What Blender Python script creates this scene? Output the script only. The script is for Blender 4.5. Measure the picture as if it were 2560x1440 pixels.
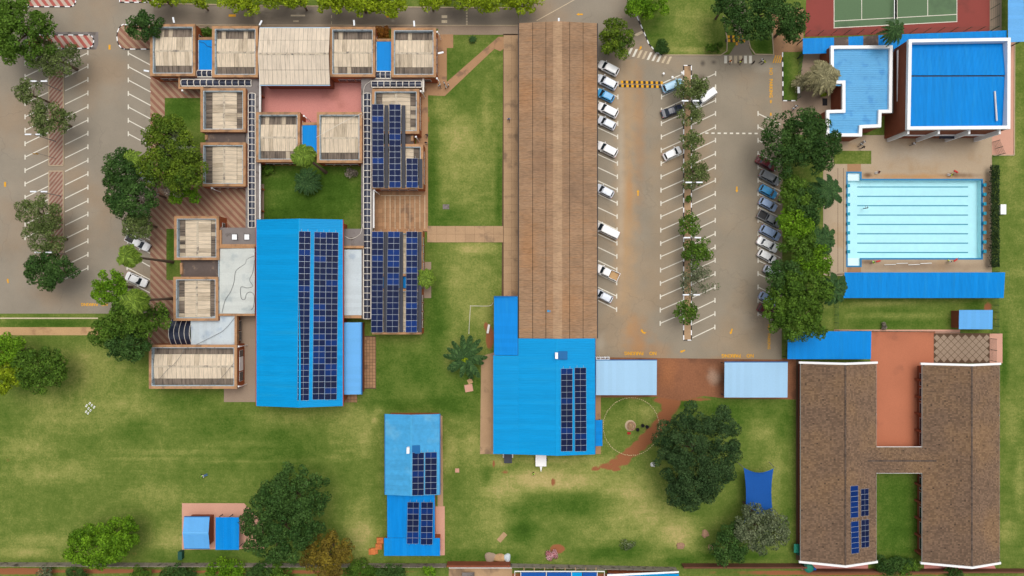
import bpy, bmesh, math, random
import numpy as np
from mathutils import Vector, Matrix, Euler

scene = bpy.context.scene
for o in list(bpy.data.objects):
    bpy.data.objects.remove(o)
R = math.radians
random.seed(7)
rng = np.random.default_rng(7)

# ------------------------------------------------------------------ camera, sky, sun, exposure
H, F = 138.5, 1690.0            # drone height in metres, focal length in photo pixels (2560 wide)
cam_d = bpy.data.cameras.new('camera')
cam = bpy.data.objects.new('camera', cam_d)
scene.collection.objects.link(cam)
cam.location = (0, 0, H)
cam.rotation_euler = (0, 0, 0)
cam_d.sensor_width = 36.0
cam_d.lens = 36.0 * F / 2560.0
cam_d.clip_start = 1.0
cam_d.clip_end = 4000.0
scene.camera = cam

SUN_EL, SUN_AZ = 72.0, 20.0      # high sun behind thin cloud; azimuth clockwise from the top of the picture
w = bpy.data.worlds.new('World')
scene.world = w
w.use_nodes = True
nt = w.node_tree
nt.nodes.clear()
sky = nt.nodes.new('ShaderNodeTexSky')
sky.sky_type = 'NISHITA'
sky.sun_disc = False
sky.sun_elevation = R(SUN_EL)
sky.sun_rotation = R(SUN_AZ)
sky.dust_density = 6.0
sky.air_density = 1.0
hs = nt.nodes.new('ShaderNodeHueSaturation')
hs.inputs['Saturation'].default_value = 0.3     # cloud veil takes the blue out of the sky light
bg = nt.nodes.new('ShaderNodeBackground')
bg.inputs['Strength'].default_value = 0.15
wo = nt.nodes.new('ShaderNodeOutputWorld')
nt.links.new(sky.outputs[0], hs.inputs['Color'])
nt.links.new(hs.outputs[0], bg.inputs['Color'])
nt.links.new(bg.outputs[0], wo.inputs['Surface'])

sl = bpy.data.lights.new('sun', 'SUN')
sl.energy = 0.9
sl.angle = R(45)
sl.color = (1.0, 0.95, 0.87)
sun = bpy.data.objects.new('sun', sl)
scene.collection.objects.link(sun)
sun.location = (0, 0, 60)
sd = Vector((math.sin(R(SUN_AZ)) * math.cos(R(SUN_EL)), math.cos(R(SUN_AZ)) * math.cos(R(SUN_EL)), math.sin(R(SUN_EL))))
sun.rotation_euler = sd.to_track_quat('Z', 'Y').to_euler()

scene.view_settings.view_transform = 'Standard'
scene.view_settings.look = 'None'
scene.view_settings.exposure = 0.0
scene.view_settings.gamma = 1.0
scene.view_settings.use_curve_mapping = False
scene.cycles.max_bounces = 6
scene.cycles.transparent_max_bounces = 12

# ------------------------------------------------------------------ helpers
def X(px, z=0.0): return (px - 1280.0) / F * (H - z)
def Y(py, z=0.0): return -(py - 720.0) / F * (H - z)
def P(px, py, z=0.0): return (X(px, z), Y(py, z), z)
def D(px): return px / F * H           # a length in photo pixels on the ground -> metres

WL = {}                                 # world position of every object's origin
class MB:
    def __init__(s): s.v = []; s.f = []; s.m = []
    def face(s, pts, m=0):
        i = len(s.v); s.v.extend([tuple(p) for p in pts]); s.f.append(tuple(range(i, i + len(pts)))); s.m.append(m)
    def box(s, x0, y0, z0, x1, y1, z1, m=0, top=None):
        if x0 > x1: x0, x1 = x1, x0
        if y0 > y1: y0, y1 = y1, y0
        i = len(s.v)
        s.v += [(x0,y0,z0),(x1,y0,z0),(x1,y1,z0),(x0,y1,z0),(x0,y0,z1),(x1,y0,z1),(x1,y1,z1),(x0,y1,z1)]
        for k, q in enumerate(((3,2,1,0),(4,5,6,7),(0,1,5,4),(1,2,6,5),(2,3,7,6),(3,0,4,7))):
            s.f.append(tuple(i + j for j in q)); s.m.append(top if (k == 1 and top is not None) else m)
        return s
    def obox(s, c, half, rz, m=0, z0=0, z1=1):
        ca, sa = math.cos(rz), math.sin(rz)
        pts = [(c[0] + ca*a*half[0] - sa*b*half[1], c[1] + sa*a*half[0] + ca*b*half[1]) for a, b in ((-1,-1),(1,-1),(1,1),(-1,1))]
        return s.prism(pts, z0, z1, m)
    def prism(s, pts, z0, z1, m=0, top=None):
        if sum(pts[k][0]*pts[(k+1) % len(pts)][1] - pts[(k+1) % len(pts)][0]*pts[k][1] for k in range(len(pts))) < 0:
            pts = pts[::-1]
        n = len(pts); i = len(s.v)
        s.v += [(p[0], p[1], z0) for p in pts] + [(p[0], p[1], z1) for p in pts]
        s.f.append(tuple(i + n + k for k in range(n))); s.m.append(m if top is None else top)
        s.f.append(tuple(i + n - 1 - k for k in range(n))); s.m.append(m)
        for k in range(n):
            s.f.append((i + k, i + (k+1) % n, i + n + (k+1) % n, i + n + k)); s.m.append(m)
        return s
    def ring(s, x0, y0, x1, y1, w_, z0, z1, m=0, top=None):
        s.box(x0, y0, z0, x1, y0 + w_, z1, m, top); s.box(x0, y1 - w_, z0, x1, y1, z1, m, top)
        s.box(x0, y0 + w_, z0, x0 + w_, y1 - w_, z1, m, top); s.box(x1 - w_, y0 + w_, z0, x1, y1 - w_, z1, m, top)
        return s
    def tube(s, pts, r, n=6, m=0, cap=True):
        pts = [Vector(p) for p in pts]
        rs = r if isinstance(r, (list, tuple)) else [r] * len(pts)
        i0 = len(s.v)
        for k, p in enumerate(pts):
            t = (pts[min(k+1, len(pts)-1)] - pts[max(k-1, 0)]).normalized()
            a = t.orthogonal().normalized() if abs(t.z) > .95 else t.cross(Vector((0,0,1))).normalized()
            b = t.cross(a)
            for j in range(n):
                q = p + (a * math.cos(j*2*math.pi/n) + b * math.sin(j*2*math.pi/n)) * rs[k]
                s.v.append(tuple(q))
        for k in range(len(pts) - 1):
            for j in range(n):
                a_, b_ = i0 + k*n + j, i0 + k*n + (j+1) % n
                s.f.append((a_, b_, b_ + n, a_ + n)); s.m.append(m)
        if cap:
            s.f.append(tuple(i0 + n - 1 - j for j in range(n))); s.m.append(m)
            s.f.append(tuple(i0 + (len(pts)-1)*n + j for j in range(n))); s.m.append(m)
        return s
    def lathe(s, c, prof, n=16, m=0):
        i0 = len(s.v)
        for (r_, z) in prof:
            for j in range(n):
                s.v.append((c[0] + r_*math.cos(j*2*math.pi/n), c[1] + r_*math.sin(j*2*math.pi/n), c[2] + z))
        for k in range(len(prof) - 1):
            for j in range(n):
                a_, b_ = i0 + k*n + j, i0 + k*n + (j+1) % n
                s.f.append((a_, b_, b_ + n, a_ + n)); s.m.append(m)
        s.f.append(tuple(i0 + (len(prof)-1)*n + j for j in range(n))); s.m.append(m)
        return s
    def ribs(s, p00, p10, p11, p01, pitch=.4, h=.045, sheet=1.0, m=0, wid=.35):
        """ribbed metal sheets over a quad: u = p00->p10 across the ribs, v = p00->p01 down the ribs; every sheet its own island"""
        p00, p10, p11, p01 = map(Vector, (p00, p10, p11, p01))
        L = (p10 - p00).length
        n = ((p10 - p00).cross(p01 - p00)).normalized()
        if n.z < 0: n = -n
        ns = max(1, round(L / sheet)); nr = max(1, round(sheet / pitch))
        for a in range(ns):
            us = []
            for b in range(nr):
                for q, hh in ((0, 0), (.5 - wid/2, 0), (.5 - wid/4, 1), (.5 + wid/4, 1), (.5 + wid/2, 0)):
                    us.append(((a + (b + q) / nr) / ns, hh))
            us.append(((a + 1) / ns, 0))
            i0 = len(s.v); dz = .006 * (a % 2)
            for u, hh in us:
                o_ = n * (hh * h + dz)
                s.v.append(tuple(p00.lerp(p10, u) + o_)); s.v.append(tuple(p01.lerp(p11, u) + o_))
            for k in range(len(us) - 1):
                s.f.append((i0 + 2*k, i0 + 2*k + 2, i0 + 2*k + 3, i0 + 2*k + 1)); s.m.append(m)
        return s
    def mesh(s, name, mats, origin=(0,0,0)):
        me = bpy.data.meshes.new(name)
        ox, oy, oz = origin
        me.from_pydata([(a-ox, b-oy, c-oz) for a, b, c in s.v], [], s.f)
        for m_ in mats: me.materials.append(m_)
        if len(mats) > 1: me.polygons.foreach_set('material_index', s.m)
        me.update()
        return me

def props(o, label=None, cat=None, group=None, kind=None):
    if label: o['label'] = label
    if cat: o['category'] = cat
    if group: o['group'] = group
    if kind: o['kind'] = kind
    return o
def place(name, me, parent=None, at=(0,0,0)):
    """link a mesh (or None for an Empty) whose origin sits at the world position `at`"""
    o = bpy.data.objects.new(name, me)
    scene.collection.objects.link(o)
    pw = WL[parent.name] if parent else (0,0,0)
    if parent: o.parent = parent
    o.location = (at[0]-pw[0], at[1]-pw[1], at[2]-pw[2])
    WL[o.name] = tuple(at)
    return o
def part(name, mb, mats, parent=None, smooth=False):
    if not isinstance(mats, (list, tuple)): mats = [mats]
    xs = np.array(mb.v); lo, hi = xs.min(0), xs.max(0)
    at = ((lo[0]+hi[0])/2, (lo[1]+hi[1])/2, lo[2])
    me = mb.mesh(name, mats, at)
    if smooth: me.polygons.foreach_set('use_smooth', [True]*len(me.polygons))
    return place(name, me, parent, at)
def thing(name, at, label, cat, group=None):
    return props(place(name, None, None, at), label, cat, group)
def single(name, mb, mats, label, cat, group=None):
    return props(part(name, mb, mats), label, cat, group)
def struct(name, mb, mats, parent=None):
    o = part(name, mb, mats, parent)
    if not parent: o['kind'] = 'structure'
    return o

# ------------------------------------------------------------------ materials
def lin(r, g, b):
    f = lambda c: ((c/255+.055)/1.055)**2.4 if c > 10 else c/255/12.92
    return (f(r)*.86, f(g)*.86, f(b)*.86)
class NT:
    def __init__(s, name):
        s.mat = bpy.data.materials.new(name); s.mat.use_nodes = True
        s.t = s.mat.node_tree; s.t.nodes.clear()
        s.out = s.n('ShaderNodeOutputMaterial')
        s.geo = s.n('ShaderNodeNewGeometry')
    def n(s, typ, **kw):
        nd = s.t.nodes.new(typ)
        for k, v_ in kw.items(): setattr(nd, k, v_)
        return nd
    def set(s, inp, v_):
        if hasattr(v_, 'is_linked') or isinstance(v_, bpy.types.NodeSocket): s.t.links.new(v_, inp)
        else: inp.default_value = v_
    def math(s, op, a, b=0.0, clamp=False):
        nd = s.n('ShaderNodeMath', operation=op, use_clamp=clamp)
        s.set(nd.inputs[0], a); s.set(nd.inputs[1], b); return nd.outputs[0]
    def noise(s, scale, stretch=None, detail=3.0, rough=.55, vec=None):
        v_ = vec or s.geo.outputs['Position']
        if stretch:
            mp = s.n('ShaderNodeVectorMath', operation='MULTIPLY'); s.set(mp.inputs[0], v_); mp.inputs[1].default_value = stretch; v_ = mp.outputs[0]
        nd = s.n('ShaderNodeTexNoise'); s.set(nd.inputs['Vector'], v_)
        nd.inputs['Scale'].default_value = scale; nd.inputs['Detail'].default_value = detail; nd.inputs['Roughness'].default_value = rough
        return nd.outputs['Fac']
    def ramp(s, v_, lo, hi):
        nd = s.n('ShaderNodeMapRange', interpolation_type='SMOOTHSTEP'); s.set(nd.inputs['Value'], v_)
        nd.inputs['From Min'].default_value = lo; nd.inputs['From Max'].default_value = hi; return nd.outputs[0]
    def mix(s, f, a, b, mode='MIX'):
        nd = s.n('ShaderNodeMix', data_type='RGBA', blend_type=mode)
        s.set(nd.inputs[0], f)
        for i, c in ((6, a), (7, b)):
            s.set(nd.inputs[i], (c[0], c[1], c[2], 1.0) if isinstance(c, (tuple, list)) else c)
        return nd.outputs[2]
    def scale(s, col, f):
        nd = s.n('ShaderNodeVectorMath', operation='SCALE')
        if isinstance(col, (tuple, list)): nd.inputs[0].default_value = col[:3]
        else: s.set(nd.inputs[0], col)
        s.set(nd.inputs['Scale'], f); return nd.outputs[0]
    def spot(s, cx, cy, rx, ry, soft=.5, wob=.35, wscale=.25):
        """0..1 mask of an irregular stain centred on a place in the world"""
        sub = s.n('ShaderNodeVectorMath', operation='SUBTRACT'); s.set(sub.inputs[0], s.geo.outputs['Position']); sub.inputs[1].default_value = (cx, cy, 0)
        mul = s.n('ShaderNodeVectorMath', operation='MULTIPLY'); s.set(mul.inputs[0], sub.outputs[0]); mul.inputs[1].default_value = (1/rx, 1/ry, 0)
        ln = s.n('ShaderNodeVectorMath', operation='LENGTH'); s.set(ln.inputs[0], mul.outputs[0])
        d = s.math('ADD', ln.outputs['Value'], s.math('MULTIPLY', s.math('SUBTRACT', s.noise(wscale, detail=4), .5), wob*2))
        nd = s.n('ShaderNodeMapRange', interpolation_type='SMOOTHSTEP'); s.set(nd.inputs['Value'], d)
        nd.inputs['From Min'].default_value = 1.0; nd.inputs['From Max'].default_value = 1.0 - soft
        return nd.outputs[0]
    def bsdf(s, col, rough=.8, metal=0.0, spec=.3, bump=0.0, bscale=20.0):
        b = s.n('ShaderNodeBsdfPrincipled')
        s.set(b.inputs['Base Color'], (col[0], col[1], col[2], 1) if isinstance(col, (tuple, list)) else col)
        s.set(b.inputs['Roughness'], rough); b.inputs['Metallic'].default_value = metal
        b.inputs['Specular IOR Level'].default_value = spec
        if bump:
            bp = s.n('ShaderNodeBump'); bp.inputs['Strength'].default_value = bump; bp.inputs['Distance'].default_value = .05
            s.set(bp.inputs['Height'], s.noise(bscale)); s.t.links.new(bp.outputs[0], b.inputs['Normal'])
        return b
    def done(s, sh):
        s.t.links.new(sh.outputs[0], s.out.inputs['Surface']); return s.mat
def M(name, col, rough=.8, var=.10, vscale=.35, fine=.08, fscale=6.0, obj=0.0, island=0.0, metal=0.0, spec=.3,
      bump=0.0, bscale=20.0, col2=None, c2scale=.3, lo=.52, hi=.68, stretch=None, spots=(), cracks=0.0):
    t = NT(name)
    f = 1.0
    def add(f, v_, amt): return t.math('ADD', f, t.math('MULTIPLY', t.math('SUBTRACT', v_, .5), amt*2))
    if var: f = add(f, t.noise(vscale), var * 1.6)
    if fine: f = add(f, t.noise(fscale, stretch), fine * 1.6)
    if obj: f = add(f, t.n('ShaderNodeObjectInfo').outputs['Random'], obj)
    if island: f = add(f, t.geo.outputs['Random Per Island'], island)
    c = col
    if col2: c = t.mix(t.ramp(t.noise(c2scale, stretch, detail=5), lo, hi), col, col2)
    for (cx, cy, rx, ry, sc, amt) in spots:
        c = t.mix(t.math('MULTIPLY', t.spot(X(cx), Y(cy), D(rx)*1.25, D(ry)*1.25, soft=1.0, wob=.55, wscale=.35), amt), c, sc)
    if cracks:
        vo = t.n('ShaderNodeTexVoronoi', feature='DISTANCE_TO_EDGE'); vo.inputs['Scale'].default_value = .11
        wv = t.n('ShaderNodeVectorMath', operation='ADD'); t.set(wv.inputs[0], t.geo.outputs['Position'])
        nz_ = t.n('ShaderNodeTexNoise'); nz_.inputs['Scale'].default_value = .35; nz_.inputs['Detail'].default_value = 4; t.set(nz_.inputs['Vector'], t.geo.outputs['Position'])
        sc_ = t.n('ShaderNodeVectorMath', operation='SCALE'); t.t.links.new(nz_.outputs['Color'], sc_.inputs[0]); sc_.inputs['Scale'].default_value = 3.5
        t.t.links.new(sc_.outputs[0], wv.inputs[1]); t.t.links.new(wv.outputs[0], vo.inputs['Vector'])
        ln_ = t.math('SUBTRACT', 1.0, t.ramp(vo.outputs['Distance'], .004, .014))
        c = t.mix(t.math('MULTIPLY', t.math('MULTIPLY', ln_, t.ramp(t.noise(.12), .42, .6)), cracks), c, lin(84,76,68))
        c = t.mix(t.math('MULTIPLY', t.ramp(t.noise(.45, detail=2), .66, .78), cracks*.6), c, lin(104,96,86))
    c = t.scale(c, f) if not isinstance(f, float) else c
    return t.done(t.bsdf(c, rough, metal, spec, bump, bscale))

m = {}
# masonry and concrete
m['brick']   = M('red_brick', lin(168,92,52), .9, .12, .8, .22, 14, col2=lin(132,66,38), c2scale=2.5)
m['brickd']  = M('dark_brick', lin(138,76,52), .9, .12, .8, .2, 14)
m['coping']  = M('tan_coping', lin(180,137,98), .9, .14, .5, .16, 5, obj=.06, col2=lin(138,108,82), c2scale=.7, lo=.45, hi=.70)
m['lining']  = M('grey_blue_lining', lin(176,190,196), .7, .12, .6, .15, 5, col2=lin(120,128,130), c2scale=1.5)
m['wallbrown']= M('brown_plastered_wall', lin(108,70,52), .95, .15, .5, .15, 6)
m['white']   = M('white_paint', (.80,.80,.79), .6, .04, .5, .04, 6)
m['whited']  = M('weathered_white', (.66,.65,.62), .7, .10, .7, .1, 6)
m['conc']    = M('grey_concrete', lin(128,120,116), .9, .14, .4, .10, 7, col2=lin(96,86,80), c2scale=.7)
m['flat']    = M('dark_flat_roof', lin(96,84,78), .9, .15, .5, .12, 5, col2=lin(130,112,98), c2scale=.6)
m['wallconc']= M('precast_concrete', lin(150,140,128), .95, .12, .6, .12, 6, obj=.10, col2=lin(96,88,80), c2scale=.9)
# roofing
for _d, _st in (('h', (9,.7,1)), ('v', (.7,9,1))):     # streaks of dirt run down the corrugations
    m['sheet'+_d]   = M('fibre_cement_sheet_'+_d, lin(222,206,182), .9, .09, .5, .26, 1.0, obj=.035, col2=lin(166,152,134), c2scale=.45, lo=.50, hi=.90, stretch=_st)
    m['sheet_m'+_d] = M('greyed_cement_sheet_'+_d, lin(202,186,162), .9, .10, .5, .28, 1.0, obj=.04, col2=lin(150,136,120), c2scale=.45, lo=.48, hi=.82, stretch=_st)
    m['sheet_w'+_d] = M('pale_fibre_cement_'+_d, lin(222,208,188), .9, .08, .5, .15, 1.0, obj=.05, col2=lin(184,170,152), c2scale=.45, lo=.54, hi=.74, stretch=_st)
    m['sheet_d'+_d] = M('lichen_dark_sheet_'+_d, lin(140,126,112), .95, .16, .6, .32, 1.0, obj=.10, col2=lin(78,70,64), c2scale=.5, lo=.40, hi=.72, stretch=_st)
m['sheet_b'] = M('rusty_brown_sheet', lin(163,132,103), .9, .12, .35, .34, 1.0, obj=.05, col2=lin(170,128,90), c2scale=.35, lo=.48, hi=.85, stretch=(1.1,6,1),
    spots=((1310,260,40,60,lin(180,124,72),.35),(1470,240,34,110,lin(180,124,72),.35),(1320,620,30,90,lin(176,126,80),.45),(1440,480,50,80,lin(128,104,84),.5),(1350,420,40,60,lin(132,104,82),.45),(1410,760,60,60,lin(176,128,84),.4),(1390,140,70,50,lin(140,112,88),.4)))
m['capb']    = M('brown_ridge_sheet', lin(172,141,110), .9, .12, .35, .30, 1.0, obj=.06, stretch=(1.1,6,1))
m['dust']    = M('valley_grime', lin(86,70,56), .95, .2, 1.0)  # dark roof base; at sheet gaps its colour stands for lap shadow and grime
m['ridge']   = M('ridge_cap', lin(196,182,160), .85, .12, .8, .2, 4, col2=lin(110,104,98), c2scale=1.2, lo=.5, hi=.66)
m['blue']    = M('cyan_blue_steel', lin(0,150,212), .45, .05, .10, .06, 1.0, island=.05, spec=.12, stretch=(.2,3,1), col2=lin(22,152,206), c2scale=.25, lo=.5, hi=.8)
m['blue2']   = M('royal_blue_steel', lin(0,138,218), .45, .04, .2, .06, 1.0, island=.05, spec=.12, stretch=(3,.3,1), col2=lin(24,144,214), c2scale=.3, lo=.5, hi=.8)
m['blue3']   = M('faded_blue_steel', lin(84,164,214), .5, .05, .3, .06, 4, island=.03, spec=.4, col2=lin(64,146,204), c2scale=.5)
m['pale']    = M('pale_blue_steel', lin(164,204,232), .45, .03, .2, .04, 4, island=.03, spec=.35)
m['sky_b']   = M('sky_blue_steel', lin(98,174,232), .45, .03, .2, .05, 4, island=.04, spec=.35)
m['dustyblue'] = M('dusty_blue_steel', lin(66,160,210), .6, .06, .25, .12, 1.5, island=.06, spec=.3, col2=lin(96,172,212), c2scale=.2)
m['zinc']    = M('pale_zinc', lin(204,208,202), .5, .06, .35, .08, 4, island=.05, spec=.4, col2=lin(180,188,186), c2scale=.3)
m['zincb']   = M('blue_white_zinc', lin(196,206,210), .5, .06, .35, .08, 4, island=.05, spec=.4, col2=lin(170,184,196), c2scale=.4)
m['tile']    = M('brown_concrete_tile', lin(120,97,78), .9, .10, .10, .1, 5, island=.27, col2=lin(130,103,76), c2scale=.10, lo=.42, hi=.7)
m['tile_r']  = M('ridge_tile', lin(92,78,68), .9, .1, .5, .1, 5, obj=.3)
m['grimeb']  = M('blue_gutter', lin(8,100,160), .6, .08)
m['redtrim'] = M('red_steel_trim', lin(160,56,44), .6, .06)
m['greytrim']= M('grey_gutter', lin(150,146,140), .7, .1)
m['gutter']  = M('dark_gutter', lin(58,56,58), .7, .1)
m['poly']    = M('smoked_polycarbonate', lin(38,44,62), .22, .12, .4, .1, 3, obj=.25, spec=.6)
m['hoop']    = M('white_hoop', lin(226,218,204), .6, .08, 1.0)
m['glass']   = M('window_glass', lin(50,60,72), .08, .1, .5, spec=.7)
# panels
m['pvf']     = M('panel_frame', lin(178,188,198), .4, .04, metal=.2)
m['pv0']     = M('solar_cell_navy', lin(15,30,70), .45, .06, .3, .06, 9, obj=.12, spec=.07)
m['pv1']     = M('solar_cell_violet', lin(21,31,64), .45, .06, .3, .06, 9, obj=.12, spec=.07)
m['pv2']     = M('solar_cell_blue', lin(12,46,106), .45, .06, .3, .06, 9, obj=.12, spec=.07)
m['steel']   = M('charcoal_steel', lin(58,60,70), .6, .1, .6)
m['alu']     = M('aluminium_rail', lin(190,192,196), .4, .05, metal=.5)
# ground surfaces
TAN, ORA, PALE = lin(186,150,108), lin(176,124,72), lin(178,168,150)
m['asphalt'] = M('worn_asphalt', lin(147,137,121), .92, .12, .16, .13, 8, col2=lin(152,134,112), c2scale=.05, lo=.45, hi=.65, bump=.15, cracks=.14)
m['asphalt_r'] = M('dusty_asphalt', lin(147,136,118), .92, .11, .16, .13, 8, col2=lin(156,138,114), c2scale=.06, lo=.45, hi=.65, bump=.15, cracks=.13,
    spots=((1565,560,34,300,TAN,.75),(1568,250,40,180,TAN,.45),(1592,850,42,70,ORA,.6),(1600,330,18,260,ORA,.35),(1552,420,12,300,PALE,.5),(1575,480,10,80,ORA,.35),
           (1640,880,60,30,ORA,.35),(1660,560,50,260,lin(160,136,106),.4),(1870,800,40,40,PALE,.4),(1905,165,38,22,PALE,.6),(1755,195,14,16,lin(92,78,68),.6),(1757,158,8,9,lin(70,62,58),.7),
           (1784,156,9,7,lin(70,62,58),.7),(1500,860,18,30,PALE,.5),(1820,900,60,14,ORA,.4)))
m['road']    = M('grey_road', lin(136,124,108), .92, .10, .08, .12, 8, col2=lin(112,102,90), c2scale=.1, bump=.15,
    spots=((655,22,14,14,lin(176,160,140),.7),(642,50,10,18,lin(176,160,140),.6),(772,28,20,10,lin(92,84,76),.7),(400,12,18,6,lin(70,62,56),.8),(982,52,6,5,PALE,.7),(745,36,8,8,PALE,.5)))
m['concrete_path'] = M('sandy_concrete', lin(178,146,112), .95, .12, .2, .12, 5, obj=.05, col2=lin(138,114,90), c2scale=.25)
m['slab']    = M('brown_slab', lin(166,128,94), .95, .1, .4, .12, 6, obj=.12, col2=lin(128,100,78), c2scale=.4)
m['slabd']   = M('dark_joint', lin(96,74,56), .95, .12, .5)
m['pinkpave']= M('pink_brick_paving', lin(204,138,128), .9, .08, .1, .18, 9, col2=lin(184,122,110), c2scale=.15)
m['salmon']  = M('salmon_paving', lin(206,156,134), .9, .07, .2, .14, 9)
m['orange']  = M('orange_brick_paving', lin(182,112,82), .9, .09, .12, .16, 8, col2=lin(146,92,70), c2scale=.16, lo=.55, hi=.75)
m['beige']   = M('beige_paver', lin(180,160,134), .92, .08, .12, .16, 7, col2=lin(174,148,116), c2scale=.14,
    spots=((2300,380,110,30,lin(186,174,156),.6),(2290,442,180,10,lin(186,142,92),.8),(2400,438,60,8,lin(96,66,44),.6),(2170,438,14,8,lin(96,66,44),.8),(2170,655,30,8,lin(92,64,46),.7),(2300,665,180,14,lin(140,118,98),.7),(2466,540,10,120,lin(150,112,76),.8),(2380,436,14,6,lin(70,50,36),.5)))
m['greypave']= M('grey_brown_paver', lin(156,136,116), .92, .09, .2, .14, 7)
m['dirt']    = M('red_soil', lin(142,94,66), .98, .14, .15, .22, 3, col2=lin(120,80,58), c2scale=.2,
    spots=((1785,940,20,26,lin(178,150,128),.7),(1670,930,26,60,lin(164,106,66),.5),(1780,900,50,16,lin(104,70,52),.7)))
m['sand']    = M('sandy_track', lin(192,156,112), .98, .10, .2, .14, 5, col2=lin(168,132,96), c2scale=.3)
m['paint']   = M('white_road_paint', lin(226,220,204), .8, .06, .5, .14, 5, obj=.05)
m['paintf']  = M('faded_white_paint', lin(206,188,158), .85, .12, .8, .25, 5, obj=.12)
m['yellow']  = M('yellow_road_paint', lin(228,166,36), .8, .08, .6, .18, 6, obj=.06)
m['black']   = M('black_paint', lin(54,52,52), .8, .1, .6, obj=.1)
m['kerb']    = M('kerb_concrete', lin(184,164,136), .95, .1, .5, .1, 6)
m['court']   = M('green_court', lin(92,118,84), .85, .06, .1, .06, 4, col2=lin(82,104,76), c2scale=.2)
m['courtred']= M('red_court', lin(140,66,58), .85, .07, .12, .08, 5, col2=lin(124,62,54), c2scale=.2)
m['poolp']   = M('pale_pool_plaster', lin(208,242,247), .6, .03, .2, .05, 1.2)
m['poolb']   = M('pool_blue_tile', lin(20,124,176), .5, .08, 1.0)
m['lane']    = M('lane_line_tile', lin(36,140,168), .5, .05)
m['stepw']   = M('pool_step_white', (.82,.84,.86), .5, .02)
m['block']   = M('turquoise_block', lin(28,150,178), .6, .06)
# small things
m['tyre']    = M('tyre_rubber', (.02,.02,.02), .9, .05)
m['rim']     = M('wheel_rim', (.35,.36,.38), .35, .05, metal=.8)
m['carglass']= M('car_glass', (.018,.024,.03), .06, .05, spec=.7)
m['head']    = M('headlamp', (.62,.64,.66), .15, .02, spec=.7)
m['tail']    = M('tail_lamp', (.42,.02,.02), .25, .02, spec=.6)
m['trim']    = M('black_trim', (.03,.03,.032), .6, .05)
m['bark']    = M('grey_bark', lin(104,86,70), .95, .15, 1.0, .2, 6)
m['timber']  = M('raw_timber', lin(180,148,110), .9, .12, 1.0, .15, 7, obj=.1)
m['stone']   = M('boulder_stone', lin(168,132,106), .95, .14, 1.2, .15, 5, obj=.1)
m['green_p'] = M('green_plastic', lin(28,120,98), .5, .06)
m['dkgreen'] = M('dark_green_steel', lin(30,78,66), .6, .08)
m['sail']    = M('blue_shade_cloth', lin(14,82,160), .85, .06, .3, .12, 7)
m['red']     = M('red_plastic', lin(196,44,36), .5, .05)
m['orangeb'] = M('orange_clay_brick', lin(206,120,66), .9, .1, 1.0, .15, 6, obj=.14)
m['pole']    = M('galvanised_pole', lin(150,150,148), .5, .08, metal=.4)
m['lampw']   = M('lamp_white', (.72,.75,.78), .4, .04)
m['rope']    = M('pale_border_stone', lin(192,176,132), .9, .1, 1.0, obj=.12)
m['cable']   = M('grey_cable', lin(110,112,112), .7, .06)
m['dblack']  = M('black_rubber_mat', lin(34,32,36), .9, .08)

def foliage(name, a, b, dead=None):
    t = NT(name)
    at = t.n('ShaderNodeAttribute', attribute_name='tone')
    c = t.mix(at.outputs['Fac'], a, b)
    f = t.math('ADD', .55, t.math('MULTIPLY', t.geo.outputs['Random Per Island'], .95))
    c = t.scale(c, t.math('MULTIPLY', f, 1.22))
    b1 = t.bsdf(c, .6, spec=.12)
    tr = t.n('ShaderNodeBsdfTranslucent'); t.set(tr.inputs['Color'], c)
    mx = t.n('ShaderNodeMixShader'); mx.inputs[0].default_value = .28
    t.t.links.new(b1.outputs[0], mx.inputs[1]); t.t.links.new(tr.outputs[0], mx.inputs[2])
    return t.done(mx)
fo = {
 'dark':  foliage('dark_foliage', (.018,.052,.010), (.062,.122,.026)),
 'deep':  foliage('deep_foliage', (.016,.042,.012), (.052,.094,.030)),
 'mid':   foliage('mid_foliage', (.034,.080,.008), (.100,.178,.020)),
 'olive': foliage('olive_foliage', (.058,.090,.020), (.140,.180,.055)),
 'lime':  foliage('lime_foliage', (.095,.150,.004), (.270,.340,.014)),
 'bright':foliage('bright_foliage', (.050,.125,.005), (.150,.275,.014)),
 'glossy':foliage('glossy_foliage', (.030,.070,.008), (.140,.200,.016)),
 'grey':  foliage('grey_green_foliage', (.048,.070,.030), (.170,.195,.105)),
 'gold':  foliage('gold_brown_foliage', (.085,.062,.014), (.220,.165,.018)),
 'rust':  foliage('rust_foliage', (.150,.052,.010), (.300,.125,.018)),
 'twig':  foliage('bare_twigs', (.120,.100,.080), (.240,.205,.165)),
 'pinkf': foliage('pink_blossom', (.300,.060,.080), (.620,.420,.430)),
 'palm':  foliage('palm_frond', (.018,.055,.016), (.060,.115,.032)),
 'palmb': foliage('bright_palm_frond', (.060,.115,.012), (.180,.260,.034)),
 'palmd': foliage('dry_palm_frond', (.130,.120,.060), (.320,.290,.160)),
 'hedge': foliage('dark_hedge', (.012,.026,.008), (.032,.058,.018)),
}
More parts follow.
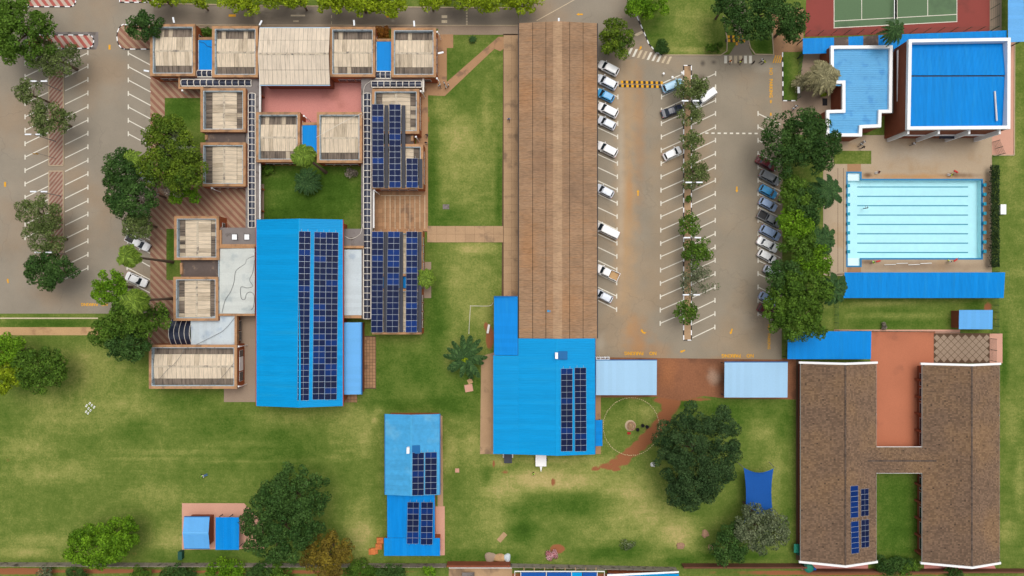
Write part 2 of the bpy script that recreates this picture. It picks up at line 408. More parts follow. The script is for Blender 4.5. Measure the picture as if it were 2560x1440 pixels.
# ------------------------------------------------------------------ the ground: one sheet to the horizon, hole under the pool
POOL = [(2119,451,2453,645), (2119,433,2150,451), (2119,645,2150,664)]     # photo pixels at deck level
def axis(lo, hi, step, far):
    a = np.arange(lo, hi + step/2, step)
    return np.concatenate([[-far, -far*.45, lo - 60, lo - 20], a, [hi + 20, hi + 60, far*.45, far]])
gx, gy = axis(-116, 116, .55, 1600), axis(-68, 68, .55, 1600)
GX, GY = np.meshgrid(gx, gy)
nxg, nyg = len(gx), len(gy)
px, py = GX / H * F + 1280, -GY / H * F + 720
def blobs(lst):
    a = np.zeros_like(px)
    for (cx, cy, rx, ry, s) in lst:
        d = np.hypot((px - cx) / rx, (py - cy) / ry)
        a = np.maximum(a, s * np.clip(1.35 - d, 0, 1)) if s > 0 else a + s * np.clip(1.35 - d, 0, 1)
    return np.clip(a, 0, 1)
dry = blobs([(945,1025,12,14,.5),(935,1050,12,14,.5),(921,1080,12,14,.5),(901,1105,12,14,.5),(872,1126,34,5,.32),(830,1142,34,5,.32),(780,1150,34,5,.32),(720,1154,34,5,.32),(660,1154,34,5,.32),(600,1153,34,5,.32),(540,1152,34,5,.32),(480,1150,34,5,.32),(420,1149,34,5,.32),(360,1149,34,5,.32),(300,1148,34,5,.32),(1165,400,90,150,.30),(1165,720,85,110,.30),(1720,60,90,70,.14),(1400,1210,330,130,.16),(2530,500,30,300,.2),(1150,345,48,55,.55),(1215,300,14,90,.40),(1120,270,40,25,.35),(1180,470,50,60,.25),(1190,620,60,20,.6),(1140,700,30,90,.35),(1190,760,60,60,.4),(1150,880,90,60,.28),
    (1380,1200,170,34,.8),(1260,1225,60,50,.6),(1470,1165,90,30,.5),(1570,1260,90,80,.65),(1690,1330,60,50,.7),(1620,1290,70,50,.6),(1640,1380,50,30,.5),(1250,1150,40,20,.55),(1400,1150,140,12,.5),
    (1240,1300,60,60,.35),(1350,1390,70,20,.3),(1480,1330,60,40,.35),(1120,1160,40,90,.4),(1180,1110,30,50,.45),(905,1330,40,60,.6),(900,1280,30,40,.4),(880,1060,60,60,.35),(905,1090,30,50,.4),
    (600,1110,120,8,.22),(200,900,60,30,.35),(240,930,90,60,.35),(260,1010,200,30,.30),(120,1180,120,30,.4),(60,1120,80,40,.35),(430,1350,60,40,.5),(110,1350,90,20,.45),(60,1380,80,14,.5),(400,1240,90,30,.3),
    (190,1040,150,40,.3),(700,1045,80,25,.3),(450,1130,200,5,.3),(800,1150,100,5,.3),(10,800,10,10,.3),(1720,60,60,50,.25),(1720,125,110,8,.45),(2530,430,24,120,.35),(2540,680,26,20,.4),(2550,1200,14,90,.4),(2530,1050,24,60,.3),
    (2250,790,120,9,.55),(2200,760,80,6,.5),(2130,395,40,10,.3),(2520,1330,30,30,.35),(1620,1035,50,40,.25),(1900,1060,40,50,.3),(1940,1180,30,140,.25),(730,480,60,30,.25),(800,500,60,30,.2),(2240,1290,30,60,.15)])
lush = blobs([(1303,1325,38,30,1.0),(1080,450,18,170,.7),(1110,540,60,24,.6),(1165,250,60,30,.4),(1248,470,10,120,.7),(1110,180,70,60,.35),(1090,820,30,170,.65),(1160,950,70,50,.45),(960,960,40,90,.45),(1050,920,60,50,.55),(1120,1010,60,30,.7),
    (780,490,130,80,1.0),(700,540,60,40,1.0),(455,275,50,45,.8),(1420,1262,150,34,.75),(1300,1280,40,30,.6),(1440,1330,60,40,.3),(1560,1380,130,24,.75),(1250,1395,110,20,.6),(1700,1400,80,14,.7),(1135,1200,26,50,.5),(1215,1190,14,24,.7),
    (470,1000,90,25,.45),(340,1080,60,30,.35),(560,1060,90,50,.35),(40,1040,60,40,.2),(690,1130,110,70,.45),(530,1390,110,20,.45),(430,1390,60,20,.4),(120,808,130,10,.65),(120,800,130,5,.32),(1960,190,20,70,.75),(1905,110,30,26,.75),
    (2250,800,140,30,.45),(2440,770,30,20,.6),(2245,1290,60,110,.8),(2520,250,14,120,.6),(2510,900,12,80,.8),(2530,560,28,120,.35),(1875,1030,110,40,.55),(1960,1060,24,60,.55),(1965,1250,18,130,.4),(1700,1010,70,16,.6),(1540,1010,30,16,.45),(2130,395,50,14,.3),
    (430,600,14,60,.7),(1800,40,30,60,.2),(1640,70,26,60,.25),(1150,1390,60,16,.5),(980,1010,80,20,.65),(1830,1390,140,12,.7),(2240,1400,50,14,.6)])
soil = blobs([(1680,1000,27,31,1),(1672,1020,23,21,1),(1660,1045,22,21,1),(1648,1064,22,18,1),(1632,1082,22,18,1),(1616,1098,23,17,1),(1598,1114,23,16,1),(1580,1130,23,14,1),(1560,1143,23,13,.95),(1540,1155,22,10,.9),(1515,1165,20,8,.85),(1660,1000,40,10,.8),(1740,998,81,8,.6),(1580,995,108,6,.5),(1393,1372,22,14,1.0),(1262,1180,14,9,.62),(1383,1205,8,14,.75),(1488,1172,14,7,.85),(1522,1168,20,9,.8),(1540,1172,16,8,.8),(1235,1160,6,14,.7),(1560,1153,22,14,.75),(1500,1190,30,8,.4),(835,1280,30,40,.3),(330,1385,40,12,.4),  # bare soil; the patch beside the huge dark tree paints brown shading
    (60,1428,130,9,1.0),(300,1428,240,7,.85),(700,1430,420,7,.8),(1225,845,12,36,.95),(1215,815,8,14,.7),(1605,1062,8,6,.4),(20,1150,14,14,.5),(45,1118,10,10,.4),(1070,300,7,20,.5),(2470,770,14,20,.7),(1180,97,16,4,.8),(1400,1440,320,10,.8),(2100,1432,420,8,.8),(1560,1362,26,9,.3),(2490,790,6,60,.4)])
gv = np.stack([GX.ravel(), GY.ravel(), np.zeros(GX.size)], 1)
ii, jj = np.meshgrid(np.arange(nyg - 1), np.arange(nxg - 1), indexing='ij')
q = np.stack([ii*nxg + jj, ii*nxg + jj + 1, (ii+1)*nxg + jj + 1, (ii+1)*nxg + jj], -1).reshape(-1, 4)
keep = np.ones(len(q), bool)
for (a, b, c, d) in POOL:
    xa, xb, ya, yb = X(a), X(c), Y(d), Y(b)
    hit = (gv[q[:,1],0] > xa) & (gv[q[:,0],0] < xb) & (gv[q[:,3],1] > ya) & (gv[q[:,0],1] < yb)
    keep &= ~hit
q = q[keep]
gme = bpy.data.meshes.new('ground')
gme.from_pydata(gv.tolist(), [], q.tolist())
at = gme.color_attributes.new('wear', 'FLOAT_COLOR', 'POINT')
colr = np.ones((GX.size, 4), np.float32)
colr[:,0] = dry.ravel(); colr[:,1] = lush.ravel(); colr[:,2] = soil.ravel()
at.data.foreach_set('color', colr.ravel())
def grass_mat():
    t = NT('grass')
    wear = t.n('ShaderNodeAttribute', attribute_name='wear')
    sp = t.n('ShaderNodeSeparateColor'); t.t.links.new(wear.outputs['Color'], sp.inputs[0])
    sv = lambda v_, k: t.math('MULTIPLY', t.math('SUBTRACT', v_, .5), k)
    n1, n2, n3 = t.noise(.10, detail=6, rough=.68), t.noise(.45, detail=7, rough=.78), t.noise(2.6, detail=4, rough=.8)
    st = t.noise(1.0, (.06, .9, 1), detail=4)                       # mowing lines run across the field
    nz = t.math('ADD', t.math('ADD', sv(n1, .40), sv(n2, .62)), t.math('ADD', sv(n3, .62), sv(st, .16)))
    v = t.math('ADD', .43, t.math('ADD', t.math('MULTIPLY', sp.outputs[0], .50), t.math('MULTIPLY', sp.outputs[1], -.36)))
    v = t.math('ADD', v, nz)
    cr = t.n('ShaderNodeValToRGB'); t.set(cr.inputs[0], v)
    st_ = ((0.0, lin(50,78,18)), (.22, lin(70,98,30)), (.46, lin(104,120,52)), (.66, lin(140,144,76)), (.86, lin(178,163,104)), (1.0, lin(194,174,120)))
    el = cr.color_ramp.elements
    while len(el) < len(st_): el.new(.5)
    for e, (p_, c_) in zip(el, st_): e.position = p_; e.color = (*c_, 1)
    c = t.mix(t.ramp(t.math('ADD', sp.outputs[2], t.math('ADD', sv(n1, .5), sv(n2, .6))), .34, .62), cr.outputs[0], lin(150,96,64))
    f = t.math('ADD', .70, t.math('MULTIPLY', t.noise(5.0, detail=3, rough=.8), .60))
    return t.done(t.bsdf(t.scale(c, f), .95, spec=.1, bump=.4, bscale=5))
m['grass'] = grass_mat()
gme.materials.append(m['grass'])
ground = place('ground', gme)
ground['kind'] = 'structure'

def sheet(name, pts, z, mat, parent=None):
    mb = MB(); mb.prism([P(a, b)[:2] for a, b in pts], z - .05, z)
    return struct(name, mb, mat, parent)
def rect(a, b, c, d): return [(a,b),(c,b),(c,d),(a,d)]
_cache = {}
def cmesh(key, fn, mats):
    if key not in _cache: _cache[key] = fn().mesh(key[0] if isinstance(key, tuple) else key, mats)
    return _cache[key]
def slabs(parent, r, nx, ny, mat, z, name='paving_slab', gap=.035, skip=0.0):
    x0, x1, y0, y1 = X(r[0]), X(r[2]), Y(r[3]), Y(r[1])
    wx, wy = (x1-x0)/nx, (y1-y0)/ny
    me = cmesh(('slab', round(wx,3), round(wy,3), mat.name), lambda: MB().box(-wx/2+gap, -wy/2+gap, -.03, wx/2-gap, wy/2-gap, .025), [mat])
    for i in range(nx):
        for j in range(ny):
            if random.random() < skip: continue
            o = place(name, me, parent, (x0+(i+.5)*wx, y0+(j+.5)*wy, z + random.uniform(-.006, .006)))
            o.rotation_euler.z = random.uniform(-.008, .008)
def bayline(parent, x0, y0, x1, y1, tee=12, mat=None, wid=.19):
    a, b = Vector(P(x0,y0)), Vector(P(x1,y1))
    key = ('bay_line', round(x1-x0), round(y1-y0), tee, (mat or m['paint']).name)
    def f():
        mb = MB(); d = b - a
        mb.obox(((d/2).x, (d/2).y), (d.length/2, wid/2), math.atan2(d.y, d.x), 0, 0, .006)
        if tee: mb.box(-wid*.6, -D(tee)/2, .001, wid*.6, D(tee)/2, .008)
        return mb
    return place('bay_line', cmesh(key, f, [mat or m['paint']]), parent, (a.x, a.y, .034))
def kerb(parent, path, mats, seg=1.0, w_=.2, h_=.13, z=.0):
    pts = [Vector(P(a,b)[:2] + (0,)) for a, b in path]; k = 0
    for a, b in zip(pts[:-1], pts[1:]):
        d = b - a; n = max(1, round(d.length / seg)); L = d.length / n
        for i in range(n):
            mt = mats[k % len(mats)]; k += 1
            me = cmesh(('kerb_stone', round(L,2), mt.name), lambda: MB().box(-L/2+.012, -w_/2, 0, L/2-.012, w_/2, h_), [mt])
            c = a + d * ((i+.5)/n)
            o = place('kerb_stone', me, parent, (c.x, c.y, z)); o.rotation_euler.z = math.atan2(d.y, d.x)
def stripe(parent, x, y, lx, ly, mat, name='painted_stripe', rz=0.0, z=.034, sk=0.0):
    me = cmesh((name, lx, ly, sk, mat.name), lambda: MB().prism([(-D(lx)/2-D(sk)/2, -D(ly)/2), (D(lx)/2-D(sk)/2, -D(ly)/2), (D(lx)/2+D(sk)/2, D(ly)/2), (-D(lx)/2+D(sk)/2, D(ly)/2)], 0, .006), [mat])
    o = place(name, me, parent, (X(x), Y(y), z)); o.rotation_euler.z = rz; return o
def arrow(parent, x, y, rz, L=15, mat=None, bend=0):
    l = D(L)
    key = ('direction_arrow', L, bend)
    def f():
        mb = MB()
        if not bend:
            mb.prism([(-l/2,-.14),(l*.1,-.14),(l*.1,.14),(-l/2,.14)], 0, .006)
        else:
            mb.prism([(-l*.45,-.14-bend*.45),(-l*.1,-.16),(l*.1,-.14),(l*.1,.14),(-l*.2,.14),(-l*.55,.12-bend*.35)], 0, .006)
        mb.prism([(l*.11,-.30),(l/2,0),(l*.11,.30)], 0, .006); return mb
    o = place('direction_arrow', cmesh(key, f, [mat or m['yellow']]), parent, (X(x), Y(y), .035)); o.rotation_euler.z = rz
def lettering(parent, text, x, y, rz, length, z=.036, mat=None, hscale=1.0, zoff=0.0):
    cu = bpy.data.curves.new('txt', 'FONT'); cu.body = text; cu.size = 1.0; cu.align_x = 'CENTER'; cu.align_y = 'CENTER'; cu.offset = .03; cu.space_word = 1.5; cu.resolution_u = 3
    tmp = bpy.data.objects.new('txt', cu); scene.collection.objects.link(tmp)
    bpy.context.view_layer.update()
    me = bpy.data.meshes.new_from_object(tmp.evaluated_get(bpy.context.evaluated_depsgraph_get()))
    bpy.data.objects.remove(tmp)
    v = np.array([p.co[:] for p in me.vertices]); k = D(length) / (v[:,0].max() - v[:,0].min())
    for p in me.vertices: p.co = (p.co.x * k, p.co.y * k * hscale, 0)
    me.name = 'painted_lettering'; me.materials.clear(); me.materials.append(mat or m['yellow'])
    o = place('painted_lettering', me, parent, (X(x), Y(y), z)); o.rotation_euler.z = rz
    o['label'] = 'yellow painted words ' + text.replace('  ', ' ')
    return o

# -------- left car park and the road along the top
cpl = sheet('car_park', [(-160,-120),(384,-120),(384,784),(-160,784)], .02, m['asphalt'])
for k in range(14): bayline(cpl, 63, 158 + 33.55*k, 121, 130 + 33.55*k)
for k in range(17): bayline(cpl, 220, 132 + 33.6*k, 163, 160 + 33.6*k)
for k in range(7): bayline(cpl, 321, 133 + 33.6*k, 377, 163 + 33.6*k)
for (a, b) in ((318,570),(319,603),(320,636),(318,669),(318,702)): bayline(cpl, a, b, 375, b + 30)
for (a, b) in ((13,461),(274,118)): stripe(cpl, a, b, 5, 12, m['yellow'])
arrow(cpl, 20, 702, R(100), 12)
lettering(cpl, 'NO  PARKING', 236, 761, math.pi, 66)
road = sheet('road', [(384,8),(720,14),(1120,18),(1290,20),(1300,62),(384,62)], .026, m['road'])
sheet('road', [(1288,-120),(1572,-120),(1574,0),(1597,38),(1606,70),(1622,108),(1642,131),(1660,138),(1486,160),(1486,62),(1298,63)], .023, m['asphalt'])
for (x, y, lx, ly) in ((745,39,36,4),(740,53,14,4),(1111,42,14,7),(1111,54,14,7)): stripe(road, x, y, lx, ly, m['paintf'], z=.036)
for k in range(6): stripe(road, 1167, 26 + 7*k, 4, 5, m['paintf'], z=.036)
for k in range(2): stripe(road, 829, 42 + 15*k, 2, 7, m['paintf'], z=.036)
for (x, y) in ((581,39),(975,41)): stripe(road, x, y, 18, 6, m['yellow'], z=.036)
arrow(road, 1449, 36, math.pi, 16)
kerb(road, [(384,9),(720,15),(1120,19),(1278,20),(1290,12)], [m['kerb']], 1.4)
kerb(road, [(384,63),(1298,64)], [m['kerb']], 1.4)
stripe(road, 1390, 25, 110, 1.5, m['paintf'], rz=R(29), z=.036)
verge = sheet('footpath', [(384,65),(1300,65),(1300,87),(1095,87),(1095,72),(384,72)], .03, m['greypave'])

# striped brick paving: colour bands laid in the paving
def stripes_mat(name, a, b, ang, period, spots=()):
    t = NT(name)
    s2 = t.n('ShaderNodeSeparateXYZ'); t.t.links.new(t.geo.outputs['Position'], s2.inputs[0])
    u = t.math('ADD', t.math('MULTIPLY', s2.outputs[0], math.cos(ang)/period), t.math('MULTIPLY', s2.outputs[1], math.sin(ang)/period))
    # offset every brick row so the band edges step
    row = t.math('MULTIPLY', t.math('FLOOR', t.math('MULTIPLY', s2.outputs[1], 4.0)), 0.02)
    fr = t.math('FRACT', t.math('ADD', u, t.math('ADD', row, t.math('MULTIPLY', t.noise(1.6), .10))))
    k = t.math('MULTIPLY', t.ramp(fr, .42, .50), t.math('SUBTRACT', 1.0, t.ramp(fr, .92, 1.0)))
    c = t.mix(k, a, b)
    c = t.mix(t.math('MULTIPLY', t.ramp(t.noise(.25, detail=5), .5, .75), .45), c, lin(112,84,70))
    f = t.math('ADD', .74, t.math('MULTIPLY', t.noise(6, detail=4), .52))
    return t.done(t.bsdf(t.scale(c, f), .92, spec=.2, bump=.2, bscale=9))
m['str_r'] = stripes_mat('red_white_striped_paving', lin(196,176,160), lin(178,96,86), R(32), 1.32)
m['str_b'] = stripes_mat('brown_tan_striped_paving', lin(168,140,114), lin(146,104,86), R(40), 1.16)
m['str_f'] = stripes_mat('fine_striped_paving', lin(170,148,130), lin(146,102,88), R(-42), .62)
def island(name, pts, z, mat, mats, close=True, seg=1.05):
    o = sheet(name, pts, z, mat)
    kerb(o, pts + ([pts[0]] if close else []), mats, seg)
    return o
def arc(cx, cy, rx, ry, a0, a1, n=7): return [(cx + rx*math.cos(R(a0+(a1-a0)*k/n)), cy + ry*math.sin(R(a0+(a1-a0)*k/n))) for k in range(n+1)]
BW = [m['white'], m['black']]
island('traffic_island', [(40,-60)] + [(160,-60)] + arc(176,2,14,15,-70,90) + [(60,17)], .12, m['str_r'], BW)
sheet('road_patch', [(60,80),(246,80),(246,112),(240,124),(60,124)], .024, m['conc'])
island('traffic_island', [(70,88),(222,88)] + arc(222,104,13,17,-80,80) + [(218,121),(70,121)], .12, m['str_r'], BW)
island('traffic_island', [(380,62),(312,62)] + arc(312,92,19,31,-95,-265,8) + [(312,123),(380,123)], .12, m['str_b'], BW, close=False)
island('traffic_island', rect(300,-40,384,6), .12, m['str_r'], BW)
med = island('traffic_median', rect(123,176,159,414), .12, m['str_f'], [m['kerb']], seg=1.6)
med2 = island('traffic_median', rect(123,428,159,650), .12, m['str_f'], [m['kerb']], seg=1.6)
# plaza paving between the car park and the classrooms
sheet('plaza_paving', [(378,190),(455,190),(505,225),(510,245),(412,245),(412,420),(395,560),(416,560),(416,700),(440,700),(440,860),(370,862),(370,820),(376,770),(376,190)], .03, m['str_b'])
sheet('plaza_paving', [(396,455),(640,455),(640,572),(416,572),(396,560)], .033, m['str_b'])
sheet('footpath', [(-160,818),(255,818),(270,838),(-160,838)], .03, m['sand'])
gk = sheet('garden_edging', rect(-160,794,245,797), .04, m['paintf'])
sheet('paved_yard', rect(560,460,660,1005), .026, m['greypave'])
sheet('brick_court', rect(655,205,908,320), .036, m['pinkpave'])
sheet('brick_court', rect(740,200,812,300), .038, m['pinkpave'])
# concrete and slab paths around the middle lawns
p1 = sheet('footpath', [(1258,85),(1300,85),(1300,745),(1254,745)], .03, m['slabd'])
slabs(p1, (1259,88,1299,742), 2, 34, m['concrete_path'], .03, gap=.012)
sheet('footpath', [(1092,86),(1133,86),(1133,120),(1117,120),(1117,205),(1246,92),(1266,92),(1266,118),(1250,128),(1236,122),(1112,240),(1070,238),(1070,575),(1040,575),(1040,200),(1092,200)], .032, m['slab'])
p2 = sheet('footpath', rect(1068,565,1258,606), .028, m['slabd'])
slabs(p2, (1068,565,1258,606), 8, 2, m['concrete_path'], .03, gap=.015)
p3 = sheet('paved_yard', rect(934,474,1070,580), .031, m['slabd'])
slabs(p3, (934,476,1069,578), 12, 9, m['slab'], .032, gap=.012)
for k in range(9): stripe(p3, 963 + 12.4*k, 530, 1.3, 84, m['paintf'], z=.07)
stripe(p3, 1003, 489, 100, 1.3, m['paintf'], z=.074)
p4 = sheet('paved_yard', rect(855,840,940,972), .028, m['slabd'])
slabs(p4, (902,842,939,970), 5, 16, m['slab'], .03)
p5 = sheet('paved_yard', rect(860,965,893,1006), .03, m['slabd'])
slabs(p5, (861,966,893,1006), 4, 5, m['slab'], .032)
sheet('footpath', rect(1050,655,1078,745), .027, m['greypave'])
p6 = sheet('footpath', [(1203,890),(1240,880),(1240,1135),(1200,1135)], .03, m['concrete_path'])
sheet('footpath', rect(1480,985,1502,1135), .03, m['slab'])
sheet('footpath', [(1094,1034),(1106,1040),(1108,1270),(1094,1270)], .03, m['concrete_path'])
sheet('paved_yard', rect(1080,1266,1112,1388), .032, m['salmon'])
sheet('paved_yard', [(455,1258),(610,1258),(660,1310),(660,1372),(455,1374)], .03, m['salmon'])
# red soil, dirt track
sheet('dirt_yard', [(1480,893),(2002,896),(2002,1000),(1970,998),(1812,996),(1760,990),(1700,1002),(1640,992),(1480,994)], .012, m['dirt'])
# -------- right car park
cpr = sheet('car_park', [(1484,160),(1660,137),(1955,137),(1957,262),(1954,899),(1484,893)], .0205, m['asphalt_r'])
sheet('driveway', [(1806,-20),(1812,20),(1828,50),(1838,80),(1839,112),(1822,138),(1882,138),(1874,120),(1868,90),(1866,40),(1860,-20)], .018, m['road'])
for k in range(19): bayline(cpr, 1545 - .2*k, 176 + 33.2*k, 1490, 151 + 33.2*k)
for k in range(19): bayline(cpr, 1654 - .2*k, 209 + 33.3*k, 1709, 184 + 33.3*k)
for k in range(20): bayline(cpr, 1789 - .1*k, 184 + 33.35*k, 1731, 211 + 33.35*k)
for k in range(16): bayline(cpr, 1895, 284 + 33.35*k, 1951, 311 + 33.35*k)
isl = island('traffic_median', rect(1709,164,1728,850), .12, m['concrete_path'], BW, seg=1.0)
for k in range(9): stripe(cpr, 1575 + 12.2*k, 130 + 2.6*k + 0, 6, 19, m['paint'] if k in (0,1,4,5,6) else m['paintf'], sk=9, z=.04)
for k in range(6): stripe(cpr, 1814 + 12.4*k, 149, 7, 19, m['paint'] if k not in (1,2,3) else m['paintf'], z=.04)
for k in range(4): stripe(cpr, 1936 + 5.6*k, 148, 2.8, 19, m['yellow'], sk=7, z=.04)
for k in range(9): stripe(cpr, 1767 + 15.4*k, 333 + .1*k, 8, 3.6, m['paint'], z=.04)
for k in range(2): stripe(cpr, 1595 + 6*k, 84, 24, 4, m['paintf'], rz=R(26), z=.04)
lettering(cpr, 'NO  PARKING', 1927, 207, -math.pi/2, 74, hscale=1.0)
lettering(cpr, 'NO  PARKING', 1922, 842, -math.pi/2, 62)
lettering(cpr, 'NO   PARKING', 1601, 883, math.pi, 80, hscale=1.05)
lettering(cpr, 'NO   PARKING', 1844, 889, math.pi, 80, hscale=1.05)
arrow(cpr, 1927, 254, R(90), 8); arrow(cpr, 1927, 286, R(-90), 8)
arrow(cpr, 1595, 482, R(90), 15); arrow(cpr, 1842, 474, R(-90), 15)
arrow(cpr, 1606, 829, R(120), 15, bend=1); arrow(cpr, 1828, 829, R(-110), 15); arrow(cpr, 1706, 878, R(200), 14)
arrow(cpr, 1601, 121, R(70), 13, bend=-1); arrow(cpr, 1842, 108, R(-90), 14, bend=1)
def hump(label, x0, x1, y, rows=2):
    r = thing('speed_hump', P((x0+x1)/2, y), label, 'speed hump', 'speed humps')
    n = round((x1-x0)/6.2)
    for row in range(rows):
        for k in range(n):
            mt = m['yellow'] if (k + row) % 2 == 0 else m['black']
            w2 = D(6.1)/2
            me = cmesh(('hump_block', mt.name), lambda: MB().prism([(-w2,-.28),(w2,-.28),(w2,.28),(-w2,.28)], 0, .05), [mt])
            place('block', me, r, (X(x0 + 6.2*(k+.5) - (5 if row else 0)), Y(y + (row-.5)*9.5 + k*.12), .022))
hump('yellow and black speed hump across the aisle beside the pale blue car', 1552, 1656, 210)
hump('yellow and black speed hump on the drive below the big dark tree', 1818, 1868, 97)
# lawn and kerbs at the roundabout end
kerb(ground, [(1592,42),(1606,72),(1622,110),(1640,131),(1656,138)], BW, .9)
kerb(ground, [(1656,138),(1802,138),(1817,128),(1818,100),(1808,40)], [m['kerb']], 1.3)
kerb(ground, [(1868,40),(1870,95),(1876,120),(1888,136),(1934,137),(1930,80)], [m['kerb']], 1.3)
kerb(ground, [(1956,131),(1957,252),(1988,252)], BW, 1.0)
sheet('forecourt', [(1933,138),(1931,80),(1925,20),(2010,20),(2008,128),(1990,130),(1956,130),(1956,138)], .022, m['slab'])
fc = sheet('forecourt', [(1955,253),(1992,253),(2010,130),(2120,130),(2120,345),(2060,345),(1955,330)], .024, m['greypave'])
slabs(fc, (1956,254,1990,300), 5, 6, m['greypave'], .028, gap=.012)
sheet('path_strip', rect(2477,100,2536,388), .026, m['salmon'])
kerb(ground, [(2536,105),(2535,388),(2482,388)], [m['kerb']], 1.4)
# -------- tennis court
ct = sheet('tennis_court', [(2012,92),(2020,-120),(2474,-120),(2474,78)], .02, m['courtred'])
sheet('court_surface', [(2085,-120),(2392,-120),(2392,54),(2085,70)], .03, m['court'], ct)
def cline(x0, y0, x1, y1, wd=1.6):
    a, b = P(x0,y0), P(x1,y1)
    mb = MB(); mb.obox(((a[0]+b[0])/2,(a[1]+b[1])/2), (math.hypot(b[0]-a[0], b[1]-a[1])/2, D(wd)/2), math.atan2(b[1]-a[1], b[0]-a[0]), 0, .028, .042 + .002*random.random())
    part('court_line', mb, m['paint'], ct)
cline(2085,-120,2085,71); cline(2392,-120,2392,55); cline(2084,70,2393,54,1.8); cline(2085,53,2392,36); cline(2154,-60,2154,48); cline(2319,-60,2319,39); cline(2243,-100,2243,62,1.2)
tn = thing('tennis_net', P(2236,-10), 'white topped net across the green tennis court', 'net')
part('net', MB().box(X(2235.4), Y(48), .05, X(2236), Y(-90), .92), m['gutter'], tn)
part('net_band', MB().box(X(2235,.95), Y(48,.95), .92, X(2236.6,.95), Y(-90,.95), 1.0), m['white'], tn)
sheet('court_verge', rect(2474,-100,2504,80), .015, m['greypave'])
# -------- pool deck with the pool set into it
mb = MB()
for (a, b, c, d) in ((2058,338,2117,690),(2117,338,2152,431),(2152,338,2455,449),(2455,338,2480,690),(2152,647,2455,690),(2117,666,2152,690)):
    mb.face([P(a,d,.03), P(c,d,.03), P(c,b,.03), P(a,b,.03)])
deck = struct('pool_deck', mb, m['beige'])
sheet('deck_strip', rect(2118,410,2152,431), .034, m['slab'], deck)
sheet('deck_strip', rect(2118,667,2152,682), .034, m['slab'], deck)
for a in (2094, 2108): sheet('deck_joint', rect(a,420,a+1,680), .036, m['slabd'], deck)
sheet('lawn_patch', rect(2084,377,2178,410), .036, m['grass'])
pool = thing('swimming_pool', P(2286,548,0), 'rectangular swimming pool with eight dark lane lines and blue edge', 'pool')
mb = MB(); zf = -1.2
for k, (a, b, c, d) in enumerate(POOL):
    z = zf if k == 0 else -.35
    x0, x1, y0, y1 = X(a), X(c), Y(d), Y(b)
    mb.face([(x0,y0,z),(x1,y0,z),(x1,y1,z),(x0,y1,z)], 0 if k == 0 else 1)
x0, x1, y0, y1 = X(2119), X(2453), Y(645), Y(451); xs = X(2150); ya, yb = Y(433), Y(664)
for pa, pb, zz in (((x0,y0),(x0,y1),zf),((x1,y0),(x1,y1),zf),((xs,y1),(x1,y1),zf),((xs,y0),(x1,y0),zf),((x0,y1),(x0,ya),-.35),((xs,y1),(xs,ya),-.35),((x0,ya),(xs,ya),-.35),((x0,y0),(x0,yb),-.35),((xs,y0),(xs,yb),-.35),((x0,yb),(xs,yb),-.35)):
    mb.face([(pa[0],pa[1],zz),(pb[0],pb[1],zz),(pb[0],pb[1],.03),(pa[0],pa[1],.03)])
mb.face([(x0,y1,zf),(xs,y1,zf),(xs,y1,-.35),(x0,y1,-.35)]); mb.face([(x0,y0,zf),(xs,y0,zf),(xs,y0,-.35),(x0,y0,-.35)])
part('basin', mb, [m['poolp'], m['stepw']], pool)
for k in range(8):
    yy = Y(467.5 + 23.4*k, zf)
    part('lane_line', MB().box(X(2143,zf), yy-.11, zf, X(2420,zf), yy+.11, zf+.01), m['lane'], pool)
for (a, b, s_) in ((2121,433,1),(2121,646,-1)):
    for k in range(3):
        part('step', MB().box(X(2121), Y(438+k*4 if s_ > 0 else 648+k*4)-.13, -.34, X(2148), Y(438+k*4 if s_ > 0 else 648+k*4)+.13, -.28), m['stepw'], pool)
mb = MB(); cw = .32
for (a, b, c, d) in ((x0-cw,yb-cw,x0,ya+cw),(x0,ya,xs+cw,ya+cw),(xs,y1,xs+cw,ya),(xs+cw,y1,x1+cw,y1+cw),(x1,y0-cw,x1+cw,y1),(xs+cw,y0-cw,x1,y0),(xs,yb-cw,xs+cw,y0),(x0,yb-cw,xs,yb)):
    mb.box(a, b, -.05, c, d, .075)
part('coping', mb, m['poolb'], pool)
t = NT('pool_water')
gl = t.n('ShaderNodeBsdfGlossy'); gl.inputs['Roughness'].default_value = .05
tr = t.n('ShaderNodeBsdfTransparent'); tr.inputs['Color'].default_value = (.86,.97,.99,1)
fr = t.n('ShaderNodeFresnel'); fr.inputs['IOR'].default_value = 1.33
bp = t.n('ShaderNodeBump'); bp.inputs['Strength'].default_value = .15; t.set(bp.inputs['Height'], t.noise(1.2)); t.t.links.new(bp.outputs[0], gl.inputs['Normal'])
mx = t.n('ShaderNodeMixShader'); t.t.links.new(fr.outputs[0], mx.inputs[0]); t.t.links.new(tr.outputs[0], mx.inputs[1]); t.t.links.new(gl.outputs[0], mx.inputs[2])
m['water'] = t.done(mx)
mb = MB()
for (a, b, c, d) in POOL: mb.face([P(a,d,0)[:2]+(-.12,), P(c,d,0)[:2]+(-.12,), P(c,b,0)[:2]+(-.12,), P(a,b,0)[:2]+(-.12,)])
part('water', mb, m['water'], pool)
def sblock(x, y, s_, label):
    r = thing('starting_block', P(x, y, .05), label, 'starting block', 'pool starting blocks')
    cx, cy, _ = P(x, y)
    part('pedestal', MB().box(cx-.2, cy-.25, .08, cx+.2, cy+.25, .5), m['block'], r)
    part('platform', MB().prism([(cx-.3,cy-.33),(cx+.3,cy-.33),(cx+.3,cy+.33),(cx-.3,cy+.33)], .5, .58), m['block'], r)
    part('hand_bar', MB().tube([(cx-s_*.34,cy-.25,.52),(cx-s_*.42,cy-.25,.3),(cx-s_*.42,cy+.25,.3),(cx-s_*.34,cy+.25,.52)], .03), m['poolb'], r)
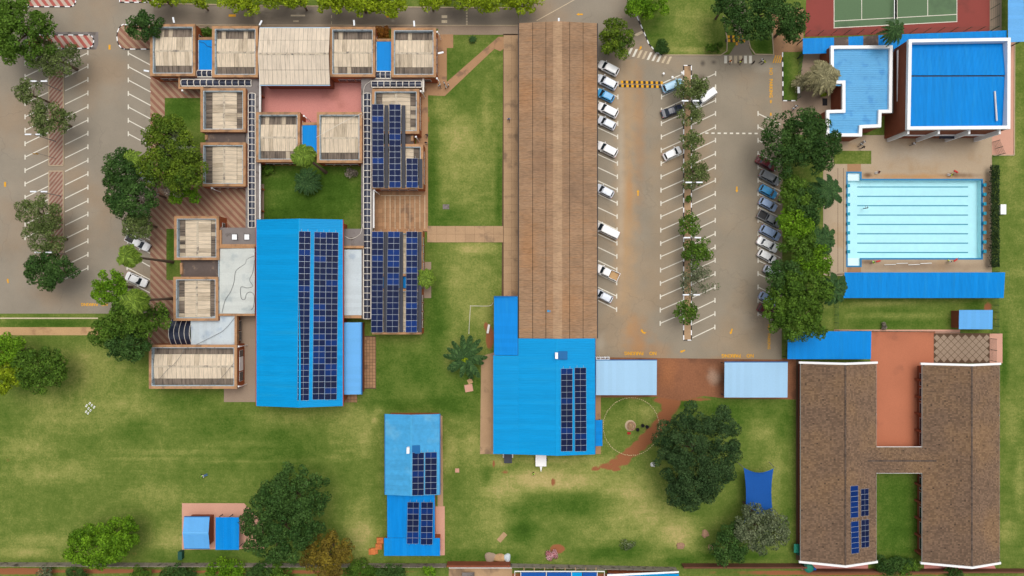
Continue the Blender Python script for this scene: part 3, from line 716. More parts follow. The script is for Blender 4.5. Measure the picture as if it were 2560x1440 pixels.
for k in range(8):
    nm = ('first','second','third','fourth','fifth','sixth','seventh','eighth')[k]
    sblock(2458, 463 + 23.7*k, 1, f'{nm} turquoise starting block from the top on the pool edge nearest the lawn')
    sblock(2118, 465 + 23.5*k, -1, f'{nm} turquoise starting block from the top on the pool edge nearest the palms')
# -------- paving round the tiled wings
sheet('brick_court', rect(2176,828,2338,1125), .03, m['orange'])
dm = sheet('diamond_court', rect(2334,833,2474,908), .033, m['slabd'])
s_ = D(12.6); me = cmesh(('dslab',), lambda: MB().box(-s_/2+.05,-s_/2+.05,-.03,s_/2-.05,s_/2-.05,.025), [m['greypave']])
for i in range(-9, 10):
    for j in range(-9, 10):
        a, b = 2404 + (i-j)*8.9, 871 + (i+j)*8.9
        if 2341 < a < 2468 and 839 < b < 902:
            o = place('paving_slab', me, dm, (X(a), Y(b), .033)); o.rotation_euler.z = R(45)
sheet('path_strip', rect(2472,834,2506,908), .028, m['salmon'])
sheet('footpath', rect(2085,824,2400,836), .026, m['salmon'])
sheet('footpath', rect(1990,896,2002,1400), .02, m['slabd'])
sheet('paved_yard', [(2004,1385),(2170,1385),(2170,1425),(2004,1425)], .03, m['pinkpave'])
sheet('paved_yard', [(2310,1385),(2470,1385),(2490,1422),(2310,1422)], .03, m['pinkpave'])
# ------------------------------------------------------------------ buildings
def sheet_mesh(w_, l_, mat, waves=5, h=.055, nm='roof_sheet'):
    key = (nm, round(w_,2), round(l_,2), mat.name, waves)
    def f():
        mb = MB(); n = waves * 4
        for k in range(n + 1):
            z = (0, h, h, 0)[k % 4] if k < n else 0
            x = w_ * k / n
            mb.v += [(x, 0, z), (x, l_, z)]
        for k in range(n): mb.f.append((2*k, 2*k+2, 2*k+3, 2*k+1)); mb.m.append(0)
        return mb
    return cmesh(key, f, [mat])
def lay_sheets(roof, org, u, v, nu, rows, mats, gap=.035, waves=5, name='roof_sheet', pick=None, lap=.05):
    """rows of corrugated sheets: org corner, u across the sheets (full width), v down the slope (full length), rows = fractions"""
    org, u, v = Vector(org), Vector(u), Vector(v)
    un, vn = u.normalized(), v.normalized()
    n = un.cross(vn)
    if n.z < 0: org = org + u; u = -u; un = -un; n = -n
    sw = u.length / nu
    M3 = Matrix((un, vn, n)).transposed().to_4x4()
    a = 0.0
    for ri, fr in enumerate(rows):
        l_ = v.length * fr
        for k in range(nu):
            mt = mats[ri]
            if pick: mt = pick(ri, k, mt)
            me = sheet_mesh(sw - gap, l_ - lap, mt, waves)
            p = org + un * (k * sw + gap/2) + vn * (a + lap/2) + n * (.012 + .03 * (len(rows) - ri) + random.uniform(0, .012))
            o = bpy.data.objects.new(name, me); scene.collection.objects.link(o); o.parent = roof
            pw = WL[roof.name]
            o.matrix_local = Matrix.Translation(p - Vector(pw)) @ M3
        a += l_
def windows(root_, side, x0, y0, x1, y1, z0, z1, n, proud=.05, margin=.12, gl=None):
    """windows on one wall face; side in n/s/e/w"""
    for k in range(n):
        a0, a1 = margin + (1-2*margin)*(k+.1)/n, margin + (1-2*margin)*(k+.9)/n
        mb, fb = MB(), MB()
        if side in 'ns':
            yy = y0 - proud if side == 's' else y1 + proud; yi = y0 - .003 if side == 's' else y1 + .003
            xa, xb = x0 + (x1-x0)*a0, x0 + (x1-x0)*a1
            fb.box(xa-.06, min(yy,yi), z0-.08, xb+.06, max(yy,yi), z1+.06); mb.box(xa, yy - (.02 if side == 's' else -.02), z0, xb, yy, z1)
        else:
            xx = x0 - proud if side == 'w' else x1 + proud; xi = x0 - .003 if side == 'w' else x1 + .003
            ya, yb = y0 + (y1-y0)*a0, y0 + (y1-y0)*a1
            fb.box(min(xx,xi), ya-.06, z0-.08, max(xx,xi), yb+.06, z1+.06); mb.box(xx - (.02 if side == 'w' else -.02), ya, z0, xx, yb, z1)
        fr_ = part('window', fb, m['whited'], root_); part('pane', mb, m['glass'], fr_)
def downpipe(root_, x, y, z, dx, dy):
    part('downpipe', MB().tube([(x, y, z), (x+dx*.12, y+dy*.12, z-.25), (x+dx*.12, y+dy*.12, .1)], .055), m['white'], root_)
NC = [0]
def classroom(r, ridge, nu, label, zt=4.0, cap=.52, light='sheet', dark=(1,1), fr=.36, win='se', ridge_at=.5, brick='brick', group='parapet walled classroom blocks', spotty=.10):
    x0, x1, y0, y1 = X(r[0],zt), X(r[2],zt), Y(r[3],zt), Y(r[1],zt)
    t = thing('classroom_block', ((x0+x1)/2,(y0+y1)/2,0), label, 'classroom block', group)
    part('wall', MB().ring(x0+.04, y0+.04, x1-.04, y1-.04, .32, 0, zt-.42), m[brick], t)
    part('coping', MB().ring(x0, y0, x1, y1, cap, zt-.40, zt), m['coping'], t)
    part('lining', MB().ring(x0+cap, y0+cap, x1-cap, y1-cap, .14, zt-1.2, zt-.06), m['lining'], t)
    a0, b0, a1, b1 = x0+cap+.15, y0+cap+.15, x1-cap-.15, y1-cap-.15
    ze, zr = zt - 1.05, zt - .62
    mb = MB()
    if ridge == 'h':
        ym = b1 + (b0-b1)*ridge_at
        mb.face([(a0,b1,ze),(a1,b1,ze),(a1,ym,zr),(a0,ym,zr)]); mb.face([(a0,ym,zr),(a1,ym,zr),(a1,b0,ze),(a0,b0,ze)])
    else:
        xm = a0 + (a1-a0)*ridge_at
        mb.face([(a0,b0,ze),(a0,b1,ze),(xm,b1,zr),(xm,b0,zr)]); mb.face([(xm,b0,zr),(xm,b1,zr),(a1,b1,ze),(a1,b0,ze)])
    roof = part('roof', mb, m['dust'], t)
    L_, Dk, Mk = m[light+ridge], m['sheet_d'+ridge], m['sheet_m'+ridge]
    def pick(ri, k, mt):
        r_ = random.random()
        if mt is L_: return Mk if r_ < .10 + spotty else mt
        return Mk if r_ < spotty else mt
    if ridge == 'h':
        lay_sheets(roof, (a0,ym,zr), (a1-a0,0,0), (0,b1-ym,ze-zr), nu, (1-fr,fr), (L_, Dk if dark[0] else L_), pick=pick)
        lay_sheets(roof, (a0,ym,zr), (a1-a0,0,0), (0,b0-ym,ze-zr), nu, (1-fr,fr), (L_, Dk if dark[1] else L_), pick=pick)
        cp = MB()
        for k in range(nu): cp.prism([(a0+(a1-a0)*k/nu+.01, ym-.2),(a0+(a1-a0)*(k+1)/nu-.01, ym-.2),(a0+(a1-a0)*(k+1)/nu-.01, ym+.2),(a0+(a1-a0)*k/nu+.01, ym+.2)], zr+.05, zr+.12)
    else:
        lay_sheets(roof, (xm,b0,zr), (0,b1-b0,0), (a0-xm,0,ze-zr), nu, (1-fr,fr), (L_, Dk if dark[0] else L_), pick=pick)
        lay_sheets(roof, (xm,b0,zr), (0,b1-b0,0), (a1-xm,0,ze-zr), nu, (1-fr,fr), (L_, Dk if dark[1] else L_), pick=pick)
        cp = MB()
        for k in range(nu): cp.box(xm-.2, b0+(b1-b0)*k/nu+.01, zr+.05, xm+.2, b0+(b1-b0)*(k+1)/nu-.01, zr+.12)
    part('ridge_cap', cp, m['ridge'], roof)
    for s_ in win: windows(t, s_, x0+.04, y0+.04, x1-.04, y1-.04, 1.0, 2.3, 4)
    return t, (x0,y0,x1,y1)
C1 = classroom
_, b1_ = C1((375,60,488,190), 'h', 9, 'classroom block at the corner by the round bush, dark edged cream roof')
_, b2_ = C1((530,65,645,193), 'h', 9, 'classroom block beside the small blue roof with wavy cable, left of white hall')
_, b4_ = C1((824,67,938,192), 'h', 9, 'classroom block joined to the right end of the pale white hall')
_, b5_ = C1((978,69,1090,193), 'h', 9, 'classroom block at the upper right end of the row, near diagonal path', win='se', spotty=.2)
C1((501,220,614,330), 'v', 9, 'classroom block right of the dark lawn, roof ridge running up and down', fr=.36)
C1((501,356,614,466), 'v', 9, 'classroom block behind the big glossy tree, above striped plaza', fr=.36, dark=(1,0), spotty=.2)
C1((640,280,750,405), 'h', 9, 'classroom block between long dark canopy and courtyard blue roof', fr=.38, spotty=.2)
C1((792,280,905,407), 'h', 9, 'classroom block with pale cable crossing its roof, right of courtyard blue roof', fr=.34, dark=(0,1))
C1((930,222,1048,334), 'v', 9, 'classroom block under the upper ends of two solar rows, by the top lawn', fr=.3, zt=3.8, spotty=.2)
C1((930,360,1058,472), 'v', 9, 'classroom block under the short third solar row, above the lined concrete yard', fr=.3, zt=3.8)
C1((930,577,1056,690), 'v', 9, 'classroom block with three solar rows below the lined concrete yard', fr=.3, zt=3.8, win='e')
C1((930,722,1054,836), 'v', 9, 'classroom block under the lower ends of three solar rows', fr=.3, zt=3.8, win='e')
C1((435,540,547,650), 'v', 9, 'classroom block with dark side strips beside grey flat roof with two skylights', fr=.32, win='e')
C1((433,692,545,802), 'v', 9, 'classroom block above the dark arched entrance canopy', fr=.32, win='e')
tQ, bQ = C1((372,862,592,972), 'h', 18, 'long cream roofed classroom block with red brick end wall, lower left', fr=.34, win='', spotty=0.02)
windows(tQ, 'e', bQ[0]+.04, bQ[1]+.04, bQ[2]-.04, bQ[3]-.04, .9, 2.6, 3, gl=None)
part('vent_screen', MB().box(bQ[2]-.03, bQ[3]-5.4, .9, bQ[2]+.05, bQ[3]-2.6, 2.7), m['white'], tQ)
# flat roofs and small blue roofs between the blocks
def flatroof(name, r, z, mat, label, cat, edge=None, kids=None, thick=.25, wallm='brick'):
    x0, x1, y0, y1 = X(r[0],z), X(r[2],z), Y(r[3],z), Y(r[1],z)
    t = thing(name, ((x0+x1)/2,(y0+y1)/2,0), label, cat)
    part('roof_slab', MB().box(x0, y0, z-thick, x1, y1, z), mat, t)
    part('wall', MB().ring(x0+.15, y0+.15, x1-.15, y1-.15, .25, 0, z-thick-.01), m[wallm], t)
    if edge:
        mb = MB(); e = .5
        if 'n' in edge: mb.box(x0, y1-e, z+.003, x1, y1, z+.35)
        if 's' in edge: mb.box(x0, y0, z+.003, x1, y0+e, z+.35)
        if 'w' in edge: mb.box(x0, y0+e, z+.003, x0+e, y1-e, z+.35)
        if 'e' in edge: mb.box(x1-e, y0+e, z+.003, x1, y1-e, z+.35)
        part('coping', mb, m['coping'], t)
    return t, (x0,y0,x1,y1)
flatroof('flat_roof_link', (514,332,612,356), 2.9, m['flat'], 'dark flat roof linking two blocks beside the dark lawn', 'flat roof', 'w')
flatroof('flat_roof_link', (452,651,545,692), 2.9, m['flat'], 'dark brown flat roof between two blocks beside the plaza strip lawn', 'flat roof', 'w')
t_, b_ = flatroof('flat_roof_link', (549,569,640,617), 3.3, m['conc'], 'grey flat roof with two white square skylights', 'flat roof', 'sw')
for a in (586, 617):
    sk_ = part('skylight_kerb', MB().ring(X(a-7,3.5), Y(600,3.5), X(a+7,3.5), Y(585,3.5), .12, 3.3, 3.5), m['steel'], t_)
    part('skylight', MB().box(X(a-6,3.55), Y(599,3.55), 3.42, X(a+6,3.55), Y(586,3.55), 3.55), m['white'], t_)
flatroof('flat_roof_link', (858,572,910,621), 3.2, m['conc'], 'plain grey flat roof with drooping white cable beside the solar hall', 'flat roof', 's')
flatroof('flat_roof_link', (1000,334,1034,360), 2.8, m['flat'], 'small stained flat roof between two solar blocks', 'flat roof', 'e')
def smallblue(r, z, label, ribs='h', coping='n', mat='blue2'):
    x0, x1, y0, y1 = X(r[0],z), X(r[2],z), Y(r[3],z), Y(r[1],z)
    t = thing('link_roof', ((x0+x1)/2,(y0+y1)/2,0), label, 'roof')
    part('roof_sheeting', MB().ribs((x0,y0,z-.12),(x1,y0,z-.12),(x1,y1,z),(x0,y1,z), .25, .03, .76), m[mat], t)
    part('wall', MB().ring(x0-.05, y0-.05, x1+.05, y1+.05, .2, 0, z-.3), m['brick'], t)
    part('gutter', MB().box(x0-.16, y0, z-.3, x0-.01, y1, z-.02), m['lining'], t)
    if coping == 'n': part('coping', MB().box(x0-.05, y1+.01, z-.4, x1, y1+.55, z+.1), m['coping'], t)
    if coping == 's': part('coping', MB().box(x0-.05, y0-.5, z-.4, x1, y0-.01, z+.1), m['coping'], t)
smallblue((497,100,531,174), 3.1, 'small blue roof with wavy dark cable between the two upper left blocks')
smallblue((942,104,978,177), 3.1, 'small blue roof between the two upper right blocks')
smallblue((756,313,792,384), 3.0, 'small blue roof between the two courtyard blocks, behind the tall palm')
smallblue((940,692,1020,720), 3.0, 'blue roof strip seen between solar rows on the lower block', coping='')
# white gable hall in the top row
x0, x1, y0, y1 = X(650,4.6), X(825,4.6), Y(212,4.6), Y(70,4.6); ym = Y(135,5.4); ze, zr = 4.6, 5.4
tw = thing('assembly_hall', ((x0+x1)/2,(y0+y1)/2,0), 'pale white corrugated gable hall in the middle of the top row', 'hall')
part('wall', MB().ring(x0+.4, y0+.5, x1-.3, y1-.5, .3, 0, ze-.05), m['brickd'], tw)
mb = MB(); mb.face([(x0,y0,ze),(x1,y0,ze),(x1,ym,zr),(x0,ym,zr)]); mb.face([(x0,ym,zr),(x1,ym,zr),(x1,y1,ze),(x0,y1,ze)])
rf = part('roof', mb, m['dust'], tw)
lay_sheets(rf, (x0,ym,zr), (x1-x0,0,0), (0,y1-ym,ze-zr), 16, (.52,.48), (m['sheet_wh'],)*2)
lay_sheets(rf, (x0,ym,zr), (x1-x0,0,0), (0,y0-ym,ze-zr), 16, (.52,.48), (m['sheet_wh'],)*2)
part('ridge_cap', MB().box(x0, ym-.22, zr+.06, x1, ym+.22, zr+.13), m['ridge'], rf)
part('gable_trim', MB().tube([(x0-.03,y1,ze),(x0-.03,ym,zr),(x0-.03,y0,ze)], .07), m['whited'], tw)
part('gutter', MB().box(x0, y0-.16, ze-.2, x1, y0-.01, ze-.04), m['pale'], tw); part('gutter', MB().box(x0, y1+.01, ze-.2, x1, y1+.16, ze-.04), m['pale'], tw)

# walkways with barrel canopies
def barrel(r, z, vertical, n, label):
    x0, x1, y0, y1 = X(r[0],z), X(r[2],z), Y(r[3],z), Y(r[1],z)
    t = thing('barrel_canopy', ((x0+x1)/2,(y0+y1)/2,0), label, 'canopy', 'smoked barrel canopies')
    wd = (x1-x0) if vertical else (y1-y0); L = (y1-y0) if vertical else (x1-x0); bl = L/n; rise = wd*.24
    prof = [(-wd/2 + wd*k/8, rise*math.sin(math.pi*k/8)) for k in range(9)]
    def pan():
        mb = MB()
        for k in range(8):
            (a, za), (b, zb) = prof[k], prof[k+1]
            q = [(a,-bl/2,za),(b,-bl/2,zb),(b,bl/2,zb),(a,bl/2,za)] if vertical else [(-bl/2,a,za),(bl/2,a,za),(bl/2,b,zb),(-bl/2,b,zb)]
            mb.face(q)
        return mb
    def hp():
        pts = [((a,0,za+.03) if vertical else (0,a,za+.03)) for a, za in prof]
        return MB().tube(pts, .085, 5)
    pm, hm = cmesh(('canopy_panel', round(wd,2), round(bl,2), vertical), pan, [m['poly']]), cmesh(('hoop', round(wd,2), vertical), hp, [m['hoop']])
    cx, cy = (x0+x1)/2, (y0+y1)/2
    for k in range(n):
        c = (cx, y0+(k+.5)*bl, z) if vertical else (x0+(k+.5)*bl, cy, z)
        place('canopy_panel', pm, t, c)
    for k in range(n+1):
        c = (cx, y0+k*bl, z) if vertical else (x0+k*bl, cy, z)
        place('hoop', hm, t, c)
    for s_ in (-1, 1):
        mb = MB()
        if vertical: mb.box(cx+s_*wd/2-.09, y0, z-.12, cx+s_*wd/2+.09, y1, z+.05)
        else: mb.box(x0, cy+s_*wd/2-.09, z-.12, x1, cy+s_*wd/2+.09, z+.05)
        part('side_rail', mb, m['hoop'], t)
    return t
def walkway(pts, z, label, posts=()):
    mb = MB(); pp = [P(a,b,z)[:2] for a, b in pts]
    cx = sum(p[0] for p in pp)/len(pp); cy = sum(p[1] for p in pp)/len(pp)
    t = thing('walkway_roof', (cx,cy,0), label, 'walkway roof')
    part('roof_slab', mb.prism(pp, z-.22, z), m['conc'], t)
    for (a, b) in posts:
        x_, y_, _ = P(a, b, z-.3); part('post', MB().box(x_-.15, y_-.15, 0, x_+.15, y_+.15, z-.23), m['brick'], t)
    return t
wk = walkway([(446,194),(652,194),(652,545),(640,571),(614,571),(614,222),(446,216)], 2.9, 'grey walkway roof carrying the long left canopy', [(648,235),(648,290),(648,400),(648,470),(648,525),(618,480),(618,540)])
part('fascia', MB().box(X(648,2.95), Y(280,2.95), 2.6, X(652,2.95), Y(199,2.95), 2.98), m['whited'], wk); part('fascia', MB().box(X(648,2.95), Y(548,2.95), 2.6, X(651.5,2.95), Y(409,2.95), 2.98), m['whited'], wk)
part('coping', MB().box(X(446,3.2), Y(222,3.2), 2.65, X(508,3.2), Y(217,3.2), 3.2), m['coping'], wk); part('coping', MB().box(X(446,3.2), Y(217,3.2)+.003, 2.65, X(450,3.2), Y(193,3.2), 3.2), m['coping'], wk)
wk2 = walkway([(903,196),(1062,196),(1062,218),(932,220),(932,798),(903,798),(903,570)], 2.9, 'grey walkway roof carrying the canopy beside the solar blocks', [(904,222),(904,465),(904,535),(930,490),(930,535)])
part('fascia', MB().box(X(932.5,2.95), Y(570,2.95), 2.6, X(936,2.95), Y(474,2.95), 2.98), m['whited'], wk2); part('fascia', MB().box(X(1056,3.1), Y(230,3.1), 2.6, X(1060,3.1), Y(196,3.1), 3.1), m['hoop'], wk2)
barrel((621,234,638,569), 3.0, True, 21, 'long smoked canopy running down beside the pink court and courtyard lawn')
barrel((909,234,927,797), 3.0, True, 35, 'longest smoked canopy running down beside the solar rows')
barrel((454,199,629,215), 3.0, False, 11, 'level smoked canopy below the two upper left blocks')
barrel((929,203,1054,218), 3.0, False, 8, 'level smoked canopy below the upper right block')
barrel((493,176,531,192), 3.0, False, 3, 'short smoked canopy under the upper left small blue roof')
barrel((938,179,977,196), 3.0, False, 3, 'short smoked canopy under the upper right small blue roof')
# pale zinc roofs beside the solar hall
def lean(r, z, dz, label, mat, ribdir, name='lean_to_roof', wallm='brick', cat='roof', post=False, sheet_=.8, pitch=.2, trim=None, walls=True):
    """single-slope roof; ribdir 'x' ribs run left-right, 'y' ribs run up-down; dz = (left,right) or (top,bottom) height offsets along the ribs"""
    x0, x1, y0, y1 = X(r[0],z), X(r[2],z), Y(r[3],z), Y(r[1],z)
    t = thing(name, ((x0+x1)/2,(y0+y1)/2,0), label, cat)
    mb = MB()
    if ribdir == 'x': mb.ribs((x0,y0,z+dz[0]),(x0,y1,z+dz[0]),(x1,y1,z+dz[1]),(x1,y0,z+dz[1]), pitch, .035, sheet_)
    else: mb.ribs((x0,y1,z+dz[0]),(x1,y1,z+dz[0]),(x1,y0,z+dz[1]),(x0,y0,z+dz[1]), pitch, .035, sheet_)
    part('roof_sheeting', mb, m[mat], t)
    if post:
        for px_ in np.linspace(x0+.3, x1-.3, post):
            for py_ in (y0+.3, y1-.3): part('post', MB().box(px_-.06, py_-.06, 0, px_+.06, py_+.06, z+min(dz)-.12), m['steel'], t)
        for py_ in (y0+.3, y1-.3): part('beam', MB().box(x0+.1, py_-.05, z+min(dz)-.2, x1-.1, py_+.05, z+min(dz)-.06), m['steel'], t)
    elif walls:
        part('wall', MB().ring(x0+.2, y0+.2, x1-.2, y1-.2, .25, 0, z+min(dz)-.08), m[wallm], t)
    if trim:
        mb = MB()
        zt_ = z + max(dz) + .06
        if 'n' in trim: mb.box(x0, y1+.005, z-.2, x1, y1+.16, zt_)
        if 's' in trim: mb.box(x0, y0-.16, z-.2, x1, y0-.005, zt_)
        if 'w' in trim: mb.box(x0-.16, y0, z-.2, x0-.005, y1, zt_)
        if 'e' in trim: mb.box(x1+.005, y0, z-.2, x1+.16, y1, zt_)
        part('gutter', mb, m['lining'] if 'zinc' in mat else m['grimeb'], t)
    return t, (x0,y0,x1,y1)
tR, bR = lean((549,621,638,784), 3.4, (0,.25), 'pale zinc roof with curling black cables left of the solar hall', 'zinc', 'x', trim='w')
part('coping', MB().box(bR[0]-.5, bR[3]+.02, 2.9, bR[2], bR[3]+.4, 3.75), m['coping'], tR); part('coping', MB().box(bR[0]-.1, bR[1]-.45, 2.9, bR[2], bR[1]-.02, 3.6), m['coping'], tR)
tS, bS = lean((477,790,588,865), 3.0, (.1,-.05), 'L shaped pale zinc roof beside the arched entrance canopy', 'zincb', 'y')
part('coping', MB().box(bS[2]+.01, bS[1], 2.4, bS[2]+.5, bS[3]+.3, 3.4), m['coping'], tS)
windows(tS, 'e', bS[0]+.2, bS[1]+.2, bS[2]+.28, bS[3]-.2, .8, 2.2, 2)
tT, bT = lean((861,624,904,788), 3.3, (.2,0), 'narrow pale zinc roof between the solar hall and long canopy', 'zincb', 'x')
part('coping', MB().box(bT[0], bT[1]-.6, 2.8, bT[2], bT[1]-.02, 3.5), m['coping'], tT)
# arched entrance canopy
z = 3.4; x0, x1, y0, y1 = X(423,z), X(475,z), Y(864,z), Y(800,z)
te = thing('arched_canopy', ((x0+x1)/2,(y0+y1)/2,0), 'dark arched entrance canopy with pale ribs at the end of the plaza', 'canopy')
n = 4; W_ = (x1-x0)/n
for k in range(n):
    mb = MB()
    for j in range(8):
        f0, f1 = j/8, (j+1)/8
        mb.face([(x0+k*W_+.03, y0+(y1-y0)*f0, z-1+1.3*math.sin(math.pi*f0)), (x0+(k+1)*W_-.03, y0+(y1-y0)*f0, z-1+1.3*math.sin(math.pi*f0)), (x0+(k+1)*W_-.03, y0+(y1-y0)*f1, z-1+1.3*math.sin(math.pi*f1)), (x0+k*W_+.03, y0+(y1-y0)*f1, z-1+1.3*math.sin(math.pi*f1))])
    part('canopy_panel', mb, m['poly'], te)
for k in range(n+1):
    part('rib', MB().tube([(x0+k*W_, y0+(y1-y0)*j/8, z-.96+1.3*math.sin(math.pi*j/8)) for j in range(9)], .05, 5), m['hoop'], te)
for a in (x0, x1):
    for b in (y0, y1): part('post', MB().box(a-.08, b-.08, 0, a+.08, b+.08, z-1), m['steel'], te)

# ------------------------------------------------------------------ big ribbed gable buildings
def gable(name, r, ridge_px, ze, zr, axis_, label, cat, mat, wallm='brick', over=.5, pitch=.33, sheet_=1.0, trim='redtrim', win='', group=None):
    x0, x1, y0, y1 = X(r[0],ze), X(r[2],ze), Y(r[3],ze), Y(r[1],ze)
    t = thing(name, ((x0+x1)/2,(y0+y1)/2,0), label, cat, group)
    A, B = MB(), MB()
    if axis_ == 'v':
        xr = X(ridge_px, zr)
        A.ribs((x0,y0,ze),(x0,y1,ze),(xr,y1,zr),(xr,y0,zr), pitch, .045, sheet_); B.ribs((xr,y0,zr),(xr,y1,zr),(x1,y1,ze),(x1,y0,ze), pitch, .045, sheet_)
        cap = MB(); s0, s1 = (zr-ze)/(xr-x0), (zr-ze)/(x1-xr)
        cap.face([(xr-.3,y0,zr-.3*s0+.07),(xr,y0,zr+.08),(xr,y1,zr+.08),(xr-.3,y1,zr-.3*s0+.07)]); cap.face([(xr,y0,zr+.08),(xr+.3,y0,zr-.3*s1+.07),(xr+.3,y1,zr-.3*s1+.07),(xr,y1,zr+.08)])
    else:
        yr = Y(ridge_px, zr)
        A.ribs((x0,y1,ze),(x1,y1,ze),(x1,yr,zr),(x0,yr,zr), pitch, .045, sheet_); B.ribs((x0,yr,zr),(x1,yr,zr),(x1,y0,ze),(x0,y0,ze), pitch, .045, sheet_)
        cap = MB(); s0, s1 = (zr-ze)/(y1-yr), (zr-ze)/(yr-y0)
        cap.face([(x0,yr,zr+.08),(x1,yr,zr+.08),(x1,yr+.3,zr-.3*s0+.07),(x0,yr+.3,zr-.3*s0+.07)]); cap.face([(x0,yr-.3,zr-.3*s1+.07),(x1,yr-.3,zr-.3*s1+.07),(x1,yr,zr+.08),(x0,yr,zr+.08)])
    part('roof_slope', A, m[mat], t); part('roof_slope', B, m[mat], t); part('ridge_cap', cap, m[mat], t)
    w0 = MB().ring(x0+over, y0+over, x1-over, y1-over, .3, 0, ze-.12)
    if axis_ == 'v':
        for yy in (y0+over, y1-over-.3):
            i = len(w0.v); w0.v += [(x0+over+.4,yy,ze-.1),(x1-over-.4,yy,ze-.1),(xr,yy,zr-.3),(x0+over+.4,yy+.3,ze-.1),(x1-over-.4,yy+.3,ze-.1),(xr,yy+.3,zr-.3)]
            for f_ in ((0,1,2),(5,4,3),(0,3,4,1),(1,4,5,2),(2,5,3,0)): w0.f.append(tuple(i+j for j in f_)); w0.m.append(0)
    else:
        for xx in (x0+over, x1-over-.3):
            i = len(w0.v); w0.v += [(xx,y0+over+.4,ze-.1),(xx,y1-over-.4,ze-.1),(xx,yr,zr-.3),(xx+.3,y0+over+.4,ze-.1),(xx+.3,y1-over-.4,ze-.1),(xx+.3,yr,zr-.3)]
            for f_ in ((2,1,0),(3,4,5),(1,4,3,0),(2,5,4,1),(0,3,5,2)): w0.f.append(tuple(i+j for j in f_)); w0.m.append(0)
    part('wall', w0, m[wallm], t)
    for s_ in win: windows(t, s_, x0+over, y0+over, x1-over, y1-over, 1.0, 2.6, 6)
    if trim:
        gt = MB()
        if axis_ == 'v': gt.box(x0-.15, y0, ze-.2, x0-.005, y1, ze-.02); gt.box(x1+.005, y0, ze-.2, x1+.15, y1, ze-.02)
        else: gt.box(x0, y0-.15, ze-.2, x1, y0-.005, ze-.02); gt.box(x0, y1+.005, ze-.2, x1, y1+.15, ze-.02)
        part('gutter', gt, m[trim], t)
    return t, (x0,y0,x1,y1)
t_hall, b_hall = gable('school_hall', (641,549,857,1015), 748, 5.6, 7.4, 'v', 'large bright blue ribbed hall with three long solar columns', 'hall', 'blue', win='')
lean((861,806,904,986), 3.6, (.3,-.1), 'sky blue lean to roof along the right side of the solar hall', 'sky_b', 'x', wallm='brickd', trim='e')
# long brown corrugated building
ze, zr = 4.3, 5.2
x0, x1, y0, y1 = X(1297,ze), X(1493,ze), Y(846,ze), Y(58,ze); xr = X(1394,zr)
tb = thing('long_classroom_block', ((x0+x1)/2,(y0+y1)/2,0), 'long brown corrugated classroom block beside the car park', 'classroom block')
part('wall', MB().ring(x0+.9, y0+.1, x1-.7, y1-.4, .3, 0, ze-.1), m['brick'], tb)
mb = MB(); mb.face([(x0,y0,ze),(x0,y1,ze),(xr,y1,zr),(xr,y0,zr)]); mb.face([(xr,y0,zr),(xr,y1,zr),(x1,y1,ze),(x1,y0,ze)])
rf = part('roof', mb, m['dust'], tb)
rows = (.30,.34,.36)
lay_sheets(rf, (xr,y0,zr), (0,y1-y0,0), (x0-xr,0,ze-zr), 49, rows, (m['sheet_b'],)*3, waves=6, gap=.02, lap=.11)
lay_sheets(rf, (xr,y0,zr), (0,y1-y0,0), (x1-xr,0,ze-zr), 49, rows, (m['sheet_b'],)*3, waves=6, gap=.02, lap=.11)
s_ = (zr-ze)/(xr-x0); wr = D(11)
for k in range(40):
    ya, yb = y0+(y1-y0)*k/40+.01, y0+(y1-y0)*(k+1)/40-.01
    mb = MB(); mb.face([(xr-wr,ya,zr-wr*s_+.16),(xr,ya,zr+.17),(xr,yb,zr+.17),(xr-wr,yb,zr-wr*s_+.16)]); mb.face([(xr,ya,zr+.17),(xr+wr,ya,zr-wr*s_+.16),(xr+wr,yb,zr-wr*s_+.16),(xr,yb,zr+.17)])
    if k == 0: cme = mb.mesh('ridge_sheet', [m['capb']], (0, ya, 0))
    place('ridge_sheet', cme, rf, (0, ya, 0))
part('gutter', MB().box(x1+.01, y0, ze-.22, x1+.16, y1, ze-.03), m['gutter'], tb); part('gutter', MB().box(x0-.16, y0, ze-.22, x0-.01, y1, ze-.03), m['gutter'], tb)
part('skylight_patch', MB().box(X(1368,5.1), Y(780,5.1), 5.02, X(1381,5.1), Y(775,5.1), 5.16), m['blue'], tb)
windows(tb, 'e', x0+.9, y0+.1, x1-.7, y1-.4, 1.0, 2.5, 20, margin=.03); windows(tb, 'w', x0+.9, y0+.1, x1-.7, y1-.4, 1.0, 2.5, 20, margin=.03)
# blue kitchen wing
tk, bk = gable('kitchen_hall', (1296,846,1487,1136), 1393, 4.6, 5.7, 'v', 'bright blue ribbed hall with two solar columns and white chimney', 'hall', 'blue', trim='grimeb')
zl = 4.6; xa, xb, yb_, yt_ = X(1233,4.2), X(1296,zl), Y(1136,zl), Y(889,zl)
part('side_slope', MB().ribs((xa,yb_,4.2),(xa,yt_,4.2),(xb-.005,yt_,zl+.0),(xb-.005,yb_,zl+.0), .33, .045, 1.0), m['blue'], tk)
part('side_wall', MB().ring(xa+.3, yb_+.4, xb+.3, yt_-.3, .3, 0, 4.0), m['brick'], tk)
lean((1235,742,1294,888), 4.4, (-.25,.15), 'deep blue lean to roof at the left foot of the brown block', 'blue2', 'x', trim='n')
def chimney(t, px_, py_, z, cow=1):
    c = P(px_, py_, z)
    b = part('chimney', MB().box(c[0]-.22, c[1]-.6, z-1.2, c[0]+.22, c[1]+.5, z+.5), m['white'], t)
    part('cowl', MB().box(c[0]-.27, c[1]-.66, z+.505, c[0]+.27, c[1]+.56, z+.6), m['white'], b)
    part('flashing', MB().box(c[0]+.4, c[1]-.9, z-1.05, c[0]+2.2, c[1]+.7, z-.45), m['grimeb'], b)  # darker blue slab on the roof to the right of the chimney
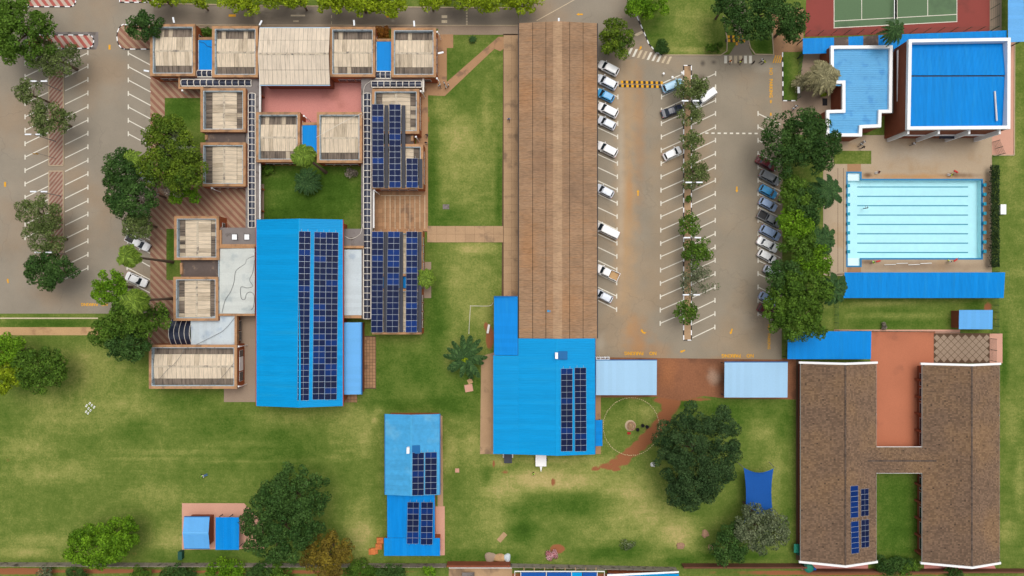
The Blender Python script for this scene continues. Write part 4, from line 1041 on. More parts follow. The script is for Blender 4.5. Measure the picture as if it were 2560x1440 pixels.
chimney(tk, 1391, 888, 6.4)
lean((1487,1050,1506,1115), 2.6, (.15,-.05), 'tiny blue awning roof on the right wall of the kitchen hall', 'blue2', 'x', walls=False, post=2)
lean((1490,901,1642,988), 3.0, (.1,-.1), 'pale blue carport left of the red soil yard', 'pale', 'y', name='carport', cat='carport', post=5, trim='n')
lean((1811,906,1969,994), 3.0, (.1,-.1), 'pale blue carport right of the red soil yard', 'pale', 'y', name='carport', cat='carport', post=5, trim='n')
pg = thing('pergola_frame', P(1510,896), 'white railing frame behind the left pale blue carport', 'railing')
for yy in (893, 898): part('rail', MB().box(X(1490,2.6), Y(yy,2.6)-.06, 2.5, X(1524,2.6), Y(yy,2.6)+.06, 2.62), m['white'], pg)
for a in (1491, 1502, 1513, 1523): part('post', MB().box(X(a,2.5)-.05, Y(898,2.5)-.05, 0, X(a,2.5)+.05, Y(893,2.5)+.05, 2.49), m['white'], pg)
# small building at the bottom
ts, bs = gable('staff_block', (963,1035,1099,1237), 1028, 4.0, 4.7, 'v', 'dusty light blue gable building with two short solar columns, bottom middle', 'building', 'dustyblue', trim='grimeb', pitch=.28)
chimney(ts, 1021, 1124, 5.2)
lean((968,1236,1087,1345), 3.0, (.12,-.12), 'deep blue lower roof with two tilted solar columns, bottom middle', 'blue2', 'y', sheet_=.76, pitch=.25)
lean((960,1345,1100,1390), 2.8, (0,-.1), 'wide blue end roof of the bottom middle building', 'blue2', 'y', sheet_=.76, pitch=.25)
# two shelters
gable('picnic_shelter', (460,1293,524,1371), 1333, 2.9, 3.4, 'h', 'sky blue gable shelter on the pink paving, bottom left', 'shelter', 'sky_b', wallm='brickd', over=.4, trim='grimeb', pitch=.22)
lean((539,1293,598,1374), 2.7, (0,.1), 'flat royal blue shelter beside the huge dark tree', 'blue2', 'y', name='picnic_shelter', cat='shelter', post=3)
# pool shelter, pump house, corner roof
lean((2110,681,2511,745), 3.4, (.2,-.2), 'long blue spectator shelter below the pool', 'blue2', 'y', name='pool_shelter', cat='shelter', post=12, sheet_=.76, pitch=.25)
lean((2397,775,2481,823), 2.7, (.1,0), 'small sky blue pump house roof near the field fence', 'sky_b', 'y', wallm='brickd', name='pump_house', cat='pump house')
lean((1969,828,2178,898), 3.0, (.1,-.1), 'blue verandah roof between the spreading trees and orange court', 'blue2', 'y', post=6, name='verandah_roof')
# covered way by the tennis court
def quadroof(name, pts, z, mat, label, cat, n=2):
    p = [P(a,b,z) for a, b in pts]
    cx = sum(q[0] for q in p)/4; cy = sum(q[1] for q in p)/4
    t = thing(name, (cx,cy,0), label, cat)
    part('roof_sheeting', MB().ribs(p[0], p[1], p[2], p[3], .25, .035, .76), m[mat], t)
    for k in range(4):
        v_ = Vector(p[k]).lerp(Vector((cx,cy,z)), .06); part('post', MB().box(v_.x-.08, v_.y-.08, 0, v_.x+.08, v_.y+.08, z-.05), m['steel'], t)
    return t
quadroof('covered_way', [(2007,96),(2085,94),(2085,133),(2007,135)], 3.0, 'blue2', 'blue covered way end nearest the driveway tree', 'covered way')
quadroof('covered_way', [(2085,94),(2121,92),(2121,132),(2085,133)], 2.98, 'flat', 'grey slatted section of covered way left of the short blue section', 'covered way')
quadroof('covered_way', [(2121,92),(2158,90),(2158,131),(2121,132)], 3.0, 'blue2', 'short blue section of covered way between two grey slatted sections', 'covered way')
quadroof('covered_way', [(2158,90),(2196,88),(2196,130),(2158,131)], 2.98, 'flat', 'grey slatted section of covered way beside the slender palm', 'covered way')
quadroof('covered_way', [(2196,88),(2517,76),(2517,120),(2196,130)], 3.0, 'blue2', 'long blue covered way between tennis court and tall blue hall', 'covered way')
quadroof('covered_way', [(2520,-60),(2520,106),(2562,104),(2558,-60)], 3.4, 'sky_b', 'sky blue covered way running up the right edge beside tennis court', 'covered way')
# pool-side buildings with white parapets
def parapet_poly(name, pts, z, label, mat, wallm, pw=7.5, ridge=None, cat='hall', ph=.55, drop=1.0):
    """building with a white parapet following a polygon (photo pixels at height z)"""
    P2 = [Vector(P(a,b,z)[:2]) for a, b in pts]
    n = len(P2); area = sum(P2[k].x*P2[(k+1)%n].y - P2[(k+1)%n].x*P2[k].y for k in range(n))
    if area < 0: P2 = P2[::-1]
    wd = D(pw); inn = []
    for k in range(n):
        a, b, c = P2[k-1], P2[k], P2[(k+1)%n]
        n1 = Vector((-(b-a).y, (b-a).x)).normalized(); n2 = Vector((-(c-b).y, (c-b).x)).normalized()
        bis = (n1+n2); bis = bis/ max(1e-6, bis.dot(n1)); inn.append(b + bis*wd)
    cx = sum(p.x for p in P2)/n; cy = sum(p.y for p in P2)/n
    t = thing(name, (cx,cy,0), label, cat)
    mb, wl = MB(), MB()
    for k in range(n):
        a, b, ia, ib = P2[k], P2[(k+1)%n], inn[k], inn[(k+1)%n]
        mb.face([(a.x,a.y,z),(b.x,b.y,z),(ib.x,ib.y,z),(ia.x,ia.y,z)]); mb.face([(a.x,a.y,z-ph),(b.x,b.y,z-ph),(b.x,b.y,z),(a.x,a.y,z)])
        mb.face([(ia.x,ia.y,z),(ib.x,ib.y,z),(ib.x,ib.y,z-drop),(ia.x,ia.y,z-drop)]); mb.face([(a.x,a.y,z-ph),(ia.x,ia.y,z-ph),(ib.x,ib.y,z-ph),(b.x,b.y,z-ph)])
        k1, k2 = a.lerp(ia, .12), b.lerp(ib, .12); j1, j2 = a.lerp(ia, .6), b.lerp(ib, .6)
        wl.face([(k1.x,k1.y,0),(k2.x,k2.y,0),(k2.x,k2.y,z-ph),(k1.x,k1.y,z-ph)]); wl.face([(j2.x,j2.y,0),(j1.x,j1.y,0),(j1.x,j1.y,z-ph),(j2.x,j2.y,z-ph)])
    part('parapet', mb, m['white'], t); part('wall', wl, m[wallm], t)
    return t, P2, inn
tp, pp, pi_ = parapet_poly('changing_rooms', [(2077,114),(2232,113),(2230,282),(2204,282),(2203,318),(2156,320),(2155,341),(2066,341),(2066,275),(2106,274),(2106,209),(2077,209)], 5.0, 'lower pale blue roofed building with white stepped parapet by the dry palm', 'blue3', 'brickd', cat='building')
zz = 4.45
mb = MB(); a, b = 2084, 2226
def pr(x0_, y0_, x1_, y1_, za, zb): mb.ribs((X(x0_,zz),Y(y0_,zz),za),(X(x0_,zz),Y(y1_,zz),za),(X(x1_,zz),Y(y1_,zz),zb),(X(x1_,zz),Y(y0_,zz),zb), .4, .03, 1.2)
pr(2083,120,2226,215,zz,zz); pr(2110,215,2226,279,zz,zz); pr(2072,279,2200,316,zz-.01,zz-.01); pr(2072,316,2151,336,zz-.02,zz-.02)
part('roof_sheeting', mb, m['blue3'], tp)
part('fascia', MB().box(X(2229,4.6), Y(282,4.6), 3.8, X(2234,4.6), Y(118,4.6), 4.55), m['gutter'], tp)
tl, pl, il = parapet_poly('sports_hall', [(2272,98),(2527,94),(2526,322),(2268,324)], 8.2, 'tall royal blue roofed hall with broad white parapet', 'blue2', 'brickd', pw=7.5, ph=.7, drop=1.6)
ins = [i_ for i_ in il]; xs_ = sorted(p.x for p in ins); ys_ = sorted(p.y for p in ins)
x0, x1, y0, y1 = (xs_[0]+xs_[1])/2-.05, (xs_[2]+xs_[3])/2+.05, (ys_[0]+ys_[1])/2-.05, (ys_[2]+ys_[3])/2+.1; ym = Y(190, 7.6)
A = MB().ribs((x0,ym+.12,7.62),(x1,ym+.16,7.62),(x1,y1,6.9),(x0,y1,6.9), .3, .045, .76); B = MB().ribs((x0,ym-.12,7.5),(x1,ym-.08,7.5),(x1,y0,6.9),(x0,y0,6.9), .3, .045, .76)
part('roof_slope', A, m['blue2'], tl); part('roof_slope', B, m['blue2'], tl)
part('ridge_gap', MB().box(x0, ym-.11, 7.2, x1, ym+.11, 7.46), m['gutter'], tl)
part('loose_pipe', MB().tube([P(2487,228,7.5), P(2492,302,7.35)], .16), m['whited'], tl)
xa, xb, ya, yb = X(2272,8.2)+.5, X(2526,8.2)-.3, Y(323,8.2)+.2, Y(96,8.2)
part('band_course', MB().box(xa-.62, ya, 4.3, xa-.3, yb-1, 4.6), m['white'], tl); part('band_course', MB().box(xa, ya-.35, 3.0, xb-1, ya-.02, 3.3), m['white'], tl)
for k in range(4):
    x_ = xa + (xb-xa-1)*k/3.0
    part('buttress', MB().prism([(x_-.2,ya-.9),(x_+.2,ya-.9),(x_+.2,ya-.022),(x_-.2,ya-.022)], 0, 7.2), m['white'], tl)
windows(tl, 's', xa, ya+.02, xb-1, yb, 1.0, 2.7, 6); windows(tl, 's', xa, ya+.02, xb-1, yb, 4.2, 6.2, 6)
cx_, cy_ = X(2372,3.0), Y(337,3.0)
part('entrance_awning', MB().box(cx_-1.9, cy_-.8, 2.9, cx_+1.9, cy_+.6, 3.05), m['poly'], tl)

# ------------------------------------------------------------------ tiled H-shaped wings
def tile_slope(mb, p00, p10, p11, p01, tw=.30, tl_=.34, skip=None):
    """tiles over a slope: u along the eave p00->p10, v from eave up to ridge p00->p01; each tile a small wedge of its own"""
    p00, p10, p11, p01 = map(Vector, (p00, p10, p11, p01))
    U, V = p10 - p00, p01 - p00
    nu, nv = int(U.length / tw), int(V.length / tl_)
    n = U.cross(V).normalized()
    if n.z < 0: n = -n
    for j in range(nv):
        for i in range(nu):
            u0, u1, v0, v1 = (i+.03)/nu, (i+.97)/nu, j/nv, (j+1.12)/nv
            if (i * 7 + j * 3) % 97 == 0: continue
            q = lambda u, v, h_: tuple(p00.lerp(p10, u).lerp(p01.lerp(p11, u), min(v,1.0)) + n*h_)
            k = len(mb.v); hm = random.uniform(.07, .115)
            mb.v += [q(u0,v0,hm), q((u0+u1)/2,v0,hm+.03), q(u1,v0,hm), q(u1,v1,.015), q((u0+u1)/2,v1,.04), q(u0,v1,.015)]
            mb.f += [(k,k+1,k+4,k+5),(k+1,k+2,k+3,k+4)]; mb.m += [0,0]
def wing(r, ridge_px, ze, zr, label, barge=True):
    x0, x1, y0, y1 = X(r[0],ze), X(r[2],ze), Y(r[3],ze), Y(r[1],ze); xr = X(ridge_px, zr)
    t = thing('tiled_wing', ((x0+x1)/2,(y0+y1)/2,0), label, 'classroom wing')
    part('wall', MB().ring(x0+.7, y0+.5, x1-.7, y1-.5, .3, 0, ze-.1), m['brickd'], t)
    mb = MB(); mb.face([(x0,y0,ze-.02),(x0,y1,ze-.02),(xr,y1,zr-.02),(xr,y0,zr-.02)]); mb.face([(xr,y0,zr-.02),(xr,y1,zr-.02),(x1,y1,ze-.02),(x1,y0,ze-.02)])
    rf = part('roof', mb, m['dust'], t)
    tm = MB(); tile_slope(tm, (x0,y1,ze),(x0,y0,ze),(xr,y0,zr),(xr,y1,zr)); tile_slope(tm, (x1,y0,ze),(x1,y1,ze),(xr,y1,zr),(xr,y0,zr))
    o = part('roof_tiles', tm, m['tile'], rf); o['kind'] = 'stuff'
    n = int((y1-y0)/.62); L_ = (y1-y0)/n
    me = cmesh(('ridge_tile', round(L_,3)), lambda: MB().prism([(-.16,-L_/2+.03),(.16,-L_/2+.03),(.16,L_/2-.03),(-.16,L_/2-.03)], 0, .1), [m['tile_r']])
    for k in range(n): place('ridge_tile', me, rf, (xr, y0+(k+.5)*L_, zr+.03))
    for yy, s_ in ((y0,-1),(y1,1)):
        b_ = MB(); 
        for (xa_, za_), (xb_, zb_) in (((x0-.35,ze-.04),(xr,zr+.16)),((xr,zr+.16),(x1+.35,ze-.04))):
            k = len(b_.v); w2 = .42
            ys = (yy, yy+s_*w2)
            for zz_ in (0, -.35):
                b_.v += [(xa_,ys[0],za_+zz_+.1),(xb_,ys[0],zb_+zz_+.1),(xb_,ys[1],zb_+zz_+.1),(xa_,ys[1],za_+zz_+.1)]
            for f_ in ((0,1,2,3),(7,6,5,4),(0,4,5,1),(1,5,6,2),(2,6,7,3),(3,7,4,0)): b_.f.append(tuple(k+j for j in f_)); b_.m.append(0)
        part('bargeboard', b_, m['white'], t)
    for xx, s_ in ((x0,-1),(x1,1)): part('gutter', MB().box(xx+s_*.01, y0, ze-.14, xx+s_*.13, y1, ze+.0), m['greytrim'], t)
    windows(t, 'w', x0+.7, y0+.5, x1-.7, y1-.5, .9, 2.2, 12, margin=.03)
    return t, (x0,y0,x1,y1,xr)
tw1, w1 = wing((2002,909,2190,1402), 2113, 2.9, 5.0, 'left brown tiled wing carrying four small solar groups')
tw2, w2_ = wing((2306,912,2498,1405), 2429, 2.9, 5.0, 'right brown tiled wing beside the sports field')
# connecting roof
ze, zr = 2.9, 3.5
x0, x1, y0, y1 = X(2190,ze), X(2306,ze), Y(1182,ze), Y(1118,ze); yr = (y0+y1)/2
tcn = thing('tiled_link', ((x0+x1)/2,yr,0), 'small brown tiled roof joining the two tiled wings', 'roof link')
xa, xb = x0 - (zr-ze)/2.1*(w1[2]-w1[4]), x1 + (zr-ze)/2.1*(w2_[4]-w2_[0])
mb = MB(); mb.face([(x0,y0,ze-.02),(x1,y0,ze-.02),(xb,yr,zr-.02),(xa,yr,zr-.02)]); mb.face([(x0,y1,ze-.02),(x1,y1,ze-.02),(xb,yr,zr-.02),(xa,yr,zr-.02)])
rf = part('roof', mb, m['dust'], tcn)
tm = MB(); tile_slope(tm, (x0,y0,ze),(x1,y0,ze),(xb,yr,zr),(xa,yr,zr)); tile_slope(tm, (x1,y1,ze),(x0,y1,ze),(xa,yr,zr),(xb,yr,zr))
o = part('roof_tiles', tm, m['tile'], rf); o['kind'] = 'stuff'
for k in range(18): part('ridge_tile', MB().box(xa+(xb-xa)*(k+.05)/18, yr-.16, zr+.03, xa+(xb-xa)*(k+.95)/18, yr+.16, zr+.13), m['tile_r'], rf)
part('wall', MB().ring(x0-.5, y0+.5, x1+.5, y1-.5, .3, 0, ze-.1), m['brickd'], tcn)
part('gutter', MB().box(x0, y1+.01, ze-.14, x1, y1+.13, ze), m['whited'], tcn); part('gutter', MB().box(x0, y0-.13, ze-.14, x1, y0-.01, ze), m['whited'], tcn)
for k in range(5): part('pier', MB().box(w2_[0]+.1, Y(950+k*42), 0, w2_[0]+.55, Y(950+k*42)+.4, 2.8), m['brickd'], tw2)
for k in range(5): part('pier', MB().box(w2_[0]+.1, Y(1210+k*42), 0, w2_[0]+.55, Y(1210+k*42)+.4, 2.8), m['brickd'], tw2)

# ------------------------------------------------------------------ solar arrays
def solar(label, tl, tr, br, bl, zl, zr_, cols, rows, beam=False, brights=.22, colgap=0.0, split=True, up=.12):
    """tl..bl photo pixels of the array corners; zl/zr_ heights of its left and right edges"""
    c = [Vector(P(*tl, zl)), Vector(P(*tr, zr_)), Vector(P(*br, zr_)), Vector(P(*bl, zl))]
    o_ = (c[0]+c[2])/2
    t = thing('solar_array', (o_.x,o_.y,min(zl,zr_)-.15), label, 'solar panels', 'solar panel rows')
    U = (c[1]-c[0]+c[2]-c[3])/2; V = (c[3]-c[0]+c[2]-c[1])/2
    un, vn = U.normalized(), V.normalized(); nn = vn.cross(un).normalized()
    if nn.z < 0: nn = -nn
    pw, ph = U.length/cols, V.length/rows
    def pm(mt):
        mb = MB(); a, b = pw/2-.012, ph/2-.012
        mb.box(-a,-b,-.02,a,b,.02, 0)
        for s_ in ((-1,1) if split else (0,)):
            if s_: xa_, xb_ = (-a+.022, -.016) if s_ < 0 else (.016, a-.022)
            else: xa_, xb_ = -a+.022, a-.03
            mb.face([(xa_,-b+.022,.023),(xb_,-b+.022,.023),(xb_,b-.022,.023),(xa_,b-.022,.023)], 1)
        return mb
    M3 = Matrix((un, -vn, nn)).transposed().to_4x4()
    pwl = Vector(WL[t.name])
    for i in range(cols):
        base = random.choice(['pv0','pv0','pv1'])
        for j in range(rows):
            r_ = random.random()
            mt = 'pv2' if r_ < brights else (('pv1' if base == 'pv0' else 'pv0') if r_ < brights+.2 else base)
            me = cmesh(('solar_panel', round(pw,2), round(ph,2), mt, split), lambda: pm(mt), [m['pvf'], m[mt]])
            p = c[0] + U*((i+.5)/cols) + V*((j+.5)/rows) + (c[1]-c[0]-U)*0
            # follow the corner skew down the column
            p = (c[0].lerp(c[1], (i+.5)/cols)).lerp(c[3].lerp(c[2], (i+.5)/cols), (j+.5)/rows)
            o = bpy.data.objects.new('solar_panel', me); scene.collection.objects.link(o); o.parent = t
            o.matrix_local = Matrix.Translation(p - pwl + nn*up) @ M3
    for i in range(cols):
        for f_ in (.22, .78):
            a = c[0].lerp(c[1], (i+f_)/cols) - vn*.45 + nn*(up-.06); b = c[3].lerp(c[2], (i+f_)/cols) + vn*.15 + nn*(up-.06)
            part('rail', MB().tube([a, b], .035, 4), m['alu'], t)
    if beam:
        for f_ in (.22, .78):
            for j in range(0, rows+1, 4):
                q_ = c[0].lerp(c[1], f_).lerp(c[3].lerp(c[2], f_), min(j, rows)/rows)
                part('stand', MB().box(q_.x-.04, q_.y-.04, min(zl,zr_)-1.0, q_.x+.04, q_.y+.04, q_.z+up-.06), m['alu'], t)
        a = c[1] + un*.05; b = c[2] + un*.05; z = min(zl,zr_) - .55
        part('channel', MB().box(min(a.x,b.x)+.04, b.y, z-.25, min(a.x,b.x)+.75, a.y, z), m['steel'], t)  # dark strip along the right side of the row, lower than the panels
    return t
def hz(px_, ze, zr, pr_, pe): return zr + (ze-zr)*(px_-pr_)/(pe-pr_)
h_ = lambda p_: hz(p_, 5.6, 7.4, 748, 857)
solar('single solar column nearest the ridge of the blue hall', (748,578),(776,579),(773,1001),(743,1001), h_(750), h_(775), 1, 28)
solar('double width solar column on the right slope of the blue hall', (786,580),(846,581),(842,999),(781,999), h_(786), h_(844), 2, 28)
solar('tall solar row on the block beside the canopy, upper group', (930,261),(959,261),(960,469),(931,469), 4.62, 4.5, 1, 14, beam=True)
solar('middle tall solar row of the upper group, with gap either side', (973,261),(1002,261),(1002,469),(973,469), 4.62, 4.5, 1, 14, beam=True)
solar('short solar row of five panels beside the lawn', (1016,396),(1045,396),(1045,469),(1016,469), 4.62, 4.5, 1, 5, beam=True)
solar('left solar row of the lower group beside the canopy', (930,579),(959,579),(957,831),(928,831), 4.62, 4.5, 1, 17, beam=True)
solar('middle solar row of the lower group crossing the blue strip', (970,579),(1000,579),(996,831),(966,831), 4.62, 4.5, 1, 17, beam=True)
solar('right solar row of the lower group beside the bright palm', (1016,579),(1044,579),(1043,831),(1014,831), 4.62, 4.5, 1, 17, beam=True, brights=.35)
h_ = lambda p_: hz(p_, 4.6, 5.7, 1393, 1487)
solar('left solar column on the kitchen hall', (1402,921),(1431,921),(1431,1128),(1402,1128), h_(1402), h_(1431), 1, 14)
solar('right solar column on the kitchen hall', (1436,919),(1465,919),(1466,1128),(1437,1128), h_(1436), h_(1465), 1, 14)
h_ = lambda p_: hz(p_, 4.0, 4.7, 1028, 1099)
solar('left solar column on the dusty blue gable building', (1031,1131),(1060,1131),(1060,1238),(1030,1238), h_(1031), h_(1060), 1, 7, brights=.1)
solar('right solar column on the dusty blue gable building', (1063,1130),(1092,1130),(1092,1236),(1062,1236), h_(1063), h_(1092), 1, 7, brights=.1)
solar('left solar column on the deep blue lower roof', (1019,1255),(1048,1255),(1046,1359),(1017,1359), 3.5, 3.4, 1, 7, brights=.5)
solar('right solar column on the deep blue lower roof', (1053,1255),(1083,1255),(1081,1361),(1052,1361), 3.5, 3.4, 1, 7, brights=.6)
h_ = lambda p_: hz(p_, 2.9, 5.0, 2113, 2190)
solar('upper left blue solar group on the tiled wing', (2125,1215),(2144,1213),(2145,1293),(2125,1294), h_(2125), h_(2144), 1, 6, brights=1.0, split=False)
solar('lower left blue solar group on the tiled wing', (2126,1304),(2145,1302),(2147,1382),(2127,1384), h_(2125), h_(2144), 1, 6, brights=1.0, split=False)
solar('upper right dark solar group on the tiled wing', (2151,1222),(2170,1221),(2171,1289),(2151,1290), h_(2151), h_(2170), 1, 5, brights=.0)
solar('lower right dark solar group on the tiled wing', (2152,1299),(2171,1298),(2172,1367),(2152,1369), h_(2151), h_(2170), 1, 5, brights=.0)
# ------------------------------------------------------------------ trees and plants
def leaf_mesh(name, C, N, S, tone, mat, aspect=.62):
    n = len(C)
    N = N / np.maximum(1e-6, np.linalg.norm(N, axis=1, keepdims=True))
    r = rng.normal(size=(n,3)); T = np.cross(N, r); T /= np.maximum(1e-6, np.linalg.norm(T, axis=1, keepdims=True)); B = np.cross(N, T)
    s = S[:,None] * .5
    V = np.stack([C - T*s, C - B*s*aspect + N*s*.15, C + T*s, C + B*s*aspect + N*s*.15], 1).reshape(-1,3)
    me = bpy.data.meshes.new(name)
    me.vertices.add(4*n); me.vertices.foreach_set('co', V.astype(np.float32).ravel())
    me.loops.add(4*n); me.loops.foreach_set('vertex_index', np.arange(4*n, dtype=np.int32))
    me.polygons.add(n); me.polygons.foreach_set('loop_start', np.arange(0, 4*n, 4, dtype=np.int32)); me.polygons.foreach_set('loop_total', np.full(n, 4, np.int32))
    me.update(calc_edges=True)
    a = me.attributes.new('tone', 'FLOAT', 'FACE'); a.data.foreach_set('value', tone.astype(np.float32))
    me.materials.append(mat)
    return me
def unit(n): 
    v = rng.normal(size=(n,3)); return v / np.linalg.norm(v, axis=1, keepdims=True)
def crown(rx, ry, rz, leaf, cover, nclump, csize, hollow=.30, lobes=.10, up=.35):
    """leaf positions for a crown made of many clumps; hollow = how far clumps keep from the middle"""
    d = unit(nclump); d[:,2] = np.abs(d[:,2])*1.0 - .12
    d /= np.linalg.norm(d, axis=1, keepdims=True)
    ang = np.arctan2(d[:,1], d[:,0]); ph = rng.uniform(0, 6.28, 3)
    lob = 1 + lobes*(np.sin(2*ang+ph[0])*.5 + np.sin(3*ang+ph[1])*.6 + np.sin(5*ang+ph[2])*.5)
    rad = (hollow + (1-hollow)*np.sqrt(rng.uniform(0,1,nclump)))
    rad = np.minimum(rad, 1.0) * (1 - csize*.45)
    rm = (rx+ry)/2
    cc = d * np.array([rx,ry,rz]) * (rad*lob)[:,None]
    # flat-lying clumps fill the middle of the plan view
    fill = nclump//3
    aa, rr = rng.uniform(0,6.28,fill), np.sqrt(rng.uniform(0,1,fill))*.8
    cc[:fill] = np.stack([np.cos(aa)*rr*rx, np.sin(aa)*rr*ry, rz*np.sqrt(np.maximum(0,1-rr**2))*rng.uniform(.55,.95,fill)], 1)
    cs = rm*csize*rng.uniform(.6,1.25,nclump)
    area = math.pi*rx*ry
    n = int(cover*area/(leaf*leaf*.31))
    wgt = cs**2; idx = rng.choice(nclump, n, p=wgt/wgt.sum())
    nd = unit(n); nd[:,2] = np.abs(nd[:,2])*1.0 - .25*rng.uniform(0,1,n)
    C = cc[idx] + nd*cs[idx][:,None]*np.array([1,1,.7])*rng.uniform(.72,1.06,(n,1))
    Nn = nd*.8 + rng.normal(size=(n,3))*.45 + np.array([0,0,up])
    tone = np.clip(rng.uniform(0,1,nclump)[idx]*.6 + rng.uniform(0,.5,n) - .05, 0, 1)
    S = leaf*rng.uniform(.6,1.35,n)
    return C, Nn, S, tone, cc
TK = {  # kind: foliage, leaf size, cover, clump size
 'dark':('dark',.40,4.2,.26), 'deep':('deep',.34,4.8,.22), 'mid':('mid',.42,4.0,.26), 'olive':('olive',.34,2.7,.24), 'sparse':('olive',.30,1.5,.22),
 'lime':('lime',.42,4.2,.26), 'bright':('bright',.40,4.2,.24), 'glossy':('glossy',.42,4.0,.27), 'grey':('grey',.40,3.4,.25), 'gold':('gold',.36,3.8,.25),
 'rust':('rust',.22,4,.3), 'ball':('mid',.22,5,.3), 'balld':('dark',.2,5,.3), 'balll':('lime',.2,5,.3), 'twig':('twig',.30,1.4,.3), 'pink':('pinkf',.24,3.5,.3), 'bush':('mid',.28,4,.3), 'bushd':('dark',.28,4,.3), 'thin':('grey',.3,1.1,.22)}
def tree(x, y, rx, ry, h, kind, label, name='tree', cat='tree', group=None, flat=.62, nclump=None, lean=0.0, trunk=True, lobes=.11, cover=None, hollow=.30):
    fk, leaf, cov, cs = TK[kind]
    cov = cover or cov
    rz0 = flat * (rx+ry)/2/F*(H-h*.7); zc = max(h - rz0, .15)
    wx, wy = 1.14*rx/F*(H-zc-rz0*.4), 1.14*ry/F*(H-zc-rz0*.4)
    zc2 = zc + rz0*.35
    cx, cy = X(x, zc2), Y(y, zc2)
    t = thing(name, (cx,cy,0), label, cat, group)
    rm = (wx+wy)/2
    cs = min(.34, max(.13, (.75 + .055*rm)/rm))
    nc = nclump or int(min(220, max(18, 2.6/cs**2)))
    C, N, S, tone, cc = crown(wx, wy, rz0, leaf, cov, nc, cs, lobes=lobes, hollow=hollow)
    me = leaf_mesh('crown', C, N, S, tone, fo[fk])
    place('crown', me, t, (cx,cy,zc))
    if trunk:
        mb = MB(); r0 = max(.07, .045*rm + .06)
        mb.tube([(cx+.2*r0,cy,0),(cx,cy+.1,zc*.5),(cx+.05,cy,zc+.1*rz0)], [r0*1.25, r0, r0*.8], 8)
        for k in rng.choice(len(cc), min(7, len(cc)), replace=False):
            e = cc[k]
            mb.tube([(cx+.03,cy,zc*.85),(cx+e[0]*.45,cy+e[1]*.45,zc+e[2]*.35),(cx+e[0]*.85,cy+e[1]*.85,zc+e[2]*.8)], [r0*.55, r0*.35, r0*.14], 5)
        part('trunk', mb, m['bark'], t)
    return t
G1 = 'trees in the left car park'
tree(48,72,84,80,11,'mid','big full tree at the top left corner of the left car park', group=G1)
tree(8,40,50,44,10,'mid','leafy tree cut by the left edge above the big corner tree', group=G1)
tree(140,148,58,40,8,'olive','olive loose tree beside the striped island', group=G1)
tree(72,236,36,34,7,'olive','small olive tree left of the median, below two white lamps', group=G1, cover=2.0)
tree(122,296,46,40,8,'olive','olive tree spreading over the median, third from the top', group=G1, cover=3.0)
tree(96,536,58,44,8,'sparse','thin airy tree with bay lines showing through it', group=G1, cover=2.0)
tree(112,592,56,40,8,'sparse','thin airy tree just above the dense dark rounded one', group=G1, cover=2.2)
tree(120,680,62,44,8,'dark','dense dark rounded tree at the lower end of the median', group=G1)
tree(357,62,43,36,6,'dark','round dense shrub tree on the island at the classroom corner', group=None, flat=.7)
G2 = 'trees beside the plaza'
tree(420,335,62,46,10,'glossy','glossy tree at the top of the plaza cluster beside the lawn', group=G2)
tree(445,365,46,36,9,'grey','greyish tree top beside the dark lawn in the plaza cluster', group=G2, cover=3)
tree(455,425,60,58,11,'glossy','glossy tree touching the classroom roof in the plaza cluster', group=G2)
tree(395,420,52,44,11,'glossy','yellow flecked glossy tree in the middle of the plaza cluster', group=G2)
tree(303,425,50,50,10,'dark','dark tree on the car park side of the plaza cluster', group=G2)
tree(330,500,62,56,10,'dark','dark tree at the lower car park side of the plaza cluster', group=G2)
tree(345,560,44,32,8,'olive','dull olive tree just above the white pickup with black bed', group=G2, cover=3.4)
tree(360,480,30,28,9,'twig','bare grey twiggy tree in the plaza cluster', group=G2)
tree(425,462,34,24,9,'twig','bare twiggy branches beside the striped plaza paving', group=G2)
tree(457,487,38,24,7,'bright','bright green round tree overhanging the striped plaza', group=G2)
G3 = 'trees at the lower end of the plaza'
tree(275,718,46,42,9,'bright','bright green tree hiding the rear of the white car', group=G3)
tree(335,790,66,58,11,'mid','tall green tree with layered crown right of the yellow lettering', group=G3)
tree(275,830,48,36,9,'mid','green tree beside the end of the sandy path', group=G3)
tree(315,862,60,40,9,'dark','dark green tree reaching into the lawn left of long classroom block', group=G3)
tree(405,783,18,13,2,'bushd','low dark shrub between layered tree and classroom', name='shrub', cat='shrub', flat=.7)
G4 = 'lime trees in the left lawn'
tree(10,880,50,44,8,'bright','bright tree cut by the left edge below the sandy path', group=G4)
tree(8,935,44,44,8,'lime','lime green tree cut by the left edge beside the oval tree', group=G4)
tree(98,920,66,54,9,'mid','oval green tree on the left lawn', group=G4)
tree(290,1340,62,38,8,'bright','bright green tree, upper half of the clump by the bottom wall', group=G4)
tree(238,1368,78,54,9,'bright','bright green tree overhanging the bottom concrete wall', group=G4)
tree(732,1240,84,66,12,'dark','upper half of the huge dark tree beside the two blue shelters')
tree(698,1320,96,84,13,'dark','huge dark tree covering the right end of the pink paving')
tree(812,1392,64,54,9,'gold','golden brown tree at the bottom wall beside the huge dark tree')
